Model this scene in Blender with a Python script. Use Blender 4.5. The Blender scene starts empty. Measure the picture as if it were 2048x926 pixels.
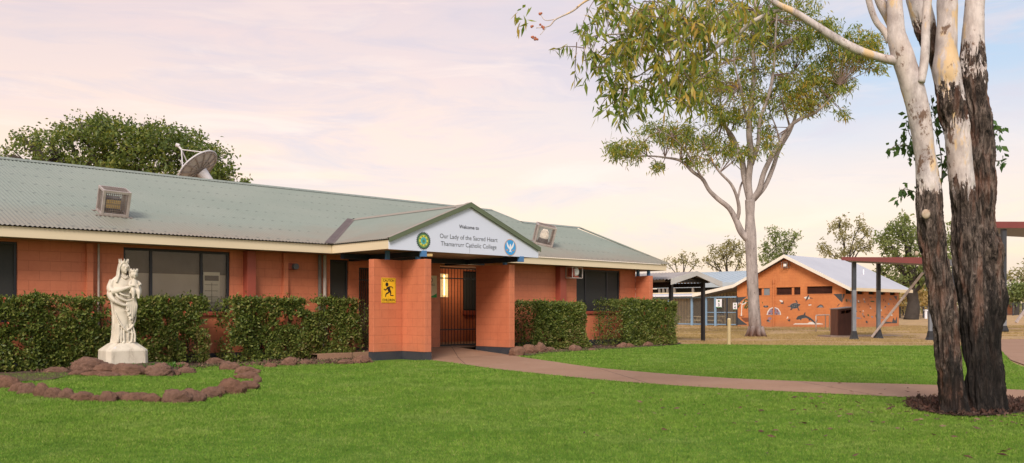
import bpy, bmesh, math, random
import numpy as np
from mathutils import Vector, Matrix

random.seed(7)
RNG = np.random.default_rng(11)
S = bpy.context.scene
COL = S.collection
# ------------------------------------------------------------------ camera
F, HZ, EYE = 1773.0, 620.0, 1.2
cam_d = bpy.data.cameras.new("camera"); cam = bpy.data.objects.new("camera", cam_d); COL.objects.link(cam)
cam.location = (0, 0, EYE); cam.rotation_euler = (math.radians(90), 0, 0)
cam_d.sensor_width = 36.0; cam_d.lens = 36.0 * F / 2048.0
cam_d.shift_y = (HZ - 463.0) / 2048.0
cam_d.clip_start = 0.1; cam_d.clip_end = 3000
S.camera = cam

# ------------------------------------------------------------------ coordinates
# the school grid: u runs along the facade, v into the building
A = math.radians(46.0)
US = np.array([math.sin(A), math.cos(A), 0.0]); VS = np.array([-math.cos(A), math.sin(A), 0.0])
GRID = math.radians(44.0)
def W(u, v, z=0.0): return US * u + VS * v + np.array([0, 0, z])
def ray(px, py): return np.array([(px - 1024) / F, 1.0, (HZ - py) / F])
def at(px, py, Y): return np.array([0, 0, EYE]) + ray(px, py) * Y
def gr(px, py, z=0.0):
    r = ray(px, py); return np.array([0, 0, EYE]) + r * ((z - EYE) / r[2])
def uvz(p): return np.array([p @ US, p @ VS, p[2]])
def on_v(px, py, v):                     # point of the plane v=const, in grid coordinates
    r = ray(px, py); return uvz(np.array([0, 0, EYE]) + r * (v / (r @ VS)))
def on_u(px, py, u):
    r = ray(px, py); return uvz(np.array([0, 0, EYE]) + r * (u / (r @ US)))
def u_at(px, v): return on_v(px, HZ, v)[0]

# ------------------------------------------------------------------ noise
def _h(ix, iy, iz, seed):
    n = (ix.astype(np.int64) * 374761393 + iy.astype(np.int64) * 668265263 + iz.astype(np.int64) * 2147483647 + seed * 974634777) & 0x7fffffff
    n = ((n ^ (n >> 13)) * 1274126177) & 0x7fffffff
    n = (n ^ (n >> 16)) & 0xffff
    return n / 32767.5 - 1.0
def noise(p, seed=0):
    p = np.asarray(p, float); i = np.floor(p); f = p - i; f = f * f * (3 - 2 * f); i = i.astype(np.int64)
    r = 0
    for dx in (0, 1):
        for dy in (0, 1):
            for dz in (0, 1):
                w = (f[..., 0] if dx else 1 - f[..., 0]) * (f[..., 1] if dy else 1 - f[..., 1]) * (f[..., 2] if dz else 1 - f[..., 2])
                r = r + w * _h(i[..., 0] + dx, i[..., 1] + dy, i[..., 2] + dz, seed)
    return r
def fbm(p, oct=4, seed=0):
    r = 0; a = 0.5; p = np.asarray(p, float)
    for k in range(oct): r = r + a * noise(p, seed + k); p = p * 2.03; a *= 0.5
    return r

# ------------------------------------------------------------------ mesh builder
ORG = {}
class MB:
    def __init__(s): s.v = []; s.f = []; s.m = []
    def add(s, vs, fs, m=0):
        o = len(s.v); s.v += [tuple(map(float, x)) for x in vs]; s.f += [tuple(i + o for i in f) for f in fs]; s.m += [m] * len(fs); return s
    def box(s, x0, x1, y0, y1, z0, z1, m=0):
        x0, x1 = min(x0, x1), max(x0, x1); y0, y1 = min(y0, y1), max(y0, y1)
        return s.add([(x0,y0,z0),(x1,y0,z0),(x1,y1,z0),(x0,y1,z0),(x0,y0,z1),(x1,y0,z1),(x1,y1,z1),(x0,y1,z1)],
                     [(0,3,2,1),(4,5,6,7),(0,1,5,4),(1,2,6,5),(2,3,7,6),(3,0,4,7)], m)
    def bar(s, p, q, w, h=None, m=0, up=(0, 0, 1)):   # rectangular bar between two points
        h = h or w; p = np.array(p, float); q = np.array(q, float); d = q - p; d /= np.linalg.norm(d)
        up = np.array(up, float); a = np.cross(d, up)
        if np.linalg.norm(a) < 1e-4: a = np.cross(d, (1, 0, 0))
        a /= np.linalg.norm(a); b = np.cross(a, d)
        vs = [c + a * sx * w / 2 + b * sy * h / 2 for c in (p, q) for sx, sy in ((-1,-1),(1,-1),(1,1),(-1,1))]
        return s.add(vs, [(0,1,2,3),(7,6,5,4),(0,4,5,1),(1,5,6,2),(2,6,7,3),(3,7,4,0)], m)
    def tube(s, pts, rad, n=8, m=0, cap=True):
        pts = np.array(pts, float); k = len(pts)
        rad = np.full(k, rad, float) if np.isscalar(rad) else np.array(rad, float)
        t = np.gradient(pts, axis=0); t /= np.linalg.norm(t, axis=1)[:, None] + 1e-9
        ref = np.array([0.0, 0, 1]) if abs(t[0][2]) < 0.9 else np.array([1.0, 0, 0])
        vs = []
        a = np.cross(t[0], ref); a /= np.linalg.norm(a)
        for i in range(k):
            a = a - t[i] * (a @ t[i]); a /= np.linalg.norm(a) + 1e-9; b = np.cross(t[i], a)
            for j in range(n):
                an = 2 * math.pi * j / n; vs.append(pts[i] + (a * math.cos(an) + b * math.sin(an)) * rad[i])
        fs = [(i*n+j, i*n+(j+1)%n, (i+1)*n+(j+1)%n, (i+1)*n+j) for i in range(k-1) for j in range(n)]
        if cap: fs += [tuple(range(n-1, -1, -1)), tuple((k-1)*n+j for j in range(n))]
        return s.add(vs, fs, m)
    def cyl(s, p, q, r, r2=None, n=16, m=0): return s.tube([p, q], [r, r if r2 is None else r2], n, m)
    def ball(s, c, r, n=16, m=0):
        r = (r, r, r) if np.isscalar(r) else r; k = n // 2 + 1; vs = []
        for i in range(k):
            ph = math.pi * i / (k - 1)
            for j in range(n):
                th = 2 * math.pi * j / n
                vs.append((c[0] + r[0]*math.sin(ph)*math.cos(th), c[1] + r[1]*math.sin(ph)*math.sin(th), c[2] + r[2]*math.cos(ph)))
        return s.add(vs, [(i*n+j, (i+1)*n+j, (i+1)*n+(j+1)%n, i*n+(j+1)%n) for i in range(k-1) for j in range(n)], m)
    def slab(s, poly, d, m=0):               # poly: 3d points in a plane, d: extrusion vector
        n = len(poly); d = np.array(d, float); P = [np.array(p, float) for p in poly]
        return s.add(P + [p + d for p in P], [tuple(range(n)), tuple(range(2*n-1, n-1, -1))] + [(i, i+n, (i+1)%n+n, (i+1)%n) for i in range(n)], m)
    def build(s, name, mat, parent=None, smooth=False, bevel=0, o=None, fix=True):
        off = np.zeros(3) if parent is None else ORG.get(parent.name, np.zeros(3))
        if o is not None: off = np.array(o, float)
        me = bpy.data.meshes.new(name)
        me.from_pydata([tuple(np.array(x) - off) for x in s.v], [], s.f)
        for mm in (mat if isinstance(mat, (list, tuple)) else [mat]): me.materials.append(mm)
        me.polygons.foreach_set("material_index", s.m)
        if fix:
            bm = bmesh.new(); bm.from_mesh(me); bmesh.ops.recalc_face_normals(bm, faces=bm.faces); bm.to_mesh(me); bm.free()
        if smooth: me.polygons.foreach_set("use_smooth", [True] * len(me.polygons))
        me.update()
        ob = bpy.data.objects.new(name, me); COL.objects.link(ob)
        if parent is not None: ob.parent = parent; ORG[ob.name] = off
        elif o is not None: ob.location = tuple(off); ORG[ob.name] = off
        if bevel:
            b = ob.modifiers.new("bevel", 'BEVEL'); b.width = bevel; b.segments = 2; b.limit_method = 'ANGLE'; b.angle_limit = math.radians(40)
        return ob

def raw_mesh(name, V, Fc, mat, parent=None, smooth=False):   # numpy arrays, all faces with the same vertex count
    off = ORG.get(parent.name, np.zeros(3)) if parent is not None else np.zeros(3)
    me = bpy.data.meshes.new(name); k = Fc.shape[1]
    me.vertices.add(len(V)); me.vertices.foreach_set("co", (V - off).astype(np.float32).ravel())
    me.loops.add(Fc.size); me.loops.foreach_set("vertex_index", Fc.astype(np.int32).ravel())
    me.polygons.add(len(Fc)); me.polygons.foreach_set("loop_start", np.arange(0, Fc.size, k, dtype=np.int32))
    me.materials.append(mat); me.update(calc_edges=True)
    if smooth: me.polygons.foreach_set("use_smooth", [True] * len(Fc))
    me.validate()
    ob = bpy.data.objects.new(name, me); COL.objects.link(ob)
    if parent is not None: ob.parent = parent; ORG[ob.name] = off
    return ob

def tag(o, label=None, cat=None, group=None, kind=None):
    if label: o["label"] = label
    if cat: o["category"] = cat
    if group: o["group"] = group
    if kind: o["kind"] = kind
    return o
def thing(name, label, cat, loc=(0, 0, 0), group=None, grid=False):
    """Empty at the thing's base; grid=True: loc and all part coordinates are (u, v, z)"""
    o = bpy.data.objects.new(name, None); COL.objects.link(o); o.empty_display_size = 0.2
    if grid:
        o.location = tuple(W(*loc)); o.rotation_euler = (0, 0, GRID)
    else: o.location = tuple(loc)
    ORG[o.name] = np.array(loc, float)
    return tag(o, label, cat, group)
def struct(o): o["kind"] = "structure"; return o
ORD = ["first","second","third","fourth","fifth","sixth","seventh","eighth","ninth","tenth","eleventh","twelfth","thirteenth","fourteenth","fifteenth","sixteenth","seventeenth","eighteenth","nineteenth","twentieth","twenty-first","twenty-second","twenty-third","twenty-fourth","twenty-fifth","twenty-sixth"]

# ------------------------------------------------------------------ materials
def lin(r, g, b):
    f = lambda c: (c/255/12.92) if c/255 <= 0.04045 else ((c/255+0.055)/1.055)**2.4
    return (f(r), f(g), f(b))
class NT:
    def __init__(s, name):
        s.mat = bpy.data.materials.new(name); s.mat.use_nodes = True; s.t = s.mat.node_tree; s.t.nodes.clear()
        s.out = s.n("ShaderNodeOutputMaterial")
    def n(s, typ, **kw):
        nd = s.t.nodes.new(typ)
        for k, v in kw.items(): setattr(nd, k, v)
        return nd
    def l(s, a, b): s.t.links.new(a, b)
    def val(s, nd, name, v):
        i = nd.inputs[name]
        if hasattr(v, "is_output"): s.l(v, i)
        elif isinstance(v, (tuple, list)) and len(v) == 3 and i.type == 'RGBA': i.default_value = (*v, 1)
        else: i.default_value = v
    def coords(s, scale=(1, 1, 1), kind="Object"):
        tc = s.n("ShaderNodeTexCoord"); mp = s.n("ShaderNodeMapping"); s.l(tc.outputs[kind], mp.inputs[0]); mp.inputs["Scale"].default_value = scale
        return mp.outputs[0]
    def noise(s, vec, scale, detail=5, rough=0.55, dist=0.0):
        nd = s.n("ShaderNodeTexNoise"); s.l(vec, nd.inputs["Vector"]); nd.inputs["Scale"].default_value = scale; nd.inputs["Detail"].default_value = detail
        nd.inputs["Roughness"].default_value = rough; nd.inputs["Distortion"].default_value = dist; return nd.outputs[0]
    def ramp(s, fac, stops, interp='LINEAR'):
        nd = s.n("ShaderNodeValToRGB"); s.l(fac, nd.inputs[0]); nd.color_ramp.interpolation = interp; e = nd.color_ramp.elements
        while len(e) < len(stops): e.new(0.5)
        for i, (p, c) in enumerate(stops):
            e[i].position = p; e[i].color = (*c, 1) if not np.isscalar(c) else (c, c, c, 1)
        return nd.outputs[0]
    def mix(s, fac, a, b, blend='MIX'):
        nd = s.n("ShaderNodeMixRGB", blend_type=blend); s.val(nd, "Fac", fac); s.val(nd, "Color1", a); s.val(nd, "Color2", b); return nd.outputs[0]
    def math(s, op, a, b=0.0, c=None):
        nd = s.n("ShaderNodeMath", operation=op)
        for i, x in enumerate((a, b) if c is None else (a, b, c)):
            if hasattr(x, "is_output"): s.l(x, nd.inputs[i])
            else: nd.inputs[i].default_value = x
        return nd.outputs[0]
    def bump(s, h, strength=0.3, dist=0.01, normal=None):
        nd = s.n("ShaderNodeBump"); s.l(h, nd.inputs["Height"]); nd.inputs["Strength"].default_value = strength; nd.inputs["Distance"].default_value = dist
        if normal is not None: s.l(normal, nd.inputs["Normal"])
        return nd.outputs[0]
    def bsdf(s, color, rough=0.7, metal=0.0, normal=None, spec=0.4, emit=None, estr=0.0):
        b = s.n("ShaderNodeBsdfPrincipled"); s.val(b, "Base Color", color); s.val(b, "Roughness", rough); s.val(b, "Metallic", metal); s.val(b, "Specular IOR Level", spec)
        if normal is not None: s.l(normal, b.inputs["Normal"])
        if emit: b.inputs["Emission Color"].default_value = (*emit, 1); b.inputs["Emission Strength"].default_value = estr
        s.last = b; s.l(b.outputs[0], s.out.inputs[0]); return s.mat
def pmat(name, c1, c2=None, scale=4, rough=0.7, metal=0, bump=0, bscale=40, bdist=0.01, stretch=(1, 1, 1), spec=0.35, detail=6):
    t = NT(name); c2 = c2 or tuple(x * 0.75 for x in c1); co = t.coords(stretch)
    f = t.noise(co, scale, detail); f = t.ramp(f, [(0.3, 0.0), (0.7, 1.0)])
    col = t.mix(f, c1, c2)
    nrm = t.bump(t.noise(co, bscale, 4), bump, bdist) if bump else None
    return t.bsdf(col, rough, metal, nrm, spec)

M = {}
def blockwork(name, c1, c2, dark, stain=None):
    t = NT(name); tc = t.n("ShaderNodeTexCoord"); sp = t.n("ShaderNodeSeparateXYZ"); t.l(tc.outputs["Object"], sp.inputs[0])
    s = t.math('ADD', sp.outputs[0], sp.outputs[1]); cb = t.n("ShaderNodeCombineXYZ"); t.l(s, cb.inputs[0]); t.l(sp.outputs[2], cb.inputs[1])
    br = t.n("ShaderNodeTexBrick"); t.l(cb.outputs[0], br.inputs["Vector"])
    for k, v in (("Scale", 1.0), ("Mortar Size", 0.005), ("Mortar Smooth", 0.5), ("Bias", 0.0), ("Brick Width", 0.4), ("Row Height", 0.2)): br.inputs[k].default_value = v
    br.inputs["Color1"].default_value = (1, 1, 1, 1); br.inputs["Color2"].default_value = (0.95, 0.95, 0.95, 1); br.inputs["Mortar"].default_value = (0.74, 0.72, 0.72, 1)
    co = tc.outputs["Object"]
    f = t.ramp(t.noise(co, 0.9, 6, 0.6), [(0.35, 0.0), (0.65, 1.0)]); col = t.mix(f, c1, c2)
    col = t.mix(1.0, col, br.outputs["Color"], 'MULTIPLY')
    g = t.ramp(t.noise(co, 7, 6, 0.7), [(0.48, 0.0), (0.72, 0.35)]); col = t.mix(g, col, dark)
    mp = t.n("ShaderNodeMapping"); t.l(co, mp.inputs[0]); mp.inputs["Scale"].default_value = (7, 7, 0.5)
    st = t.ramp(t.noise(mp.outputs[0], 1.0, 5, 0.6), [(0.56, 0.0), (0.78, 0.5)]); col = t.mix(st, col, stain or dark)
    zz = t.math('ADD', sp.outputs[2], t.math('MULTIPLY', t.math('SUBTRACT', t.noise(co, 4, 6, 0.7), 0.5), 0.9)); col = t.mix(t.ramp(zz, [(0.12, 0.32), (0.5, 0.0)]), col, (0.30, 0.15, 0.095))
    h = t.math('ADD', t.math('MULTIPLY', br.outputs["Fac"], -1.0), t.math('MULTIPLY', t.noise(co, 60, 4), 0.35))
    return t.bsdf(col, 0.62, 0, t.bump(h, 0.55, 0.006), 0.35)
M['wall'] = blockwork("orange_blockwork", (0.575, 0.185, 0.092), (0.51, 0.158, 0.078), (0.39, 0.105, 0.052))
M['mural_wall'] = blockwork("mural_blockwork", (0.56, 0.205, 0.07), (0.49, 0.17, 0.06), (0.36, 0.11, 0.045), (0.54, 0.25, 0.10))
M['pilaster'] = pmat("maroon_paint", (0.33, 0.075, 0.045), (0.28, 0.062, 0.04), 2, 0.5, bump=0.1, bscale=80)
M['plinth'] = pmat("plinth_paint", (0.028, 0.034, 0.048), (0.05, 0.05, 0.055), 6, 0.6, bump=0.2)
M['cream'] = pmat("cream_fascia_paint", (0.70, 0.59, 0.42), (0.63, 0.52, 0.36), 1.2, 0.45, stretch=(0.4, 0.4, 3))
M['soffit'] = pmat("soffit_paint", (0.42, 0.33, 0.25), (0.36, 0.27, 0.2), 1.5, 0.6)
M['green_trim'] = pmat("green_barge_metal", (0.115, 0.145, 0.085), (0.10, 0.125, 0.075), 2, 0.4)
M['blue'] = pmat("blue_paint", (0.07, 0.20, 0.42), (0.06, 0.16, 0.34), 5, 0.45)
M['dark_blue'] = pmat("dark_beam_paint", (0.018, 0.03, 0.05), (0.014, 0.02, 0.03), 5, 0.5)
M['black'] = pmat("black_paint", (0.012, 0.012, 0.014), (0.02, 0.02, 0.022), 8, 0.45)
M['frame'] = pmat("dark_window_frame", (0.016, 0.018, 0.024), (0.022, 0.024, 0.03), 6, 0.35)
M['screen'] = pmat("security_mesh", (0.035, 0.034, 0.03), (0.028, 0.028, 0.026), 60, 0.6)
M['blind_dark'] = pmat("blind_dark", (0.20, 0.16, 0.13), (0.15, 0.12, 0.10), 3, 0.9)  # dark tone painted for the dim room; also the notice print
M['blind'] = pmat("blind_beige", (0.60, 0.50, 0.40), (0.52, 0.43, 0.34), 2, 0.9)
M['paper'] = pmat("notice_paper", (0.72, 0.64, 0.50), (0.66, 0.58, 0.45), 9, 0.9)
M['white'] = pmat("white_paint", (0.74, 0.75, 0.80), (0.70, 0.71, 0.76), 1.5, 0.4)
M['sign'] = pmat("sign_panel", (0.60, 0.645, 0.76), (0.575, 0.62, 0.735), 0.8, 0.35)
M['ink'] = pmat("sign_ink", (0.055, 0.06, 0.07), (0.05, 0.055, 0.065), 5, 0.5)
M['yellow'] = pmat("yellow_sign", (0.80, 0.47, 0.02), (0.74, 0.43, 0.02), 3, 0.4)
M['sblack'] = pmat("sign_black", (0.015, 0.014, 0.013), (0.02, 0.018, 0.016), 5, 0.45)
M['galv'] = pmat("galvanised_steel", (0.55, 0.49, 0.46), (0.40, 0.33, 0.31), 9, 0.42, 0.5, bump=0.05)
M['galv_rust'] = pmat("stained_steel", (0.34, 0.29, 0.26), (0.22, 0.16, 0.14), 9, 0.5, 0.4, bump=0.1)
M['pipe'] = pmat("pale_pipe", (0.42, 0.36, 0.32), (0.34, 0.27, 0.23), 6, 0.5)
M['pipe_grey'] = pmat("grey_pipe", (0.15, 0.13, 0.11), (0.11, 0.10, 0.09), 6, 0.5)
M['conc'] = pmat("concrete", (0.34, 0.25, 0.2), (0.27, 0.2, 0.16), 3, 0.85, bump=0.25, bscale=60)
M['timber'] = pmat("pale_timber", (0.52, 0.40, 0.22), (0.42, 0.31, 0.17), 6, 0.7, stretch=(6, 6, 0.6), bump=0.2)
M['brown'] = pmat("brown_stained_ply", (0.16, 0.055, 0.03), (0.09, 0.03, 0.017), 3, 0.55, stretch=(3, 3, 0.6), bump=0.1)
M['brown_dark'] = pmat("brown_dark_ply", (0.07, 0.022, 0.013), (0.045, 0.014, 0.009), 3, 0.55, stretch=(3, 3, 0.6))
M['red_metal'] = pmat("red_fascia_metal", (0.17, 0.042, 0.038), (0.145, 0.036, 0.033), 1.5, 0.45)
M['post_grey'] = pmat("worn_grey_post", (0.19, 0.205, 0.23), (0.12, 0.13, 0.15), 5, 0.55, stretch=(1, 1, 0.4))
M['post_dark'] = pmat("dark_post", (0.03, 0.034, 0.042), (0.045, 0.05, 0.06), 5, 0.5)
M['white_roof'] = pmat("pale_roof_sheet", (0.46, 0.46, 0.50), (0.41, 0.41, 0.45), 0.4, 0.5)
M['blue_roof'] = pmat("blue_grey_roof", (0.36, 0.42, 0.47), (0.32, 0.38, 0.43), 0.3, 0.5)
M['cream_wall'] = pmat("cream_cladding", (0.66, 0.56, 0.36), (0.58, 0.48, 0.31), 2, 0.8)
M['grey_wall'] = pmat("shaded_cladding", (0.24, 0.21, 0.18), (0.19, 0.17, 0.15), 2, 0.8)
M['dark'] = pmat("dark_opening", (0.015, 0.014, 0.013), (0.02, 0.019, 0.018), 2, 0.8)
M['dish'] = pmat("dish_back", (0.62, 0.56, 0.50), (0.52, 0.45, 0.40), 4, 0.55)
M['dish_rim'] = pmat("dish_rim", (0.55, 0.53, 0.55), (0.5, 0.47, 0.48), 4, 0.5)
def simple(n, c, r=0.6): M[n] = pmat(n, c, tuple(x * 0.85 for x in c), 6, r); return M[n]
for n, c in (("paint_grey", (0.055, 0.062, 0.07)), ("paint_lightgrey", (0.20, 0.22, 0.24)), ("paint_white", (0.7, 0.68, 0.64)), ("paint_mauve", (0.30, 0.19, 0.25)),
             ("paint_green", (0.06, 0.09, 0.03)), ("paint_blue", (0.16, 0.25, 0.33)), ("paint_brown", (0.2, 0.07, 0.035)), ("logo_green", (0.10, 0.22, 0.09)), ("logo_dark", (0.03, 0.055, 0.04)),
             ("logo_yellow", (0.62, 0.62, 0.08)), ("logo_teal", (0.07, 0.40, 0.42)), ("logo_blue", (0.05, 0.33, 0.70)), ("logo_orange", (0.62, 0.30, 0.10)), ("sign_green", (0.03, 0.30, 0.06)), ("lamp_amber", (0.75, 0.52, 0.18)), ("lamp_white", (0.82, 0.80, 0.78)), ("grey_metal", (0.12, 0.12, 0.13))): simple(n, c)
M["screen_grey"] = pmat("dark_grey_screen", (0.06, 0.066, 0.075), (0.05, 0.055, 0.06), 40, 0.6)
def glow(name, c, s):
    t = NT(name); return t.bsdf(c, 0.4, emit=c, estr=s)
M['tube_light'] = glow("lit_tube", (1.0, 0.78, 0.38), 2.6)
M['tube_box'] = glow("lit_diffuser", (0.9, 0.62, 0.28), 0.45)
M['lamp_lit'] = glow("lit_lamp", (1.0, 0.86, 0.7), 0.35)

def glass(name, tint=(0.5, 0.5, 0.5)):
    t = NT(name); tr = t.n("ShaderNodeBsdfTransparent"); tr.inputs[0].default_value = (*tint, 1)
    gl = t.n("ShaderNodeBsdfGlossy"); gl.inputs["Roughness"].default_value = 0.03; gl.inputs[0].default_value = (0.85, 0.85, 0.85, 1)
    fr = t.n("ShaderNodeFresnel"); fr.inputs[0].default_value = 1.35; mx = t.n("ShaderNodeMixShader")
    t.l(fr.outputs[0], mx.inputs[0]); t.l(tr.outputs[0], mx.inputs[1]); t.l(gl.outputs[0], mx.inputs[2]); t.l(mx.outputs[0], t.out.inputs[0]); return t.mat
M['glass'] = glass("window_glass", (0.93, 0.92, 0.90))

M['cream_white'] = pmat("cream_white_paint", (0.74, 0.70, 0.62), (0.66, 0.62, 0.54), 1.5, 0.5)
M['barge'] = M['cream_white']
M['blue_light'] = pmat("light_blue_paint", (0.20, 0.32, 0.45), (0.17, 0.27, 0.39), 5, 0.5)
M['shelter_roof'] = pmat("grey_shelter_sheet", (0.34, 0.32, 0.32), (0.27, 0.23, 0.22), 1.2, 0.5)
M['shelter_trim'] = pmat("pale_shelter_trim", (0.50, 0.49, 0.48), (0.44, 0.43, 0.41), 1.2, 0.5)
def veil():
    t = NT("mesh_veil"); tr = t.n("ShaderNodeBsdfTransparent"); d = t.n("ShaderNodeBsdfDiffuse"); d.inputs[0].default_value = (0.16, 0.15, 0.13, 1); mx = t.n("ShaderNodeMixShader"); mx.inputs[0].default_value = 0.2
    t.l(tr.outputs[0], mx.inputs[1]); t.l(d.outputs[0], mx.inputs[2]); t.l(mx.outputs[0], t.out.inputs[0]); return t.mat
M['veil'] = veil()
def roofmat():
    t = NT("green_grey_corrugated_steel"); co = t.coords()
    f = t.ramp(t.noise(co, 0.5, 6, 0.6), [(0.3, 0.0), (0.7, 1.0)])
    col = t.mix(f, (0.185, 0.222, 0.188), (0.222, 0.25, 0.214))
    # red dust washed down onto the lowest metre of the sheets (z is height above ground)
    sp = t.n("ShaderNodeSeparateXYZ"); t.l(co, sp.inputs[0])
    z = t.math('ADD', sp.outputs[2], t.math('MULTIPLY', t.math('SUBTRACT', t.noise(t.coords((0.5, 0.5, 2)), 1.3, 5, 0.65), 0.5), 0.9))
    d = t.ramp(t.math('DIVIDE', t.math('SUBTRACT', z, 2.7), 1.0), [(0.0, 0.8), (0.3, 0.45), (0.75, 0.0)])
    col = t.mix(d, col, (0.235, 0.175, 0.135))
    # rows of roof screws
    wv = t.math('FRACT', t.math('MULTIPLY', sp.outputs[2], 1 / 0.305)); row = t.math('LESS_THAN', t.math('ABSOLUTE', t.math('SUBTRACT', wv, 0.5)), 0.045)
    fx = t.math('FRACT', t.math('MULTIPLY', t.math('ADD', sp.outputs[0], t.math('MULTIPLY', sp.outputs[1], 0.0)), 1 / 0.27)); dot = t.math('LESS_THAN', fx, 0.22)
    col = t.mix(t.math('MULTIPLY', t.math('MULTIPLY', row, dot), 0.55), col, (0.05, 0.06, 0.06))
    g = t.ramp(t.noise(co, 9, 5, 0.7), [(0.5, 0.0), (0.75, 0.3)]); col = t.mix(g, col, (0.14, 0.14, 0.12))
    return t.bsdf(col, 0.48, 0.0, t.bump(t.noise(co, 30, 3), 0.05, 0.005), 0.4)
M['roof'] = roofmat()

def leafmat(name, cols, trans=0.35, rough=0.5):
    t = NT(name); g = t.n("ShaderNodeNewGeometry")
    co = t.coords(); big = t.noise(co, 0.55, 4)
    fac = t.math('ADD', t.math('MULTIPLY', g.outputs["Random Per Island"], 0.7), t.math('MULTIPLY', t.math('SUBTRACT', big, 0.35), 0.9))
    n = len(cols); col = t.ramp(fac, [(i / max(1, n - 1) * 0.9 + 0.05, c) for i, c in enumerate(cols)])
    b = t.n("ShaderNodeBsdfPrincipled"); t.l(col, b.inputs["Base Color"]); b.inputs["Roughness"].default_value = rough; b.inputs["Specular IOR Level"].default_value = 0.3
    tr = t.n("ShaderNodeBsdfTranslucent"); t.l(t.mix(1.0, col, (1.5, 1.6, 0.8), 'MULTIPLY'), tr.inputs[0])
    mx = t.n("ShaderNodeMixShader"); mx.inputs[0].default_value = trans
    t.l(b.outputs[0], mx.inputs[1]); t.l(tr.outputs[0], mx.inputs[2]); t.l(mx.outputs[0], t.out.inputs[0]); return t.mat
M['hedge_leaf'] = leafmat("hedge_leaves", [(0.04, 0.06, 0.016), (0.08, 0.115, 0.024), (0.14, 0.18, 0.036), (0.22, 0.235, 0.06), (0.22, 0.13, 0.07)], 0.25, 0.42)
M['bright_leaf'] = leafmat("bright_leaves", [(0.06, 0.14, 0.02), (0.10, 0.2, 0.03)], 0.3)
M['gum_leaf'] = leafmat("gum_leaves", [(0.065, 0.105, 0.026), (0.12, 0.18, 0.036), (0.20, 0.245, 0.045), (0.34, 0.30, 0.055), (0.44, 0.26, 0.055)], 0.4, 0.4)
M['near_leaf'] = leafmat("near_gum_leaves", [(0.07, 0.12, 0.028), (0.14, 0.205, 0.04), (0.24, 0.275, 0.055), (0.40, 0.33, 0.065), (0.48, 0.27, 0.065)], 0.4, 0.4)
M['coppice_leaf'] = leafmat("coppice_leaves", [(0.045, 0.095, 0.03), (0.075, 0.145, 0.042), (0.12, 0.19, 0.05)], 0.3, 0.4)
M['big_leaf'] = leafmat("shade_tree_leaves", [(0.05, 0.075, 0.022), (0.085, 0.125, 0.03), (0.14, 0.18, 0.04), (0.27, 0.26, 0.06)], 0.35)
M['far_leaf'] = leafmat("far_gum_leaves", [(0.16, 0.155, 0.075), (0.24, 0.22, 0.10), (0.33, 0.285, 0.13)], 0.4, 0.6)
M['far_green'] = leafmat("far_green_leaves", [(0.10, 0.13, 0.05), (0.16, 0.20, 0.07), (0.25, 0.275, 0.095)], 0.4, 0.6)
M['far_yellow'] = leafmat("far_yellow_leaves", [(0.30, 0.22, 0.09), (0.40, 0.29, 0.13), (0.45, 0.33, 0.16)], 0.4, 0.6)
M['flower'] = pmat("red_flower", (0.55, 0.09, 0.04), (0.62, 0.16, 0.09), 30, 0.6)
M['stem'] = pmat("hedge_stems", (0.10, 0.075, 0.05), (0.07, 0.05, 0.035), 8, 0.8)
M['far_bark'] = pmat("far_bark", (0.055, 0.045, 0.038), (0.035, 0.028, 0.024), 3, 0.9)
M['twig'] = pmat("twig_bark", (0.20, 0.14, 0.115), (0.13, 0.09, 0.075), 8, 0.7)

def bark_mid():
    t = NT("gum_bark"); co = t.coords((1, 1, 0.3))
    f = t.ramp(t.noise(co, 4, 8, 0.7), [(0.3, 0.0), (0.65, 1.0)]); col = t.mix(f, (0.16, 0.135, 0.125), (0.40, 0.35, 0.33))
    sp = t.n("ShaderNodeSeparateXYZ"); t.l(t.coords(), sp.inputs[0])
    lo = t.ramp(t.math('ADD', t.math('MULTIPLY', sp.outputs[2], 0.5), t.math('MULTIPLY', t.noise(co, 5, 5), 0.8)), [(0.4, 1.0), (1.3 / 1.4, 0.0)])
    col = t.mix(lo, col, (0.10, 0.05, 0.035))
    sp2 = t.ramp(t.noise(t.coords((1, 1, 0.6)), 9, 5, 0.7), [(0.6, 0.0), (0.68, 0.8)]); col = t.mix(sp2, col, (0.06, 0.045, 0.04))
    return t.bsdf(col, 0.8, 0, t.bump(t.noise(co, 14, 6, 0.7), 0.6, 0.03), 0.2)
M['gum_bark'] = bark_mid()

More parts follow.
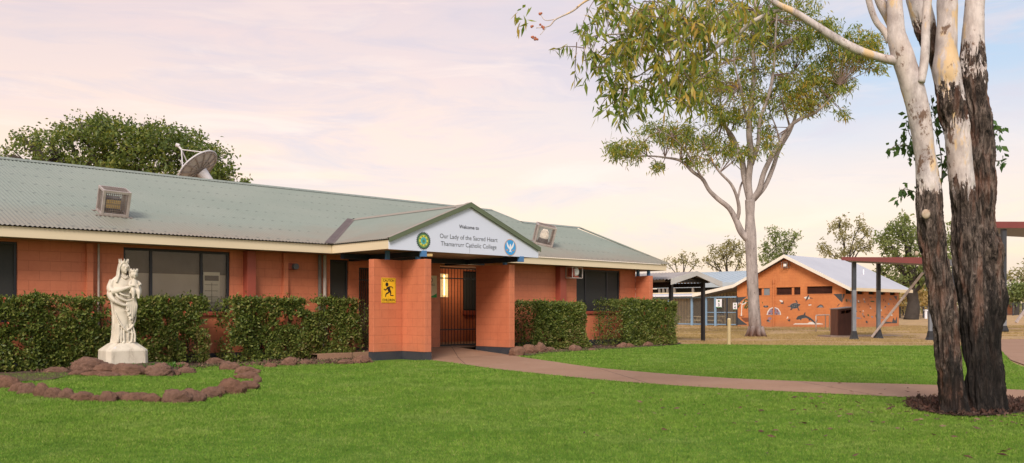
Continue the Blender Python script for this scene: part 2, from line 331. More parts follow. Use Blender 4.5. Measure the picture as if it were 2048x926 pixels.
def bark_near(name, zt, patches=(), char_z=0.0):
    """rough dark bark below height zt, smooth white above; patches: (z0, z1, 'white'|'rough')"""
    t = NT(name); co = t.coords(); sp = t.n("ShaderNodeSeparateXYZ"); t.l(co, sp.inputs[0])
    wob = t.math('MULTIPLY', t.math('SUBTRACT', t.noise(t.coords((1, 1, 0.28)), 6, 8, 0.75, 0.5), 0.5), 1.5)
    z = t.math('ADD', sp.outputs[2], wob)
    smooth = t.math('GREATER_THAN', z, zt)
    for z0, z1, kind in patches:
        band = t.math('MULTIPLY', t.math('GREATER_THAN', z, z0), t.math('LESS_THAN', z, z1))
        smooth = t.math('MAXIMUM', smooth, band) if kind == 'white' else t.math('MULTIPLY', smooth, t.math('SUBTRACT', 1.0, band))
    fib = t.coords((1, 1, 0.26))
    n1 = t.noise(fib, 20, 10, 0.8, 1.0); n2 = t.noise(fib, 5, 6, 0.6)
    rc = t.ramp(n1, [(0.38, (0.007, 0.006, 0.006)), (0.47, (0.055, 0.042, 0.036)), (0.55, (0.17, 0.13, 0.11)), (0.67, (0.40, 0.33, 0.29))])
    rc = t.mix(t.ramp(n2, [(0.5, 0.0), (0.70, 0.6)]), rc, (0.30, 0.13, 0.08))
    # fire-blackened butt with a ragged upper edge
    zb = t.math('ADD', sp.outputs[2], t.math('MULTIPLY', t.math('SUBTRACT', t.math('ADD', t.noise(t.coords((1, 1, 0.3)), 5.0, 8, 0.75), -char_z/4.2), 0.5), 4.2))
    char = t.ramp(t.math('DIVIDE', zb, 2.0), [(0.40, 0.82), (0.62, 0.0)])
    rc = t.mix(char, rc, (0.012, 0.011, 0.011))
    wn = t.noise(t.coords((1, 1, 0.5)), 3, 6, 0.6)
    wn2 = t.noise(t.coords((1, 1, 0.45)), 7, 9, 0.72); wc = t.mix(t.ramp(wn2, [(0.40, 0.0), (0.62, 1.0)]), (0.60, 0.55, 0.54), (0.30, 0.265, 0.265)); wc = t.mix(t.ramp(wn, [(0.4, 0.0), (0.7, 0.6)]), wc, (0.52, 0.42, 0.36))
    wc = t.mix(t.ramp(t.noise(t.coords((1, 1, 0.35)), 3.0, 6, 0.65), [(0.55, 0.0), (0.60, 0.85)]), wc, (0.60, 0.42, 0.22))
    wc = t.mix(t.ramp(t.noise(t.coords((1, 1, 0.6)), 5, 8, 0.75), [(0.565, 0.0), (0.61, 0.92)]), wc, (0.13, 0.075, 0.05))
    col = t.mix(smooth, rc, wc)
    h = t.math('MULTIPLY', n1, t.math('SUBTRACT', 1.0, t.math('MULTIPLY', smooth, 0.93)))
    return t.bsdf(col, 0.8, 0, t.bump(h, 1.0, 0.06), 0.2)

def groundmat():
    t = NT("dry_ground"); co = t.coords(); a = t.ramp(t.noise(co, 0.12, 6, 0.6), [(0.35, 0.0), (0.65, 1.0)])
    col = t.mix(a, (0.46, 0.315, 0.165), (0.38, 0.275, 0.14))
    b = t.ramp(t.noise(t.coords((0.4, 1.6, 1)), 0.5, 8, 0.7), [(0.45, 0.0), (0.62, 0.7)]); col = t.mix(b, col, (0.50, 0.29, 0.165))
    c = t.ramp(t.noise(co, 1.6, 9, 0.78), [(0.47, 0.0), (0.62, 0.75)]); col = t.mix(c, col, (0.26, 0.175, 0.105))
    return t.bsdf(col, 0.95, 0, t.bump(t.noise(co, 9, 8, 0.75), 0.7, 0.05), 0.1)
M['ground'] = groundmat()
def lawnmat():
    t = NT("lawn_turf"); co = t.coords(); a = t.ramp(t.noise(co, 0.25, 5, 0.6), [(0.35, 0.0), (0.65, 1.0)])
    col = t.mix(a, (0.085, 0.22, 0.024), (0.155, 0.26, 0.036))
    b = t.ramp(t.noise(co, 1.3, 6, 0.7), [(0.42, 0.0), (0.68, 0.7)]); col = t.mix(b, col, (0.085, 0.18, 0.022))
    c = t.ramp(t.noise(co, 26, 6, 0.8), [(0.35, 0.0), (0.75, 1.0)]); col = t.mix(t.math('MULTIPLY', c, 0.6), col, (0.05, 0.11, 0.015))
    return t.bsdf(col, 0.9, 0, t.bump(t.noise(co, 45, 6, 0.8), 0.8, 0.03), 0.1)
M['lawn'] = lawnmat()
def blademat():
    t = NT("grass_blades"); g = t.n("ShaderNodeNewGeometry"); co = t.coords(); big = t.ramp(t.noise(co, 0.3, 5, 0.65), [(0.3, 0.0), (0.7, 1.0)])
    c1 = t.ramp(g.outputs["Random Per Island"], [(0.0, (0.15, 0.285, 0.042)), (0.6, (0.215, 0.365, 0.056)), (0.93, (0.30, 0.42, 0.085)), (1.0, (0.42, 0.36, 0.16))])
    c2 = t.ramp(g.outputs["Random Per Island"], [(0.0, (0.17, 0.30, 0.04)), (0.6, (0.26, 0.40, 0.06)), (0.9, (0.36, 0.44, 0.10)), (1.0, (0.52, 0.42, 0.18))])
    col = t.mix(big, c1, c2)
    mid = t.ramp(t.noise(co, 1.1, 6, 0.75), [(0.42, 0.0), (0.70, 0.65)]); col = t.mix(mid, col, (0.095, 0.205, 0.026)); lt = t.ramp(t.noise(co, 0.7, 7, 0.75), [(0.50, 0.0), (0.70, 0.65)]); col = t.mix(lt, col, (0.36, 0.43, 0.13)); fn = t.ramp(t.noise(co, 7.5, 5, 0.75), [(0.42, 0.0), (0.62, 0.6)]); col = t.mix(fn, col, (0.095, 0.185, 0.03))
    b = t.n("ShaderNodeBsdfDiffuse"); t.l(col, b.inputs[0]); tr = t.n("ShaderNodeBsdfTranslucent"); t.l(col, tr.inputs[0]); mx = t.n("ShaderNodeMixShader"); mx.inputs[0].default_value = 0.35
    t.l(b.outputs[0], mx.inputs[1]); t.l(tr.outputs[0], mx.inputs[2]); t.l(mx.outputs[0], t.out.inputs[0]); return t.mat
M['blade'] = blademat()
def pathmat():
    t = NT("footpath_concrete"); co = t.coords(); a = t.ramp(t.noise(co, 0.7, 6, 0.65), [(0.3, 0.0), (0.7, 1.0)])
    col = t.mix(a, (0.285, 0.165, 0.105), (0.33, 0.20, 0.135))
    b = t.ramp(t.noise(co, 8, 6, 0.75), [(0.5, 0.0), (0.75, 0.5)]); col = t.mix(b, col, (0.17, 0.105, 0.07))
    sp = t.n("ShaderNodeSeparateXYZ"); t.l(co, sp.inputs[0]); jx = t.math('FRACT', t.math('DIVIDE', t.math('ADD', sp.outputs[0], t.math('MULTIPLY', sp.outputs[1], 0.12)), 2.6)); jl = t.math('LESS_THAN', t.math('ABSOLUTE', t.math('SUBTRACT', jx, 0.5)), 0.004)
    col = t.mix(t.math('MULTIPLY', jl, 0.75), col, (0.07, 0.042, 0.03))
    sn = t.ramp(t.noise(co, 2.2, 7, 0.7), [(0.55, 0.0), (0.70, 0.45)]); col = t.mix(sn, col, (0.36, 0.25, 0.18))
    return t.bsdf(col, 0.85, 0, t.bump(t.noise(co, 70, 5), 0.3, 0.006), 0.2)
M['path'] = pathmat()
M['soil'] = pmat("garden_soil", (0.12, 0.07, 0.05), (0.065, 0.04, 0.03), 5, 0.95, bump=1.0, bscale=14, bdist=0.06)
M['mulch'] = pmat("bark_mulch", (0.085, 0.042, 0.032), (0.02, 0.014, 0.012), 22, 0.95, bump=1.0, bscale=30, bdist=0.05)
def rockmat():
    t = NT("laterite_rock"); co = t.coords(kind="Object"); oi = t.n("ShaderNodeObjectInfo")
    f = t.ramp(t.noise(co, 5, 8, 0.7), [(0.3, 0.0), (0.7, 1.0)]); col = t.mix(f, (0.31, 0.18, 0.13), (0.14, 0.08, 0.06))
    col = t.mix(t.math('MULTIPLY', oi.outputs["Random"], 0.4), col, (0.24, 0.11, 0.06))
    p = t.ramp(t.noise(co, 24, 5, 0.8), [(0.58, 0.0), (0.68, 0.7)]); col = t.mix(p, col, (0.045, 0.028, 0.024))
    q = t.ramp(t.noise(co, 8, 5, 0.7), [(0.62, 0.0), (0.72, 0.4)]); col = t.mix(q, col, (0.3, 0.21, 0.17))
    return t.bsdf(col, 0.9, 0, t.bump(t.noise(co, 16, 9, 0.8), 1.0, 0.07), 0.15)
M['rock'] = rockmat()
def statuemat():
    t = NT("weathered_white_statue"); co = t.coords()
    f = t.ramp(t.noise(co, 3, 6, 0.65), [(0.35, 0.0), (0.7, 1.0)]); col = t.mix(f, (0.62, 0.56, 0.465), (0.50, 0.445, 0.365))
    g = t.ramp(t.noise(t.coords((1, 1, 0.35)), 9, 6, 0.75), [(0.54, 0.0), (0.68, 0.75)]); col = t.mix(g, col, (0.30, 0.25, 0.19))
    o = t.ramp(t.noise(t.coords((1, 1, 0.5)), 4.5, 5, 0.6), [(0.62, 0.0), (0.74, 0.5)]); col = t.mix(o, col, (0.62, 0.38, 0.19))
    b = t.ramp(t.noise(t.coords((1, 1, 0.4)), 6.0, 4, 0.6), [(0.66, 0.0), (0.72, 0.6)]); col = t.mix(b, col, (0.58, 0.60, 0.66))
    return t.bsdf(col, 0.7, 0, t.bump(t.noise(co, 60, 5, 0.7), 0.25, 0.006), 0.25)
M['statue'] = statuemat()

# ------------------------------------------------------------------ light
wd = bpy.data.worlds.new("World"); S.world = wd; wd.use_nodes = True
nt = wd.node_tree; nt.nodes.clear()
SUN_DIR = np.array([-0.14, -0.80, 0.60]); SUN_DIR /= np.linalg.norm(SUN_DIR)
sun_el = math.asin(SUN_DIR[2]); sun_az = math.atan2(SUN_DIR[0], SUN_DIR[1])
def sky_world():
    N = lambda t, **k: (lambda nd: [setattr(nd, a, b) for a, b in k.items()] and nd or nd)(nt.nodes.new(t))
    L = nt.links.new
    out = N("ShaderNodeOutputWorld"); sky = N("ShaderNodeTexSky", sky_type='NISHITA'); sky.sun_disc = False; sky.sun_elevation = sun_el; sky.sun_rotation = sun_az
    sky.air_density = 1.0; sky.dust_density = 2.0
    bg1 = N("ShaderNodeBackground"); L(sky.outputs[0], bg1.inputs[0]); bg1.inputs[1].default_value = SKY_NISHITA
    tc = N("ShaderNodeTexCoord"); sp = N("ShaderNodeSeparateXYZ"); L(tc.outputs["Generated"], sp.inputs[0])
    def mth(op, a, b=0.0):
        m = N("ShaderNodeMath", operation=op)
        for i, x in enumerate((a, b)):
            if hasattr(x, "is_output"): L(x, m.inputs[i])
            else: m.inputs[i].default_value = x
        return m.outputs[0]
    def rmp(fac, stops):
        r = N("ShaderNodeValToRGB"); L(fac, r.inputs[0]); e = r.color_ramp.elements
        while len(e) < len(stops): e.new(0.5)
        for i, (p, c) in enumerate(stops): e[i].position = p; e[i].color = (*c, 1) if not np.isscalar(c) else (c, c, c, 1)
        return r.outputs[0]
    def mx(f, a, b):
        m = N("ShaderNodeMixRGB")
        for i, x in enumerate((f, a, b)):
            if hasattr(x, "is_output"): L(x, m.inputs[i])
            elif np.isscalar(x): m.inputs[i].default_value = x
            else: m.inputs[i].default_value = (*x, 1)
        return m.outputs[0]
    mp = N("ShaderNodeMapping"); L(tc.outputs["Generated"], mp.inputs[0]); mp.inputs["Scale"].default_value = (1.6, 1.6, 9.0); mp.inputs["Rotation"].default_value = (0.0, 0.12, 0.0)
    def nz(scale, det, rough, dist, off=0.0):
        m2 = N("ShaderNodeMapping"); L(mp.outputs[0], m2.inputs[0]); m2.inputs["Location"].default_value = (off, off * 0.7, off * 1.3)
        n = N("ShaderNodeTexNoise"); L(m2.outputs[0], n.inputs["Vector"]); n.inputs["Scale"].default_value = scale; n.inputs["Detail"].default_value = det; n.inputs["Roughness"].default_value = rough; n.inputs["Distortion"].default_value = dist
        return n.outputs[0]
    el = mth('ADD', sp.outputs[2], mth('MULTIPLY', mth('SUBTRACT', nz(1.2, 3, 0.5, 0.3), 0.5), 0.10))
    warm = rmp(el, SKY_WARM); cool = rmp(el, SKY_COOL)
    az = rmp(mth('ADD', mth('MULTIPLY', sp.outputs[0], 1.0), mth('ADD', 0.5, mth('MULTIPLY', mth('SUBTRACT', nz(1.0, 3, 0.5, 0.2, 3.1), 0.5), 0.45))), [(0.40, 0.0), (0.86, 1.0)])
    col = mx(az, warm, cool)
    c1 = rmp(nz(1.6, 6, 0.6, 0.6, 7.7), [(0.44, 0.0), (0.62, 1.0)]); col = mx(mth('MULTIPLY', c1, mth('SUBTRACT', 0.6, mth('MULTIPLY', az, 0.42))), col, SKY_PINK)
    c2 = rmp(nz(2.6, 7, 0.62, 0.8, 1.9), [(0.47, 0.0), (0.66, 1.0)]); col = mx(mth('MULTIPLY', c2, 0.7), col, SKY_SHADE)
    c3 = rmp(nz(3.1, 7, 0.6, 0.8, 5.3), [(0.52, 0.0), (0.70, 1.0)]); col = mx(mth('MULTIPLY', c3, mth('SUBTRACT', 0.65, mth('MULTIPLY', az, 0.35))), col, SKY_BRIGHT)
    bg2 = N("ShaderNodeBackground"); L(col, bg2.inputs[0]); bg2.inputs[1].default_value = SKY_STR
    ad = N("ShaderNodeAddShader"); L(bg1.outputs[0], ad.inputs[0]); L(bg2.outputs[0], ad.inputs[1]); L(ad.outputs[0], out.inputs[0])
SKY_NISHITA = 0.05
SKY_STR = 0.745
SKY_WARM = [(0.0, (1.0, 0.61, 0.30)), (0.10, (1.0, 0.66, 0.37)), (0.20, (0.94, 0.65, 0.455)), (0.32, (0.79, 0.59, 0.515)), (0.5, (0.68, 0.62, 0.64)), (1.0, (0.60, 0.62, 0.70))]
SKY_COOL = [(0.0, (0.95, 0.67, 0.44)), (0.10, (0.88, 0.63, 0.44)), (0.17, (0.70, 0.59, 0.54)), (0.25, (0.40, 0.52, 0.64)), (0.5, (0.50, 0.58, 0.66)), (1.0, (0.5, 0.58, 0.70))]
SKY_PINK = (0.90, 0.615, 0.49); SKY_SHADE = (0.64, 0.52, 0.515); SKY_BRIGHT = (1.0, 0.74, 0.55)
sky_world()
sl = bpy.data.lights.new("sun", 'SUN'); so = bpy.data.objects.new("sun", sl); COL.objects.link(so)
sl.energy = 2.7; sl.angle = math.radians(20); sl.color = (1.0, 0.90, 0.80)
so.rotation_euler = Vector(tuple(SUN_DIR)).to_track_quat('Z', 'Y').to_euler(); so.location = tuple(SUN_DIR * 60)
S.view_settings.view_transform = 'Standard'; S.view_settings.look = 'None'; S.view_settings.exposure = 0.32; S.view_settings.gamma = 1.0
S.view_settings.use_curve_mapping = False
S.cycles.max_bounces = 6; S.cycles.transparent_max_bounces = 12; S.cycles.use_denoising = True
# ================================================================== ground
def ground_z(Y): 
    t = np.clip((np.asarray(Y, float) - 60) / 45, 0, 1); return 0.55 * t * t * (3 - 2 * t)
def ground_sheet():
    xs = np.concatenate([np.linspace(-900, -80, 12), np.linspace(-70, 70, 40), np.linspace(80, 900, 12)])
    ys = np.concatenate([[-400, -100, -20], np.linspace(0, 140, 60), np.linspace(160, 1500, 16)])
    V = np.array([(x, y, float(ground_z(y))) for y in ys for x in xs]); n = len(xs)
    Fc = np.array([(j*n+i, j*n+i+1, (j+1)*n+i+1, (j+1)*n+i) for j in range(len(ys)-1) for i in range(n-1)])
    return struct(raw_mesh("ground", V, Fc, M['ground'], smooth=True))
ground_sheet()
def sheet(name, poly, z, mat):
    bm = bmesh.new(); vs = [bm.verts.new((p[0], p[1], z)) for p in poly]; f = bm.faces.new(vs)
    bmesh.ops.recalc_face_normals(bm, faces=[f])
    if f.normal.z < 0: f.normal_flip()
    bmesh.ops.triangulate(bm, faces=bm.faces[:])
    me = bpy.data.meshes.new(name); bm.to_mesh(me); bm.free(); me.materials.append(mat)
    o = bpy.data.objects.new(name, me); COL.objects.link(o); return o
def smooth_curve(pts, k=8):
    pts = np.array(pts, float); P = np.vstack([2*pts[0]-pts[1], pts, 2*pts[-1]-pts[-2]]); out = []
    for i in range(1, len(P)-2):
        for t in np.linspace(0, 1, k, endpoint=False):
            a, b, c, d = P[i-1], P[i], P[i+1], P[i+2]
            out.append(0.5*((2*b)+(c-a)*t+(2*a-5*b+4*c-d)*t*t+(3*b-a-3*c+d)*t**3))
    out.append(P[-2]); return np.array(out)
def wob(pts, amp=0.03, seed=3):
    pts = np.array(pts); n = np.stack([noise(np.c_[pts[:, 0]*2.3, pts[:, 1]*2.3, np.full(len(pts), s)], seed) for s in (1.5, 7.5)], 1)
    pts[:, :2] += n * amp; return pts
right_edge = smooth_curve([gr(1349, 688.5), gr(1450, 690), gr(1600, 691.5), gr(1780, 692), gr(1965, 693), gr(2000, 702), gr(2020, 722), gr(2060, 737), gr(2300, 765)], 10)
lawn_poly = [(-26, 1.0), (30, 1.0), (30, 12)] + [tuple(p[:2]) for p in wob(right_edge, 0.05)[::-1]] + [tuple(W(25.4, 19.5)[:2]), tuple(W(-6, 19.5)[:2])]
struct(sheet("lawn", lawn_poly, 0.012, M['lawn']))
lower = smooth_curve([gr(862, 722.3), gr(930, 731), gr(1000, 741), gr(1200, 762), gr(1400, 777), gr(1600, 787.5), gr(1810, 797.5), gr(2048, 809), gr(2400, 826)], 8)
upper = smooth_curve([gr(1021, 711.2), gr(1045, 716), gr(1100, 724), gr(1200, 738), gr(1400, 755), gr(1600, 765), gr(1880, 773), gr(2048, 783), gr(2400, 797)], 8)
path_poly = [tuple(p[:2]) for p in wob(lower, 0.012)] + [tuple(p[:2]) for p in wob(upper, 0.012)[::-1]] + [tuple(W(16.2, 17.2)[:2]), tuple(W(13.0, 16.6)[:2])]
def path_obj():
    o = sheet("footpath", path_poly, 0.024, M['path']); struct(o)
    return o
path_obj()
rp = [gr(1968, 682), gr(2004, 679.5), gr(2048, 679), gr(2300, 678), gr(2300, 764), gr(2062, 736), gr(2022, 721.5), gr(2001, 701.5), gr(1985, 692)]
struct(sheet("paved_court", [tuple(p[:2]) for p in rp], 0.02, M['path']))
# concrete ramp and porch floor
b = MB(); b.add([W(13.16, 16.5, 0.026), W(16.2, 16.95, 0.026), W(16.2, 18.9, 0.15), W(13.16, 18.9, 0.15)], [(0, 1, 2, 3)])
b.add([W(16.2, 18.9, 0.15), W(16.9, 18.9, 0.15), W(16.9, 19.7, 0.15), W(21.5, 19.7, 0.15), W(21.5, 22.4, 0.15), W(11.2, 22.4, 0.15), W(11.2, 18.2, 0.15), W(13.0, 18.2, 0.15), W(13.16, 18.9, 0.15)], [tuple(range(9))])
b.add([W(11.2, 18.2, 0.0), W(13.0, 18.2, 0.0), W(13.0, 18.2, 0.15), W(11.2, 18.2, 0.15)], [(0, 1, 2, 3)])
struct(b.build("porch_floor", M['path']))
# garden beds of bare soil
def bed(pts, name="garden_bed"): return struct(sheet(name, [tuple(p[:2]) for p in wob(smooth_curve(pts, 8), 0.04)], 0.03, M['soil']))
bed([W(3.0, 19.5), W(2.6, 18.5), gr(60, 765), gr(150, 752), gr(250, 748), gr(395, 737), gr(460, 732), gr(540, 731), gr(640, 727), gr(735, 727), W(12.0, 17.2), W(12.2, 19.5)])
bed([W(16.3, 19.5), W(16.25, 17.3), gr(1050, 713), gr(1100, 707), gr(1180, 702), gr(1260, 697), gr(1340, 691.5), gr(1362, 687), W(26.0, 19.4)])
# raised mound the statue stands on
STAT = at(246, 724, 17.0); MX, MY = STAT[0], STAT[1]
def mound():
    V = []; nr, na = 10, 48
    for i in range(nr):
        r = i / (nr - 1)
        for j in range(na):
            a = 2*math.pi*j/na; V.append((MX + 0.15 + 1.15*r*math.cos(a), MY + 0.05 + 0.78*r*math.sin(a), 0.19*(1-r**4) + 0.012*math.sin(9*a+5*r)*r))
    Fc = [(i*na+j, (i+1)*na+j, (i+1)*na+(j+1)%na, i*na+(j+1)%na) for i in range(nr-1) for j in range(na)]
    struct(raw_mesh("garden_mound", np.array(V), np.array(Fc), M['soil'], smooth=True))
mound()
# ring of mulch round the big tree
mp_ = [gr(1811, 811), gr(1822, 803), gr(1870, 800.5), gr(1950, 800.5), gr(2030, 805), gr(2075, 814), gr(2060, 826), gr(2000, 835), gr(1920, 837), gr(1850, 828), gr(1820, 819)]
mp_c = wob(smooth_curve(mp_ + mp_[:1], 10), 0.03)[:-1]
struct(sheet("mulch_ring", [tuple(p[:2]) for p in mp_c], 0.034, M['mulch']))

# ================================================================== main school building (grid coordinates u, v, z)
VW, VE, ZB, ZT = 19.6, 18.9, 2.6, 2.82          # facade, eave line, underside and top of the fascia
U0, U1 = -3.0, u_at(1271, VW)
UE = 25.9                                       # end of the eave on the right
VR, ZR = 25.1, 5.02
SL = (ZR - ZT) / (VR - VE)
def roofz(v): return ZT + SL * (v - VE)
def on_roof(px, py, dz=0.0):
    r = ray(px, py); # EYE + rz*t = ZT + dz + SL*(rv*t - VE)
    t = (ZT + dz - SL*VE - EYE) / (r[2] - SL * (r @ VS)); return uvz(np.array([0, 0, EYE]) + r * t)
B = thing("school_building", "long orange blockwork school office with green-grey corrugated roof and gabled entrance porch", "school building", (14.4, 19.6, 0), grid=True)
def wall_grid(mb, ax, pos, thick, a0, a1, z0, z1, holes):
    """wall with rectangular openings; ax 'u': runs along u at v=pos..pos+thick ; 'v': runs along v at u=pos..pos+thick"""
    sa = sorted({a0, a1, *[x for h in holes for x in h[:2] if a0 < x < a1]}); sz = sorted({z0, z1, *[x for h in holes for x in h[2:] if z0 < x < z1]})
    solid = lambda i, j: 0 <= i < len(sa)-1 and 0 <= j < len(sz)-1 and not any(h[0] <= (sa[i]+sa[i+1])/2 <= h[1] and h[2] <= (sz[j]+sz[j+1])/2 <= h[3] for h in holes)
    P = (lambda a, d, z: (a, pos + d, z)) if ax == 'u' else (lambda a, d, z: (pos + d, a, z))
    for i in range(len(sa)-1):
        for j in range(len(sz)-1):
            if not solid(i, j): continue
            x0, x1, y0, y1 = sa[i], sa[i+1], sz[j], sz[j+1]
            for d in (0, thick): mb.add([P(x0, d, y0), P(x1, d, y0), P(x1, d, y1), P(x0, d, y1)], [(0, 1, 2, 3)])
            for (di, dj, q) in ((-1, 0, (x0, y0, x0, y1)), (1, 0, (x1, y0, x1, y1)), (0, -1, (x0, y0, x1, y0)), (0, 1, (x0, y1, x1, y1))):
                if not solid(i+di, j+dj): mb.add([P(q[0], 0, q[1]), P(q[2], 0, q[3]), P(q[2], thick, q[3]), P(q[0], thick, q[1])], [(0, 1, 2, 3)])
    return mb
def wu(p0, p1, z0, z1): return (u_at(p0, VW), u_at(p1, VW), z0, z1)
zt_w = 2.56
win1 = (U0 + 1.0, u_at(35, VW), 0.95, zt_w); win2 = wu(247, 460, 1.16, zt_w); win3 = wu(660, 697, 1.16, 2.5); win4 = wu(1153, 1240, 1.16, zt_w)
gate1 = wu(718, 752, 0.22, 2.32); gate2 = wu(880, 1000, 0.17, 2.43)
mb = MB(); wall_grid(mb, 'u', VW, 0.2, U0, U1, 0.0, 2.66, [win1, win2, win3, win4, gate1, (gate2[0], gate2[1], 0.0, 2.47)])
wall = mb.build("wall", M['wall'], B, fix=False)
mb = MB(); wall_grid(mb, 'v', U1 - 0.2, 0.2, VW + 0.2, 28.6, 0, 2.66, []); wall_grid(mb, 'v', U0, 0.2, VW + 0.2, 31.2, 0, 2.66, [])
wall_grid(mb, 'u', 31.0, 0.2, U0, 22.8, 0, 2.66, [])
gr_u = 23.0                       # gable end wall of the taller part, hidden behind the ridge step
mb.build("wall", M['wall'], B, fix=False)
# recess behind the gate
rw = (u_at(926, 22.4), u_at(926, 22.4)+1.35, 1.18, 2.5)
mb = MB(); wall_grid(mb, 'u', 22.4, 0.15, 11.0, 21.6, 0, 2.64, [rw]); wall_grid(mb, 'v', 10.9, 0.15, 19.8, 22.4, 0, 2.64, []); wall_grid(mb, 'v', 21.5, 0.15, 19.8, 22.4, 0, 2.64, [])
mb.build("wall", M['wall'], B, fix=False)
MB().box(U0-0.02, win3[1]+0.6, VW-0.015, VW+0.05, 0, 0.2).box(gate2[1], U1+0.015, VW-0.015, VW+0.05, 0, 0.2).build("plinth", M['plinth'], B)

def window(hole, mull, label=None, low=None, screen=False, paper=None, sill=True, v=VW, zsplit=1.95):
    a0, a1, z0, z1 = hole; f = MB(); w = 0.055; y0, y1 = v + 0.04, v + 0.11
    f.box(a0, a0+w, y0, y1, z0, z1); f.box(a1-w, a1, y0, y1, z0, z1); f.box(a0+w, a1-w, y0, y1, z0, z0+w); f.box(a0+w, a1-w, y0, y1, z1-w, z1)
    for m in mull: f.box(m-w/2, m+w/2, y0+0.002, y1-0.002, z0+w, z1-w)
    fr = f.build("window", M['frame'], B, bevel=0.004)
    if label: fr["label"] = label
    ed = [a0+w] + list(mull) + [a1-w]
    for i in range(len(ed)-1):
        l = ed[i] + (w/2 if i else 0); r = ed[i+1] - (w/2 if i < len(ed)-2 else 0)
        MB().box(l, r, v+0.07, v+0.078, z0+w, z1-w).build("screen" if screen else "pane", (M['screen_grey'] if v > 20 else M['screen']) if screen else M['glass'], fr)
    if not screen:
        MB().box(a0, a1, v+0.15, v+0.17, zsplit, z1).build("dark_blind", M['blind_dark'], fr)  # dark board stands in for the unlit room behind the upper panes
        MB().box(a0, a1, v+0.14, v+0.16, z0, zsplit-0.004).build("blind", M['blind'], fr)  # lighter beige board behind the lower part of the panes
        if paper:
            pb = MB(); pb.box(paper[0], paper[1], v+0.11, v+0.114, paper[2], paper[3]); q = pb.build("notice", M['paper'], fr)
            ln = MB()
            ln.box(paper[0]+0.03, paper[1]-0.03, v+0.106, v+0.1095, paper[3]-0.2, paper[3]-0.08)
            for k in range(7):
                zz = paper[3] - 0.3 - k*0.14
                if zz > paper[2]: ln.box(paper[0]+0.03, paper[1]-0.05, v+0.106, v+0.1095, zz, zz+0.012)
            ln.box((paper[0]+paper[1])/2-0.006, (paper[0]+paper[1])/2+0.006, v+0.1055, v+0.1057, paper[2]+0.05, paper[3]-0.24)
            ln.build("notice_print", M['blind_dark'], fr)
    if sill: MB().box(a0-0.04, a1+0.04, v-0.05, v+0.04, z0-0.09, z0-0.003).build("sill", M['pilaster'], fr, bevel=0.008)
    return fr
window(win1, [win1[0]+1.2], sill=True, screen=True)
window(win2, [u_at(304, VW), u_at(405, VW)], "wide three-pane window with pale blinds and a notice taped inside", paper=(u_at(411, VW), u_at(444, VW), 1.3, 2.08), zsplit=2.02)
window(win3, [], "narrow window covered by a black security screen", screen=True)
window(win4, [u_at(1173, VW), u_at(1216, VW)], screen=True)
# window with brick sill in the back of the recess

window(rw, [rw[0]+0.65], screen=True, sill=False, v=22.4)
bs = MB()
for k in range(10): bs.box(rw[0]-0.02+k*0.138, rw[0]+0.1+k*0.138, 22.3, 22.42, 1.03, 1.175)
bs.build("sill", M['pilaster'], B, bevel=0.006)

# gates
def gate(hole, v, label, n, braces):
    a0, a1, z0, z1 = hole; g = MB(); r = 0.022
    for a in (a0, a1-0.04): g.box(a, a+0.04, v-0.02, v+0.02, z0, z1)
    for z in (z0, z1-0.04): g.box(a0+0.04, a1-0.04, v-0.018, v+0.018, z, z+0.04)
    fr = g.build("gate", M['black'], B); fr["label"] = label
    for z in braces: MB().box(a0+0.04, a1-0.04, v-0.012, v+0.012, z, z+0.03).build("rail", M['black'], fr)
    k = MB()
    for i in range(1, n):
        a = a0 + (a1-a0)*i/n; k.box(a-0.0065, a+0.0065, v-0.0065, v+0.0065, z0+0.04, z1-0.04)
    k.build("bars", M['black'], fr)
gate(gate1, VW+0.05, "narrow black barred grille beside the porch", 9, (0.55, 1.98))
gate(gate2, VW+0.05, "black barred security gate across the entrance", 20, (0.62, 2.1))
# things seen through the bars
nb = thing("notice_board", "white notice board behind the narrow barred grille, pinned with printed sheets", "notice board", (gate1[0]+0.45, 22.35, 1.3), grid=True)
MB().box(gate1[0]+0.1, gate1[0]+0.9, 22.34, 22.38, 1.25, 2.05).build("board", M['white'], nb)
q = MB()
for i in range(3):
    for j in range(3): q.box(gate1[0]+0.16+i*0.24, gate1[0]+0.34+i*0.24, 22.33, 22.337, 1.32+j*0.23, 1.50+j*0.23)
q.build("sheets", M['paint_lightgrey'], nb)
LU = u_at(887, 22.35)
wl = MB().box(LU-0.16, LU+0.16, 22.3, 22.38, 1.62, 2.38).build("wall_light", M['tube_box'], B, bevel=0.01)
wl["label"] = "lit fluorescent wall light behind the gate"
MB().box(LU-0.04, LU+0.03, 22.27, 22.297, 1.68, 2.34).build("tube", M['tube_light'], wl, bevel=0.008)
pl = bpy.data.lights.new("tube_glow", 'POINT'); po = bpy.data.objects.new("tube_glow", pl); COL.objects.link(po); po.location = tuple(W(LU+0.5, 21.7, 1.9)); pl.energy = 11; pl.color = (1, 0.72, 0.4); pl.shadow_soft_size = 0.15

